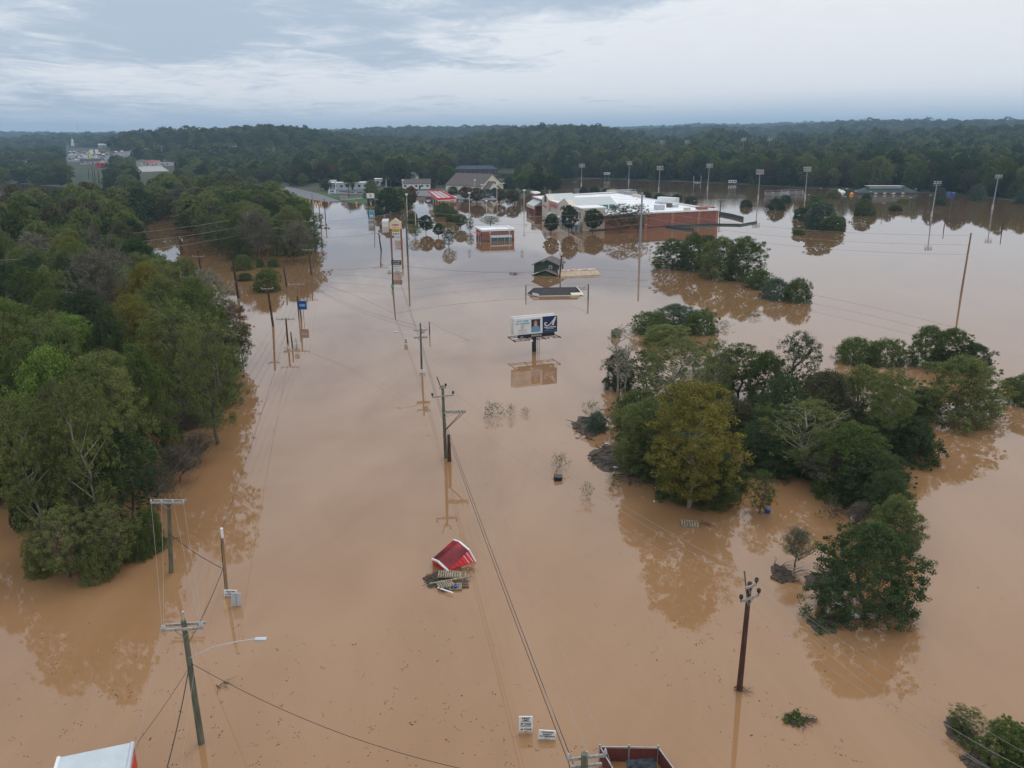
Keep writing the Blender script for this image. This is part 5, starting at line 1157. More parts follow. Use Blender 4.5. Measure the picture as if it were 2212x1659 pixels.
for i, (x, ty) in enumerate([(1426.6, 304), (1479.5, 304), (1599, 299), (1655, 299)]):
    d = at(x, 400); d = Vector((d.x, d.y)).normalized() * 880; b = Vector((d.x, d.y, ground_z(d.x, d.y))); mast(None, (x, ty), ['leftmost', 'second', 'third', 'rightmost'][i] + ' of the four far light masts rising out of the woods', bd=b, s=1.3)
# goal posts, scoreboards, bleachers, small lamps in the lake
def goal(px, py, w_, label, z=5.0):
    b = at(px, py); e = empty('goalpost', b, 0, label, 'goalpost'); m_ = MB(); m_.tube([(0, 0, -2), (0, 0, .4)], .12).tube([(-w_/2, 0, .4), (w_/2, 0, .4)], .11); m_.tube([(-w_/2, 0, .4), (-w_/2, 0, z)], .11).tube([(w_/2, 0, .4), (w_/2, 0, z)], .11); m_.build('frame', WHITE, e)
goal(1506, 395, 5.2, 'white goalpost frame rising from the flooded field'); goal(1684 - 5, 418, 3, 'faint smaller post frame on the flooded field', 3) if False else None
def board(px, py, w_, h_, z, mat, label, name='scoreboard', text_=None):
    b = at(px, py); e = empty(name, b, 0, label, name.replace('_', ' ')); MB().box((0, 0, z + h_ / 2), (w_, .4, h_)).build('panel', mat, e)
    q = MB(); q.box((-w_ * .3, .3, z / 2 - .5), (.2, .2, z + 1)).box((w_ * .3, .3, z / 2 - .5), (.2, .2, z + 1)); q.build('post', STEEL, e)
    for k in range(3): MB().box((-w_ * .3 + w_ * .3 * k, -.22, z + h_ * .5), (w_ * .2, .06, h_ * .45)).build('display', DARK, e)
board(1582, 398, 5.5, 1.8, 1.0, WHITE, 'white scoreboard at the far shore right of the goalpost'); board(1311, 386, 5, 1.6, 3.2, WHITE, 'small scoreboard by the trees above the round tree row')
def bleacher(px, py, w_, rz, label):
    b = at(px, py); e = empty('bleachers', b, rz, label, 'bleachers'); m_ = MB()
    for k in range(5): m_.box((0, k * .7, .3 + k * .38), (w_, .35, .08))
    m_.build('bench_rows', ALU, e); f = MB()
    for x in (-w_/2, -w_/6, w_/6, w_/2): f.bar((x, 0, -.5), (x, 3, 2.1), .1); f.bar((x, 3, -1), (x, 3, 2.8), .1)
    f.bar((-w_/2, 3, 2.8), (w_/2, 3, 2.8), .08); f.build('frame', ALU, e)
bleacher(1681, 424, 13, .12, 'left half-drowned aluminium bleachers'); bleacher(1716, 421, 13, .15, 'right half-drowned aluminium bleachers')
LK = [(1829, 437, 1829.5, 407), (1879, 437, 1881, 413), (1820, 463, 1825, 424), (1745, 447, 1747, 420), (1668, 431, 1669, 416), (1772, 428, 1773, 406), (1845, 434, 1849, 412), (1905, 461, 1909, 438), (1962, 448, 1967, 426), (1972, 444, 1978, 408), (2007, 440, 2010, 421), (2053, 450, 2060, 416), (1923, 442, 1926, 418)]
for i, (x, y, tx, ty) in enumerate(LK):
    pole('k%d' % i, (x, y), (tx, ty), 'thin green lamp post standing in the flooded courts at the right', mat=pmat('green_post', (.05, .14, .12), .6) if i == 0 else bpy.data.materials['green_post'], r=.12, group='green lamp posts of the flooded courts', name='lamp_post', cat='lamp post', arms=[dict(w=1.2, rz=0, dz=.1, ins=(), mat=WHITE)])
# ---------------------------------------------------------------- parking-lot lamps
PLL = ['lot lamp in front of the red fuel canopy, its globe bright', 'short lot lamp in the water right of the brown trees', 'tall lot lamp right of the cream gable', 'lot lamp at the wet parking entrance', 'lot lamp seen against the brown roof', 'white lot lamp right of the very tall grey pole', 'far lot lamp above the reddish tree', 'far lot lamp left of the reddish tree', 'tall lot lamp left of the supermarket', 'thin white post in front of the supermarket corner', 'thin post by the second gable']
for i, (x, y, tx, ty) in enumerate([(1014.6, 471, 1013.5, 417), (1051, 455, 1050.3, 434), (1073.6, 445, 1073, 399), (898, 484, 896, 441), (1025, 428, 1025.5, 389), (880, 469, 878, 420), (885.5, 440, 885.3, 401), (870, 430, 869.8, 389), (1132, 460, 1132, 411), (1251, 488, 1250.5, 466), (1199, 470, 1199, 430)]):
    b = at(x, y); t = top_of(b, tx, ty) - b; e = empty('lot_lamp', b, 0, PLL[i], 'lamp post', 'parking-lot lamp posts'); MB().tube([(0, 0, -1.5), tuple(t)], [.17, .12], 8).build('post', BEIGE, e)
    MB().tube([t + Vector((0, 0, -.3)), t + Vector((0, 0, .3))], [.55, .65], 12).build('lamp_head', WHITE, e)
# ---------------------------------------------------------------- roadside signs
def signbase(px, py, label, name='road_sign', rz=0, cat='sign', grp=None): return empty(name, at(px, py), rz, label, cat, grp)
# billboard
Bb = at(1156, 760); zl = ztop(Bb, 691); A = at(1110.4, 691, 5.35); B = at(1203.3, 683, 5.35); ang_ = rzdir(A, B); Wp = (B - A).length; Wp = min(Wp, 7.6)
bb = empty('billboard', Bb, ang_, 'roadside billboard on one black post, white poster with a portrait and a navy panel', 'billboard')
zb, zt_ = 2.95, 5.5; Hp = zt_ - zb; x0 = -Wp / 2 + .12
MB().tube([(0, .45, -2), (0, .45, 3.0)], .34, 18).build('post', DARK, bb, smooth=True)
m_ = MB(); m_.box((.52, .3, 1.0), (.05, .05, 4.0)).box((.85, .3, 1.0), (.05, .05, 4.0))
for i in range(11): m_.box((.685, .3, -.8 + i * .36), (.3, .04, .04))
m_.build('ladder', STEEL, bb)
def pan(x, y, z, w_, h_, mat, name, t=.02, rz=0): return MB().box((x, y, z), (w_, t, h_)).build(name, mat, bb)
X = lambda u: x0 + u * Wp; Z = lambda v: zt_ - v * Hp
MB().box((x0 + Wp / 2, .12, (zb + zt_) / 2), (Wp + .16, .2, Hp + .14)).build('panel_frame', WHITE, bb)
MB().box((x0 + Wp / 2 - .15, 1.1, (zb + zt_) / 2 + .08), (Wp + .1, .16, Hp + .2)).build('rear_panel', WHITE, bb)
pan(X(.325), 0, (zb + zt_) / 2, Wp * .655, Hp, WHITE, 'white_poster'); pan(X(.828), 0, (zb + zt_) / 2, Wp * .343, Hp, NAVY, 'navy_poster')
pan(X(.496), -.02, Z(.51), Wp * .208, Hp * .79, pmat('portrait_backdrop', (.035, .035, .04), .6), 'portrait_backdrop')
cx, w3, h3 = X(.496), Wp * .208, Hp * .79; zc = Z(.51); zb3 = zc - h3 / 2
sh_ = [(-.5, 0), (.48, 0), (.46, .30), (.36, .42), (.14, .50), (0, .40), (-.18, .50), (-.38, .42), (-.48, .30)]
MB().poly([(cx + a_ * w3, -.034, zb3 + .01 + c_ * h3) for a_, c_ in sh_], (0, -.004, 0)).build('portrait_shirt', SHIRT, bb)
m_ = MB(); m_.poly([(cx + a_ * w3, -.042, zb3 + c_ * h3) for a_, c_ in [(-.13, .5), (-.1, .38), (.02, .32), (.12, .42), (.14, .52)]], (0, -.003, 0))
m_.poly([(cx + (-.02 + .185 * math.cos(t)) * w3, -.047, zb3 + (.665 + .225 * math.sin(t)) * h3) for t in [i * math.pi / 10 for i in range(20)]], (0, -.003, 0)); m_.build('portrait_face', SKIN, bb)
m_ = MB(); m_.poly([(cx + (-.02 + .10 * math.cos(t)) * w3, -.054, zb3 + (.565 + .03 * math.sin(t)) * h3) for t in [i * math.pi / 6 for i in range(12)]]); m_.build('portrait_smile', WHITE, bb)
m_ = MB(); 
for s in (-.10, .06): m_.box((cx + s * w3, -.054, zb3 + .70 * h3), (.07 * w3, .004, .022 * h3))
m_.build('portrait_eyes', DARK, bb)
def bt(body, u, v, w_, h_, mat, **k): return textw(body, w_, h_, mat, bb, (X(u), -.03, Z(v)), **k)
bt('AUTO · HOME', .186, .166, Wp * .275, .24, TEALT, bold=.02); bt('LIFE · BUSINESS', .186, .326, Wp * .315, .24, TEALT, bold=.02)
m_ = MB(); pr_ = [(X(.189) + .27 * math.cos(i * math.pi / 12), -.03, Z(.546) + .27 * math.sin(i * math.pi / 12)) for i in range(25)]; m_.tube(pr_, .02, 4, False); m_.build('round_logo', GREYP, bb)
bt('JK', .189, .546, .26, .30, GREYP); bt('Jeff Kincaid', .192, .735, Wp * .195, .22, GREYP); MB().box((X(.192), -.03, Z(.80)), (Wp * .16, .01, .015)).build('rule', GREYP, bb); bt('jkinsurancegroup.com', .196, .90, Wp * .205, .11, INK)
# the big script A: swash, thin and thick strokes
def quadline(pts, ws, mat, name):
    m_ = MB()
    for (a, b), (wa, wb) in zip(zip(pts, pts[1:]), zip(ws, ws[1:])):
        a = Vector((X(a[0]), 0, Z(a[1]))); b = Vector((X(b[0]), 0, Z(b[1]))); n = (b - a).normalized(); n = Vector((-n.z, 0, n.x))
        m_.poly([a + n * wa + Vector((0, -.03, 0)), a - n * wa + Vector((0, -.03, 0)), b - n * wb + Vector((0, -.03, 0)), b + n * wb + Vector((0, -.03, 0))])
    return m_.build(name, mat, bb)
quadline([(.965, .07), (.925, .30), (.89, .56)], [.10, .14, .14], WHITE, 'script_letter'); quadline([(.96, .05), (.90, .28), (.84, .48), (.79, .575), (.745, .59), (.71, .52), (.705, .42), (.735, .37), (.76, .42)], [.05, .06, .07, .07, .075, .08, .08, .07, .05], WHITE, 'script_letter')
quadline([(.85, .385), (.94, .36)], [.04, .04], WHITE, 'script_letter'); quadline([(.86, .575), (.925, .56)], [.03, .03], WHITE, 'script_letter')
bt('Auto-Owners', .828, .675, Wp * .29, .25, WHITE, shear=.3, bold=.03); bt('INSURANCE', .828, .775, Wp * .175, .11, WHITE, bold=.02); bt('simply human sense', .828, .895, Wp * .285, .17, SKYB, bold=.01)
MB().box((x0 + Wp * .52, .35, zb - .32), (Wp * .83, .8, .58)).build('apron', DARK, bb); textw('HEADRICK', 1.75, .27, WHITE, bb, (x0 + Wp * .52 - .05, -.07, zb - .30))
m_ = MB(); q_ = [(x0 + Wp * .16 + .22 * math.cos(t), -.07, zb - .36 + .08 * math.sin(t)) for t in [i * math.pi / 8 for i in range(17)]]; m_.tube(q_, .015, 4, False); m_.tube([(x0 + Wp * .16 + .2, -.07, zb - .36), (x0 + Wp * .16 + .33, -.07, zb - .28), (x0 + Wp * .16 + .33, -.07, zb - .44), (x0 + Wp * .16 + .2, -.07, zb - .36)], .015, 4, False); m_.build('fish_emblem', WHITE, bb)
m_ = MB(); zc_ = zb - .72
for y in (-1.0, -.15, 1.5, 2.3): m_.box((x0 + Wp / 2, y, zc_), (Wp + .5, .07, .07))
for i in range(9): x = x0 - .2 + (Wp + .4) * i / 8; m_.box((x, -.57, zc_ + .01), (.06, .9, .07)).box((x, 1.9, zc_ + .01), (.06, .85, .07))
for x in (x0 - .2, x0 + Wp * .33, x0 + Wp * .67, x0 + Wp + .2): m_.box((x, .65, zc_ - .09), (.1, 3.4, .1))
m_.build('catwalk', DARK, bb)
for x in (x0 + Wp * .32, x0 + Wp * .78): MB().box((x, -1.3, zc_ - .05), (.45, .3, .22)).build('flood_lamp', WHITE, bb)
# supermarket pylon sign
sp = signbase(857, 538, 'tall supermarket sign with a gabled cream top and red lettering above a yellow panel', 'pylon_sign')
s_ = depth(sp.location) / F_PX
def sq(e, pxw, pxh, cx_, cy_, mat, name, ty, y=0, d=.3): z = ztop(e.location, cy_); w_ = pxw * s_; h_ = pxh * s_ * 1.06; MB().box(((cx_ - ty) * s_, y, z), (w_, d, h_)).build(name, mat, e); return ((cx_ - ty) * s_, y - d / 2 - .02, z, w_, h_)
for x in (-1.55, 1.55): MB().box((x, .15, 3), (.5, .5, 10)).build('column', BRICK, sp)
zz1, zz2, zz3 = ztop(sp.location, 489), ztop(sp.location, 480), ztop(sp.location, 471)
MB().poly([(-1.8, -.3, ztop(sp.location, 494)), (1.8, -.3, ztop(sp.location, 494)), (1.75, -.3, zz2), (0, -.3, zz3), (-1.75, -.3, zz2)], (0, .9, 0)).build('gable_panel', CREAM, sp)
textw('Ingles', 2.1, .75, RED, sp, (0, -.33, ztop(sp.location, 485.5)), bold=.04); textw('MARKETS', 1.9, .22, GREYP, sp, (0, -.33, ztop(sp.location, 490.5)))
for cy_, h_, mt, nm in ((498, 6.5, YEL, 'yellow_panel'), (505.2, 6.6, WHITE, 'logo_panel')):
    MB().box((0, -.1, ztop(sp.location, cy_)), (2.35, .3, h_ * s_ * 1.03)).build(nm, mt, sp)
for k in range(3): MB().box((0, -.27, ztop(sp.location, 496.4 + 1.7 * k)), (2.0 - .4 * (k == 2), .02, .11)).build('text_line', BRICK, sp)
for k, mt in enumerate((TEALT, pmat('green_disc', (.05, .2, .05), .5), GREYP)): MB().tube([(-.75 + .75 * k, -.26, ztop(sp.location, 505.2)), (-.75 + .75 * k, -.29, ztop(sp.location, 505.2))], .29, 14).build('round_logo', mt, sp)
def textsign(px, py, w_, h_, z0, lines, label, mat=WHITE, name='road_sign', posts=1, rz=0, back=STEEL, pm=STEEL, tilt=0, cat='sign', d=.05):
    e = signbase(px, py, label, name, rz, cat); e.rotation_euler.y = tilt
    MB().box((0, 0, z0 + h_ / 2), (w_, d, h_)).build('panel', mat, e)
    for i in range(posts): x = 0 if posts == 1 else (-w_ / 2 + .06 + i * (w_ - .12)); MB().box((x, d / 2 + .05, z0 / 2 + h_ / 2 - .8), (.07, .06, z0 + h_ * .9 + 1.6)).build('post', pm, e)
    for body, cz, fw, fh, mt in lines:
        if body: textw(body, w_ * fw, h_ * fh, mt, e, (0, -d / 2 - .012, z0 + h_ * cz), bold=.01)
        else: MB().box((0, -d / 2 - .008, z0 + h_ * cz), (w_ * fw, .008, h_ * fh)).build('text_line', mt, e)
    return e
textsign(861, 518, 2.7, 3.1, .25, [('Ingles', .83, .72, .17, RED), ('PHARMACY', .56, .86, .11, TEALT), (0, .40, .8, .035, RED), (0, .28, .8, .035, RED), (0, .15, .8, .035, INK)], 'lower white supermarket sign standing in the water in front of the gabled sign', posts=2, name='panel_sign', d=.3)
textsign(859, 589, 2.1, 1.75, .1, [('Sports', .82, .8, .2, INK), ('Hobby Building', .48, .9, .2, TEALT), ('for lease', .18, .6, .15, INK)], 'white shop sign panel under a dark brown header behind the cable pole', posts=2, name='panel_sign', d=.2)
e = bpy.context.scene.objects[-1] if False else None
hd_ = signbase(857, 588.5, 'dark brown header board with white script on the shop sign', 'header_sign'); zq = 1.95; MB().box((0, 0, zq + .55), (2.5, .2, 1.1)).build('panel', pmat('dark_brown_board', (.06, .05, .04), .7), hd_); textw('Country', 2.1, .42, WHITE, hd_, (0, -.12, zq + .75), shear=.3); textw('Corner', 1.7, .3, WHITE, hd_, (0, -.12, zq + .28), shear=.3); MB().box((-1.1, .13, .9), (.1, .06, 4)).box((1.1, .13, .9), (.1, .06, 4)).build('post', DARK, hd_)
textsign(841, 587.5, 1.1, .55, .05, [(0, .7, .7, .1, GREYP), (0, .35, .8, .12, GREYP)], 'small white sign just above the water left of the shop sign')
textsign(1297.5 * 0 + 877, 744, .62, .78, .15, [('SPEED', .86, .6, .12, INK), ('LIMIT', .70, .55, .12, INK), ('45', .33, .66, .38, INK)], 'white speed limit 45 sign just above the water')
textsign(1136, 1582, .78, .98, .1, [('WEIGHT', .89, .6, .10, INK), ('LIMIT', .75, .45, .10, INK), (0, .65, .8, .02, INK), ('39 TONS', .50, .75, .12, INK), (0, .38, .8, .02, INK), (0, .32, .7, .02, INK), ('43 TONS', .13, .8, .12, INK)], 'upright white weight limit sign near the bottom edge')
textsign(1181, 1597, .98, .58, .02, [('STATE OWNED', .82, .66, .13, INK), ('PROPERTY', .58, .5, .13, INK), ('NO TRESPASSING', .36, .85, .13, INK), (0, .15, .3, .04, INK)], 'wide white no trespassing sign right of the weight limit sign', tilt=.09)
textsign(499, 1288, .95, .5, .02, [('STATE OWNED', .8, .66, .14, INK), ('PROPERTY', .54, .5, .13, INK), ('NO TRESPASSING', .26, .85, .13, INK)], 'wide white no trespassing sign at the foot of the rusty-brown pole', tilt=.05)
textsign(511, 1309, .72, 1.0, .05, [(0, .5, .06, .98, STEEL)], 'grey aluminium back of a road sign beside the rusty-brown pole', mat=ALU, tilt=.06)
e = signbase(486, 1316, 'thin yellow marker rod leaning in the water left of the grey sign back', 'marker_rod'); e['category'] = 'marker'; MB().tube([(0, 0, -.5), (.02, 0, .62)], .03, 6).build('rod', YEL, e)
textsign(641, 752, .85, .6, .05, [(0, .5, .06, .98, STEEL)], 'lower of two white sign backs beside the short speckled pole', mat=WHITE)
textsign(641, 752.5, .8, .8, .95, [(0, .5, .06, .98, STEEL)], 'upper white sign back on the post beside the short speckled pole', mat=WHITE)
textsign(620, 755, 1.25, .42, .1, [(0, .5, .05, .98, STEEL)], 'tilted white sign back at the foot of the brown crossarm pole', mat=WHITE, tilt=.1)
textsign(912, 806, .85, .5, .02, [(0, .5, .05, .98, STEEL)], 'white sign back at the foot of the transformer pole', mat=WHITE, tilt=.06)
e = textsign(656, 690, 1.5, 1.6, 1.9, [(0, .5, .7, .3, SKYB)], 'square blue sign on a dark post near the tan crossarm pole', mat=BLUE, name='blue_sign', pm=DARK, d=.3); MB().box((-.85, 0, 1.9), (.16, .2, 5)).build('side_post', DARK, e)
e = textsign(804, 476, 2.2, 3.4, .8, [(0, .62, .7, .3, TEALT), (0, .3, .6, .12, WHITE)], 'small blue and white shop sign by the pale pole', mat=SKYB, posts=2, name='shop_sign', d=.3)
e = textsign(802, 452, 3.6, 2.2, 5.2, [('0', .5, .2, .6, INK)], 'tall fuel price sign with a white arched top between two posts', posts=2, name='price_sign', d=.4)
MB().box((0, 0, 3.2), (3.2, .3, 3.0)).build('price_panel', DARK, e); textw('2.99', 1.6, .8, SKYB, e, (0, -.2, 3.9)); MB().box((0, -.2, 2.6), (.5, .05, 1.6)).build('reflective_strip', YEL, e)
textsign(803, 487, 2.6, 2.0, .2, [(0, .7, .8, .12, INK), (0, .4, .8, .12, INK)], 'grey reader board low over the water beneath the shop sign', mat=ALU, posts=2, name='reader_board')
e = textsign(718, 421.5, 4.4, 2.8, .3, [(0, .7, .55, .3, BLUE), (0, .3, .7, .15, BLUE)], 'white sign with blue print on the lawn by the road', posts=2, name='lawn_sign', d=.3)
e = textsign(743, 434, 3.2, 2.4, .3, [(0, .7, .8, .3, BRICK2), (0, .3, .7, .2, GREYP)], 'pinkish sign at the flood edge on the lawn', posts=2, name='lawn_sign', d=.2, mat=ALU)
for i, (x, y) in enumerate([(669, 443 - 6), (677, 440), (683, 442.5), (690, 443), (694, 441.5), (770, 442), (710, 441)]):
    e = signbase(x, y, ['leftmost', 'second', 'third', 'fourth', 'fifth', 'far right', 'sixth'][i] + ' small orange barrier of the row across the flooded road', 'traffic_barrier', cat='barrier', grp='orange barriers across the road'); MB().tube([(0, 0, -.3), (0, 0, 1.5)], [.42, .3], 10).build('drum', pmat('orange_plastic', (.75, .30, .03), .5) if i == 0 else bpy.data.materials['orange_plastic'], e); MB().tube([(0, 0, .7), (0, 0, .95)], [.385, .36], 10).build('band', WHITE, e)
# white box trailer by the sign
e = trailer(829, 491, 11, 'white box trailer parked in the water left of the supermarket sign', math.pi / 2 + .12, mat=BRICK2); e.location = at(829, 490) + Vector((0, 5, -.6)); MB().box((-5.55, 0, 1.3), (.08, 2.45, 2.6)).build('rear_door', WHITE, e)
# ---------------------------------------------------------------- drowned shack, roofs
def rel(e, p): return local(e, p)
b = at(1150, 591); b.z = -.55; sk = empty('wooden_shack', b, -.28, 'green wooden shack with two shingled gable roofs, drowned to its eaves', 'shack')
MB().box((3.3, 3.6, .6), (6.2, 5.6, 4.0)).build('wall', GWOOD, sk)
m_ = MB(); m_.poly([(-.3, .3, 2.5), (-.3, 7.0, 2.5), (3.3, 7.0, 4.0), (3.3, .3, 4.0)], (0, 0, .16)).poly([(6.9, .3, 2.5), (6.9, 7.0, 2.5), (3.3, 7.0, 4.0), (3.3, .3, 4.0)], (0, 0, .16)); m_.build('roof', SHINGB, sk)
MB().poly([(.2, .8, 2.5), (6.4, .8, 2.5), (3.3, .8, 3.85)], (0, .1, 0)).build('gable', GWOOD, sk)
MB().poly([(-.2, 4.6, 2.73), (.2, 6.9, 2.9), (2.2, 6.9, 3.75), (1.9, 5.0, 3.62)], (0, 0, .03)).build('tin_patch', ALU, sk)
m_ = MB(); m_.poly([(.4, -2.6, .45), (.4, .75, .45), (3.9, .75, 1.75), (3.9, -2.6, 1.75)], (0, 0, .14)).poly([(7.4, -2.6, .45), (7.4, .75, .45), (3.9, .75, 1.75), (3.9, -2.6, 1.75)], (0, 0, .14)); m_.build('porch_roof', SHINGB, sk)
MB().poly([(1.0, -2.3, .2), (6.8, -2.3, .2), (3.9, -2.3, 1.6)], (0, .1, 0)).build('porch_gable', GWOOD, sk); MB().poly([(.45, -2.5, .63), (.45, -.6, .63), (1.7, -.3, 1.1), (2.1, -2.5, 1.24)], (0, 0, .03)).poly([(2.2, -.4, 1.28), (3.7, .6, 1.84), (2.4, .6, 1.35)], (0, 0, .03)).build('tin_patch', ALU, sk)
MB().box((4.4, .74, 2.2), (.8, .1, .7)).build('window_frame', WHITE, sk); MB().box((4.4, .72, 2.2), (.55, .12, .45)).build('window', GLASS, sk); MB().tube([(6.8, .9, 1.2), (6.8, .9, 2.6)], .35, 10).build('water_tank', ALU, sk)
b = at(1208, 597); c2 = at(1299, 594); rz_ = rzdir(b, c2); L2 = (c2 - b).length; e = empty('tin_roof', b, rz_, 'long rusty tin roof of a drowned shed beside the green shack', 'roof')
MB().poly([(0, 0, -.1), (L2, 0, .05), (L2 - .8, 3.2, 1.1), (.2, 3.2, 1.0)], (0, 0, .06)).build('roof_slope', TIN, e); MB().poly([(.2, 3.25, 1.02), (L2 - .8, 3.25, 1.12), (L2 - .9, 4.6, .7), (.2, 4.6, .6)], (0, 0, .06)).build('far_slope', RUSTM, e); MB().poly([(.2, 2.3, .80), (L2 - .9, 2.3, .92), (L2 - .8, 3.3, 1.2), (.2, 3.3, 1.12)], (0, 0, .03)).build('rusty_ridge', RUSTM, e)
b = at(1140, 640); c2 = at(1263, 638); L2 = (c2 - b).length; rz_ = rzdir(b, c2); e = empty('shingle_roof', b, rz_, 'long black shingled roof just above the water, boards lying along its front', 'roof')
MB().poly([(1.6, -.2, -.1), (L2 - .5, .4, 0), (L2 - 1.4, 2.5, 1.25), (1.4, 2.5, 1.25)], (0, 0, .1)).build('roof_slope', SHING, e); MB().poly([(1.6, 5.2, -.1), (L2 - .5, 5.2, 0), (L2 - 1.4, 2.55, 1.25), (1.4, 2.55, 1.25)], (0, 0, .1)).build('far_slope', SHING, e)
MB().poly([(1.6, -.2, 0), (1.6, 5.2, 0), (1.42, 2.5, 1.25)]).poly([(0, 2.5, .1), (1.6, -.2, .0), (1.42, 2.5, 1.3)]).build('gable', SHING, e); MB().poly([(L2 - 2.8, -.3, .1), (L2 - .3, -.1, .1), (L2 - .5, .6, .45), (L2 - 3.0, .5, .4)], (0, 0, .1)).build('tin_patch', CREAM, e); MB().poly([(1.0, .2, .2), (2.3, -.9, .1), (2.3, -.9, .6), (1.0, .2, .75)], (0, .05, 0)).build('fascia_board', WHITE, e)
MB().bar((L2 - 1.4, 2.5, 1.4), (L2 - .3, -.1, .15), .16).build('edge_board', WHITE, e); MB().box((L2 / 2 + .5, -.4, .02), (L2 - 3.2, .8, .16)).build('gutter_debris', TIN, e)
# ---------------------------------------------------------------- floating red shed roof
Q = dict(a=at(933.6, 1207.3, .5), r1=at(946, 1212.4, .75), c=at(969, 1234, .08), d=at(1027, 1213, .05), r2=at(1013.7, 1189, .95), f=at(980, 1166.5, .9), g=at(992.4, 1171, 1.25))
o_ = at(975, 1222); e = empty('shed_roof', o_, 0, 'bright red metal shed roof with white trim floating beside the pallets', 'roof')
Q = {k: v - o_ for k, v in Q.items()}
def ribbed(p1, p2, p3, p4, n, name):  # p1-p2 lower edge, p4-p3 upper edge, ribs run between short edges
    m_ = MB(); 
    for i in range(n):
        s, t = i / n, (i + .8) / n
        m_.poly([p1.lerp(p4, s), p2.lerp(p3, s), p2.lerp(p3, t), p1.lerp(p4, t)], (0, 0, .03))
        s = t; t = (i + 1) / n; m_.poly([p1.lerp(p4, s) + Vector((0, 0, .04)), p2.lerp(p3, s) + Vector((0, 0, .04)), p2.lerp(p3, t) + Vector((0, 0, .04)), p1.lerp(p4, t) + Vector((0, 0, .04))], (0, 0, .03))
    return m_.build(name, CRED, e)
ribbed(Q['a'], Q['f'], Q['g'], Q['r1'], 7, 'roof_slope'); ribbed(Q['r1'], Q['g'], Q['r2'], Q['c'], 12, 'roof_slope'); 
m_ = MB(); m_.poly([Q['c'], Q['r2'], Q['d']], (0, 0, .04)); o__ = m_.build('side_wall', RED, e)
for k in range(7):
    s = k / 7; a_ = Q['c'].lerp(Q['r2'], s); MB().bar(a_ + Vector((0, 0, .06)), Q['c'].lerp(Q['d'], min(1, s * 1.0 + .05)).lerp(Q['d'], 0) + Vector((0, 0, .06)), .04).build('rib', [RED, WHITE][k > 4], e)
m_ = MB(); m_.bar(Q['a'], Q['r1'], .16, .12).bar(Q['r1'], Q['c'], .16, .12).bar(Q['f'], Q['g'], .16, .12).bar(Q['g'], Q['r2'], .16, .12).bar(Q['r2'], Q['d'], .13, .1); m_.build('white_trim', WHITE, e)
MB().poly([Q['a'], Q['r1'], Q['c'], Q['c'] + Vector((0, .2, -.6)), Q['a'] + Vector((0, .2, -.8))]).build('end_wall', RED, e)
# ---------------------------------------------------------------- pallets
def pallet_mb(L_=1.2, W_=1.0, n=7, missing=()):
    m_ = MB()
    for i in range(n):
        if i in missing: continue
        m_.box((-L_/2 + L_ * (i + .5) / n, 0, .12), (L_ / n * .58, W_, .022))
    for y in (-W_/2 + .05, 0, W_/2 - .05): m_.box((0, y, .06), (L_, .05, .09))
    for x in (-L_/2 + .06, 0, L_/2 - .06): m_.box((x, 0, .004), (.1, W_, .02))
    return m_
PAL = [(963, 1242, 0, 1, 'cleanest pallet lying flat at the red roof corner', OLDW, (), .25), (984, 1243, .05, .8, 'slatted pallet right of the cleanest one, against the red roof', OLDW, (2,), .1), (994, 1245, .0, .8, 'broken open pallet frame at the right of the pallet raft', OLDW, (1, 2, 4, 5), .12),
 (947, 1246, .5, 1, 'dark tilted pallet on the left of the raft', DRIFT, (3,), .05), (935, 1250, .75, 1, 'dark half-sunk pallet at the left end of the raft', DRIFT, (), 0), (944, 1258, -.4, .8, 'broken pallet with gaps in the lower left of the raft', DRIFT, (2, 4), 0), (962, 1264, .35, 1, 'pale pallet tilted in the front of the raft', OLDW, (), .12), (968, 1270, .2, .9, 'pallet sunk under the pale one at the front', DRIFT, (5,), 0), (984, 1269, .05, .8, 'small pallet with a blue rag at the front right', OLDW, (1, 3), .05), (995, 1264, .1, 1, 'muddy pallet at the right front of the raft', DRIFT, (), -.02)]
for i, (x, y, rz, s, lb, mt, ms, z) in enumerate(PAL):
    b = at(x, y, z); o = pallet_mb(missing=ms).build('pallet', mt); o.location = b; o.rotation_euler = (.06 * (i % 3 - 1), .05 * (i % 2), rz); o.scale = (s, s, 1); tag(o, lb, 'pallet', 'pallets floating by the red roof')
o = MB().bar((-1.6, 0, 0), (1.6, 0, 0), .12, .1).build('plank', OLDW); o.location = at(973, 1253, .2); o.rotation_euler = (0, 0, .32); tag(o, 'long pale plank across the middle of the pallet raft', 'plank')
o = MB().bar((-.7, 0, 0), (.7, 0, 0), .09, .06).build('plank', WHITE); o.location = at(962, 1275, .2); o.rotation_euler = (0, 0, -.55); tag(o, 'short white plank at the front of the pallet raft', 'plank')
o = MB().ball((0, 0, .05), (.22, .15, .08)).build('rag', BLUE); o.location = at(985, 1268, .16); tag(o, 'blue rag lying on a small pallet', 'rag')
for x, y, rz, lb in ((1490, 1133, -.15, 'weathered pallet floating alone below the big sycamore'), (1690, 1245 + 3, .6, 'brown pallet at the debris left of the big dark bush')):
    o = pallet_mb(1.5, 1.1).build('pallet', DRIFT if x > 1600 else OLDW); o.location = at(x, y, .02); o.rotation_euler = (.08, 0, rz); tag(o, lb, 'pallet')
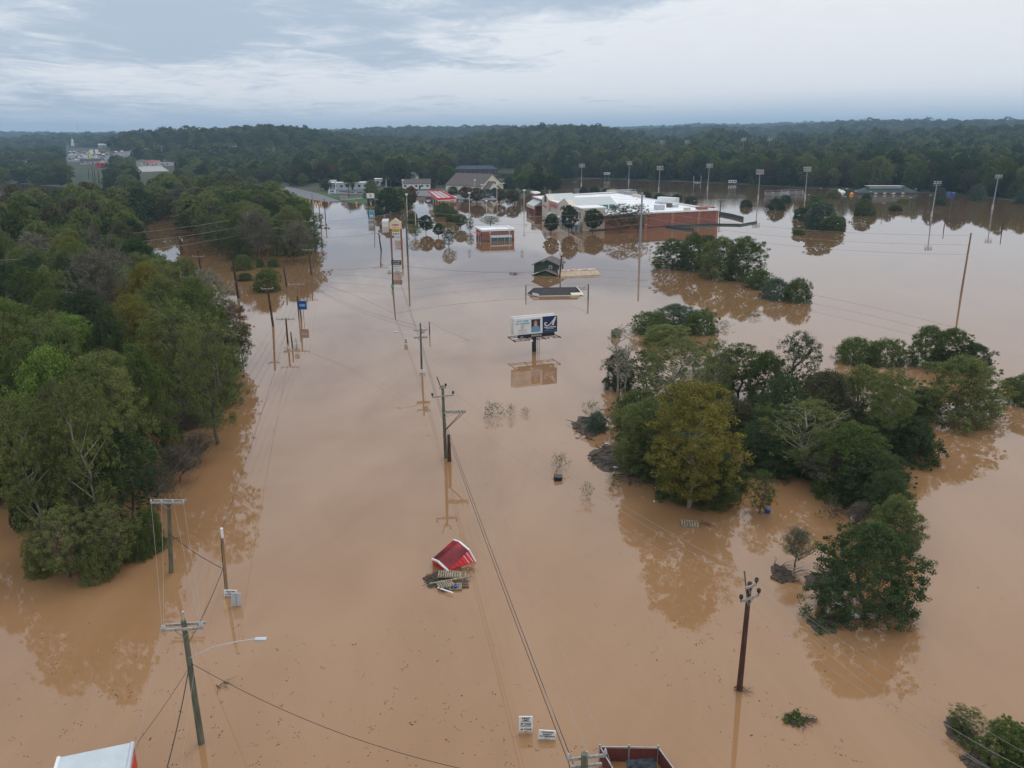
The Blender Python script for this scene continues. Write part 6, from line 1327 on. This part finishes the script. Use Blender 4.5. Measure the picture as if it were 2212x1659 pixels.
# ---------------------------------------------------------------- fence enclosure, hut, truck
FM = pmat('red_slat_fence', (.18, .045, .032), .8, col2=(.11, .032, .025), nscale=2, stretch=(6, 6, .3)); fz = 1.0
C4 = [at(1295, 1623, 0), at(1424, 1628, 0), at(1462, 1680, 0), at(1330, 1672, 0)]
C4 = [at(1296, 1606 + 8, fz * .9), at(1422, 1608 + 8, fz * .9), at(1460, 1668, fz * .9), at(1335, 1680, fz * .9)]
C4 = [Vector((p.x, p.y, 0)) for p in C4]; e = empty('fence', C4[0], 0, 'red slatted fence enclosure with grey posts at the bottom edge', 'fence')
m_ = MB(); st = MB()
for a_, b_ in ((C4[0], C4[1]), (C4[1], C4[2]), (C4[0], C4[3])):
    a_, b_ = a_ - C4[0], b_ - C4[0]; n = max(2, int((b_ - a_).length / .12))
    for i in range(n): p = a_.lerp(b_, (i + .5) / n); d = (b_ - a_).normalized(); m_.box((p.x, p.y, -.1), (.118, .03 + .012 * (i % 2), 1.9), math.atan2(d.y, d.x))
    st.bar(a_ + Vector((0, 0, .93)), b_ + Vector((0, 0, .93)), .05); st.bar(a_ + Vector((0, .05, .3)), b_ + Vector((0, .05, .3)), .03)
m_.build('slats', FM, e); st.build('rail', STEEL, e)
for p in (C4[0], C4[1], C4[0].lerp(C4[1], .5), C4[2], C4[3], C4[1].lerp(C4[2], .98) + Vector((.2, 0, 0))): q = p - C4[0]; MB().tube([(q.x, q.y, -1.5), (q.x, q.y, 1.08)], .05, 8).build('post', STEEL, e)
b = at(1385, 1659, 1.2); e = empty('hut', (b.x, b.y, 0), .08, 'black tarpaulin-covered box inside the red fence enclosure', 'hut')
TARP = pmat('black_tarp', (.012, .013, .017), .85, col2=(.05, .06, .07), nscale=3.5, spec=.15); MB().box((0, -.6, .2), (1.35, 1.5, 2.0)).build('body', TARP, e, bevel=.04); m_ = MB(); m_.poly([(-.78, -.35, 1.26), (.78, -.35, 1.26), (.74, .3, 1.45), (-.74, .3, 1.45)], (0, 0, .05)).poly([(-.72, -1.4, 1.24), (.72, -1.4, 1.24), (.72, -.4, 1.22), (-.72, -.4, 1.22)], (0, 0, .04)); m_.build('cover', TARP, e)
b = at(1358, 1652, .6); e = empty('post', (b.x, b.y, 0), 0, 'short brown wooden post left of the black hut', 'post'); MB().tube([(0, 0, -1), (0, 0, .75)], .11, 10).build('shaft', POLEB, e)
TL = [at(114, 1680, 2.3), at(124, 1636, 2.3), at(288, 1602, 2.3), at(284, 1688, 2.3)]
o_ = Vector((TL[2].x, TL[2].y, 0)); d = TL[1] - TL[2]; rz_ = math.atan2(d.y, d.x) + math.pi; e = empty('truck_body', o_, rz_, 'grey-roofed box truck body with a red side at the bottom left corner', 'truck')
Lt = d.length; MB().box((-Lt / 2, -1.15, 1.05), (Lt, 2.3, 2.4)).build('box', WHITE, e, bevel=.06); MB().box((-Lt / 2 - .02, -1.15, 2.28), (Lt - .25, 2.2, .06)).build('roof', pmat('truck_roof', (.50, .55, .58), .45, noise=.1, nscale=1.5), e)
MB().tube([(-.05, -.02, 2.22), (-.05, -2.28, 2.22)], .13, 10).build('front_cap', ALU, e); MB().box((-Lt / 2, -2.32, 1.75), (Lt - .3, .04, .7)).build('side_stripe', RED, e); MB().box((.02, -1.15, 1.5), (.05, 1.9, 1.3)).build('front_panel', RED, e); MB().box((-Lt + .06, -1.15, 2.26), (.16, 2.34, .14)).build('rear_rail', WHITE, e)
# ---------------------------------------------------------------- wires
CABLE = pmat('black_cable', (.03, .028, .03), .6); COND = pmat('aluminium_conductor', (.30, .285, .28), .6)
def wire(pts, r, mat, label, sag=.6, cat='wire', group='overhead wires', n=14):
    P_ = []
    for a_, b_ in zip(pts, pts[1:]):
        for i in range(n): t = i / n; p = Vector(a_).lerp(Vector(b_), t); p.z -= sag * 4 * t * (1 - t); P_.append(p)
    P_.append(Vector(pts[-1])); o_ = P_[0].copy(); o = MB().tube([p - o_ for p in P_], r, 5, False).build('wire', mat); o.location = o_; tag(o, label, cat, group)
def Tp(k): return Vector(POLES[k]['t'])
def En(k, i): return Vector(POLES[k]['ends'][i])
q5 = POLES['p5']['b'] + POLES['p5']['T'] * .40; q7 = POLES['p7']['b'] + POLES['p7']['T'] * .55; c9 = at(1229, 1650, 5.5)
for k, dx in enumerate((0, .22)):
    v = Vector((dx, 0, -.1 * k)); wire([Tp('p28') * 1 + v, q7 + v, q5 + Vector((.15, 0, 0)) + v, c9 + v, at(1262, 1760, 5.0) + v], .021, CABLE, ['left', 'right'][k] + ' of two heavy black cables running from the shop sign to the bottom edge', .35)
e_ = [En('p5', 0), En('p5', 1), En('p5', 2)]
for k, (s, g_) in enumerate(((En('p5', 3), (A9 + Vector((0, 0, .3)))), (En('p5', 4), (b9 + Vector((0, 0, .4)))), (En('p5', 5), (B9 + Vector((0, 0, .3)))))):
    dr = (g_ - s).normalized() * 12; wire([s, g_, g_ + dr], .009, COND, ['left', 'middle', 'right'][k] + ' pale conductor from the middle pole side arm down to the bottom pole', .8)
    wire([[En('p7', 2), En('p7', 4), En('p7', 5)][k], s], .009, COND, ['left', 'middle', 'right'][k] + ' thin conductor between the transformer pole and the middle pole', .5)
F4 = [at(2330, 1760, 6.0), at(2270, 1690, 7.0), at(2290, 1745, 6.3)]
for k, (i5, i4) in enumerate(((0, 0), (2, 2), (1, 1))): wire([En('p5', i5), En('p4', i4), F4[k]], .009, COND, ['lower', 'upper', 'middle'][k] + ' pale conductor crossing the right half over the brown pole', .9)
wire([POLES['p4']['b'] + POLES['p4']['T'] + Vector((-.38, 0, .75)), at(2240, 1640, 7.4)], .007, COND, 'thin ground wire from the brown pole bracket to the lower right', .4)
for k in range(4):
    wire([En('p24', k), En('p2', k)], .012, CABLE, ['first', 'second', 'third', 'fourth'][k] + ' thin wire from the brown crossarm pole down to the near left pole', 1.0)
    wire([En('p2', k), En('p1', k)], .008, COND, ['first', 'second', 'third', 'fourth'][k] + ' wire between the two near left poles', .3)
    if k % 2 == 0: wire([En('p1', k), at(250 + 60 * k, 1790, 5.0)], .007, COND, ['outer', '', 'inner'][k] + ' wire from the near left pole off the bottom edge', .3)
    wire([En('p23', k), En('p24', k)], .012, CABLE, ['first', 'second', 'third', 'fourth'][k] + ' wire between the two wide-crossarm poles', .5)
    wire([En('p17', k), En('p23', k)], .012, CABLE, ['first', 'second', 'third', 'fourth'][k] + ' wire from the channel mouth pole to the wide-crossarm pole', .5)
p1b = POLES['p1']['b']; T1 = POLES['p1']['T']
wire([p1b + T1 * .66, at(352, 1690, 2.5)], .03, CABLE, 'thick black cable from the near left pole to the bottom edge', .3); wire([p1b + T1 * .66 + Vector((.1, 0, 0)), at(1130, 1685, 2.6)], .016, CABLE, 'twisted dark cable sweeping across the bottom centre', 1.1)
wire([p1b + T1 * .64, at(300, 1600, 2.4), at(280, 1640, 2.0)], .013, CABLE, 'thin dark cable from the near left pole to the truck', .1); wire([p1b + T1 * .8, p1b + T1 * .95 + Vector((0, 6, 0)), POLES['p2']['b'] + POLES['p2']['T'] * .55], .022, CABLE, 'dark cable hanging between the two near left poles', .2)
wire([Tp('p3'), POLES['p24']['b'] + POLES['p24']['T'] * .6], .018, CABLE, 'dark service cable rising from the rusty-brown pole', .7); wire([En('p12', 0), En('p2', 3)], .012, CABLE, 'wire from the black channel pole to the near left pole', 1.2)
for i in range(3):
    z = Vector((0, 0, -1.2 - 2.2 * i)); a_, b_, c_ = Tp('p11') + z, Tp('p29') + z * 1.1 + Vector((0, 0, -1)), Tp('p30') + z - Vector((0, 0, 3.5))
    nm = ['top', 'middle', 'bottom'][i]; wire([at(-60, 520 + 22 * i, 12), a_], .03, COND, nm + ' transmission wire left of the steel pole', 1.5); wire([a_, b_, c_, Tp('p10') + Vector((0, 0, -.5 - 2 * i))], .028, COND, nm + ' transmission wire between the steel poles', 2.0)
    if i: wire([En('p15', i - 1), En('p12', 0)], .012, CABLE, ['', 'left', 'right'][i] + ' wire between the two channel poles', .4)
for k, i in enumerate((0, 3)): wire([En('p23', 3), En('p7', [0, 1][k])], .013, CABLE, ['upper', 'lower'][k] + ' wire crossing the drowned road to the transformer pole', .9)
wire([POLES['p22']['b'] + Vector((0, 0, 3)), POLES['p17']['b'] + Vector((0, 0, 1.5)), POLES['p28']['b'] + Vector((0, 0, 5.5)), at(1150, 588, 3), POLES['p32']['b'] + Vector((0, 0, 4))], .022, CABLE, 'slack black cable across the flood to the green shack', .6)
wire([Tp('p33'), at(1192, 612, 1.5)], .018, CABLE, 'slack wire from the left short pole', .4); wire([Tp('p34'), at(1235, 630, 1.6), POLES['p32']['b'] + POLES['p32']['T'] * .7], .018, CABLE, 'slack wire from the right short pole to the transformer pole', .3)
wire([Tp('p8'), at(1016, 736, 0)], .014, CABLE, 'loose wire trailing into the water from the thin dark pole', .2)
for k in range(2): wire([En('p19', k * 3), En('p17', k * 3)], .013, CABLE, ['left', 'right'][k] + ' wire along the poles left of the drowned road', .8)
# ---------------------------------------------------------------- floating debris
def branch_pile(px, py, w_, h_, n, label, seed, mat=DRIFT, rz=0, lmax=None, leaves=0, mat_base=True, name='debris_raft', cat='debris'):
    b = at(px, py); k = depth(b) / F_PX; W, D = w_ * k / 2, h_ * k / 2 / .45; rr = random.Random(seed); e = empty(name, b, rz, label, cat)
    if mat_base:
        m_ = MB(); N_ = 22; ring = []
        for i in range(N_): t = 2 * math.pi * i / N_; f = rr.uniform(.72, 1.08); ring.append(Vector((math.cos(t) * W * f, math.sin(t) * D * f, .02)))
        n0 = len(m_.v); m_.v += ring + [p * .8 + Vector((rr.uniform(-.1, .1), 0, .05)) for p in ring] + [p * .4 + Vector((0, 0, .07)) for p in ring] + [Vector((0, 0, .09))]
        for i in range(N_):
            j = (i + 1) % N_
            for q in (0, 1): m_.f.append([n0 + q * N_ + i, n0 + q * N_ + j, n0 + (q + 1) * N_ + j, n0 + (q + 1) * N_ + i])
            m_.f.append([n0 + 2 * N_ + i, n0 + 2 * N_ + j, n0 + 3 * N_])
        m_.build('mat', MUCK, e)
    m_ = MB(); lm = lmax or W
    for i in range(n):
        t = rr.uniform(0, 6.28); r_ = math.sqrt(rr.random()); p = Vector((math.cos(t) * W * r_, math.sin(t) * D * r_, rr.uniform(.03, .14))); a_ = rr.gauss(0, .9); L_ = lm * rr.uniform(.25, 1); d = Vector((math.cos(a_), math.sin(a_), rr.gauss(.02, .10))); q = p + d * L_ * .5 + Vector((rr.gauss(0, .1), rr.gauss(0, .1), rr.uniform(0, .2))); s = p + d * L_ + Vector((rr.gauss(0, .2), rr.gauss(0, .2), 0)); rd = rr.uniform(.015, .06) * min(1.3, max(.6, lm / 2))
        m_.tube([p, q, s], [rd, rd * .8, rd * .3], 5); 
        if rr.random() < .5: m_.tube([q, q + Vector((rr.gauss(0, .4), rr.gauss(0, .4), rr.uniform(0, .4))) * L_ * .5], [rd * .5, rd * .15], 4)
    m_.build('branches', mat, e)
    if leaves:
        rg = np.random.default_rng(seed); c_ = np.stack([rg.normal(size=leaves) * W * .5, rg.normal(size=leaves) * D * .5, np.full(leaves, .12)], axis=1); V, Q_ = leaf_cloud(rg, c_, np.full(leaves, .25), 26, .16); me = np_mesh('leaves', V, Q_); me.materials.append(FOL['green']); o = link(bpy.data.objects.new('leaves', me)); o.parent = e
    return e
DB = [(1268, 920, 70, 60, 34, 'fan of driftwood logs at the left tip of the right island', 1, 2.6), (1318, 990, 100, 66, 90, 'tangled branch raft with white litter left of the sycamore', 2, 2.2), (1395, 1032, 165, 26, 46, 'long drift logs lying under the yellow sycamore', 3, 4.5), (1250, 945, 50, 16, 14, 'thin branches trailing left of the driftwood fan', 4, 2),
 (1775, 1352, 60, 34, 26, 'matted dark debris raft in front of the big dark bush', 5, 1.2), (1808, 1338, 60, 14, 16, 'curved strip of floating litter beside the matted raft', 6, 1), (1790, 1255, 130, 40, 40, 'debris fringe along the foot of the big dark bush', 7, 1.5), (1690, 1240, 50, 40, 22, 'brown brush and planks left of the yellow-green bush', 8, 1.6), (1830, 1105, 80, 18, 26, 'light-coloured broken branches between the bushes', 9, 1.8),
 (2075, 1585, 60, 50, 34, 'upper debris raft by the bottom right bushes', 10, 1.2), (2110, 1650, 70, 30, 26, 'lower debris raft at the bottom edge by the corner bushes', 11, 1.2), (1716, 1556, 46, 22, 26, 'clump of roots and leaves floating at lower right', 12, .8), (1748, 1562, 40, 12, 14, 'thin tail of twigs right of the floating root clump', 13, .7), (1597, 1492, 24, 12, 16, 'drift collar around the foot of the brown pole', 14, .5),
 (1520, 1134, 30, 10, 12, 'black twigs trailing right of the lone pallet', 15, .8), (945, 1252, 60, 34, 26, 'dark twigs matted around the pallets', 16, .9), (1004, 1234, 44, 12, 18, 'grass mat drifting behind the pallets', 17, .7), (480, 1480, 26, 6, 6, 'forked twig floating right of the near left pole', 18, 1.0), (340, 1170, 90, 26, 26, 'twiggy litter along the right foot of the left woods', 19, 1.3), (260, 1205, 80, 22, 44, 'litter line in front of the left woods tip', 20, 1.1), (1106, 592, 16, 8, 16, 'reddish brush clump floating left of the green shack', 21, 2.0), (1250, 641 - 18, 20, 5, 8, 'yellowish brush behind the black roof', 22, 1.5), (1290, 540, 60, 10, 10, 'loose boards floating below the thin trees', 23, 2.5)]
for (x, y, w_, h_, n, lb, sd_, lm) in DB: branch_pile(x, y, w_, h_, n, lb, sd_, lmax=lm, leaves=14 if sd_ in (5, 7, 10, 12, 19, 20) else 0, mat_base=sd_ in (1, 2, 5, 6, 7, 8, 10, 11, 12, 16), mat=POLEB if sd_ == 21 else DRIFT)
def floater(px, py, fn, mat, label, name, cat, z=.05, rot=(0, 0, 0), grp=None): o = fn(MB()).build(name, mat, bevel=.02); o.location = at(px, py, z); o.rotation_euler = rot; tag(o, label, cat, grp); return o
floater(1205, 1034, lambda m: m.box((0, 0, 0), (.75, .6, .6)).box((0, 0, .32), (.82, .66, .06)), DARK, 'black plastic bin floating below the weed clump', 'bin', 'bin', .12, (.2, .15, .1))
floater(1418, 1076, lambda m: m.poly([(-.1, 0, 0), (.7, .1, 0), (.6, .5, .2), (0, .9, .9)], (.05, -.35, 0)), DARK, 'black plastic sheet sticking up near the yellow sycamore', 'plastic_sheet', 'sheet', .0)
floater(1657, 1107, lambda m: m.tube([(0, 0, -.2), (0, 0, .42)], .24, 14), BLUE, 'blue barrel floating at the small leafy tree', 'barrel', 'barrel', .0, (.2, .1, 0))
floater(1821, 1194, lambda m: m.ball((0, 0, 0), (.3, .16, .1)), BLUE, 'dark blue tarpaulin scrap behind the big dark bush', 'tarp', 'tarp', .05)
for i, (x, y, lb) in enumerate([(1328, 1009, 'white foam lump in the branch raft'), (1812, 1303, 'larger white foam scrap at the foot of the big dark bush'), (1846, 1330, 'white foam sheet scrap right of the larger one'), (1310, 958, 'small white scrap behind the branch raft'), (1843, 1118, 'white plank scrap by the broken branches'), (1413, 1083, 'white cup beside the black plastic sheet'), (1770, 1283, 'tiny white scrap on the left of the debris fringe'), (1330, 965, 'tiny white scrap above the foam lump')]):
    s = [.38, .42, .4, .18, .4, .13, .15, .14][i]; floater(x, y, lambda m, s=s: m.ball((0, 0, 0), (s, s * .6, s * .35), 8, 5), WHITE, lb, 'foam_scrap', 'litter', .08, (0, .2, i))
for i, (x, y) in enumerate([(1414, 566), (1420, 569.5), (1427, 570.5)]): floater(x, y, lambda m: m.ball((0, 0, 0), (1.0, .35, .3), 10, 6), YEL, ['left', 'middle', 'right'][i] + ' yellow float at the island below the supermarket', 'float', 'float', .1, (0, 0, .1), 'yellow floats')
floater(1839.5, 419, lambda m: m.ball((0, 0, 0), (1.2, .8, .9)), bpy.data.materials['orange_plastic'], 'orange float far out in the flooded courts', 'float', 'float', .4)
for i, (x, y) in enumerate([(1814, 413), (1821, 415)]): floater(x, y, lambda m: m.poly([(-1.3, -1, 0), (1.3, -1, 0), (0, 0, 1.2)], (0, 2, 0)), WHITE, ['left', 'right'][i] + ' white canopy top poking out of the flooded courts', 'canopy_top', 'canopy', 0)
floater(2055, 420, lambda m: m.poly([(-2.6, -2, 0), (2.6, -2, 0), (0, 0, 1.4)], (0, 4, 0)), BLUE, 'blue canopy top near the silvery tree', 'canopy_top', 'canopy', .1)
# dark green fence screens round the supermarket yard
SCR = pmat('green_screen', (.03, .075, .07), .7)
def screen(pts, label, h_=.9):
    P_ = [at(*p) for p in pts]; e = empty('screen_fence', P_[0], 0, label, 'fence'); m_ = MB()
    for a_, b_ in zip(P_, P_[1:]): m_.bar(a_ - P_[0] + Vector((0, 0, h_ / 2 - .1)), b_ - P_[0] + Vector((0, 0, h_ / 2 - .1)), .12, h_)
    m_.build('screen', SCR, e); q = MB()
    for p in P_: q.tube([p - P_[0] + Vector((0, 0, -1)), p - P_[0] + Vector((0, 0, h_ + .1))], .06, 6)
    q.build('posts', STEEL, e)
screen([(1553, 463), (1580, 468), (1606, 475)], 'dark green screen fence running back from the supermarket corner', 1.3); screen([(1438, 491), (1500, 488), (1549, 486), (1600, 487), (1635, 481)], 'low green screen fence in front of the brick wall', .7); screen([(1438, 491), (1455, 494.5), (1500, 498)], 'green screen fence bending away from the brick wall', .8)
# fine flotsam
rr = random.Random(77); m_ = MB()
for _ in range(800):
    x = rr.uniform(20, 2190); y = rr.choice([rr.uniform(1330, 1655), rr.uniform(1380, 1655), rr.uniform(900, 1655)]); p = at(x, y, .012)
    if any((p.x-a)**2 + (p.y-b)**2 < (w*1.1)**2 for a, b, w in TPOS): continue
    if vnoise(p.x * .16 + p.y * .10 + 5, p.y * .05) < .56: continue
    s = rr.uniform(.010, .034) * (1 if rr.random() < .93 else 2.4); an = rr.gauss(.3, .6)
    for k in range(rr.choice([1, 1, 2, 4])): q = p + Vector((rr.gauss(0, .12), rr.gauss(0, .12), 0)); m_.bar(q - Vector((math.cos(an), math.sin(an), 0)) * s, q + Vector((math.cos(an), math.sin(an), 0)) * s, s * rr.uniform(.4, .9), .03)
tag(m_.build('flotsam', MUCK), 'scattered dark specks of flotsam on the brown water', 'flotsam', kind='stuff')
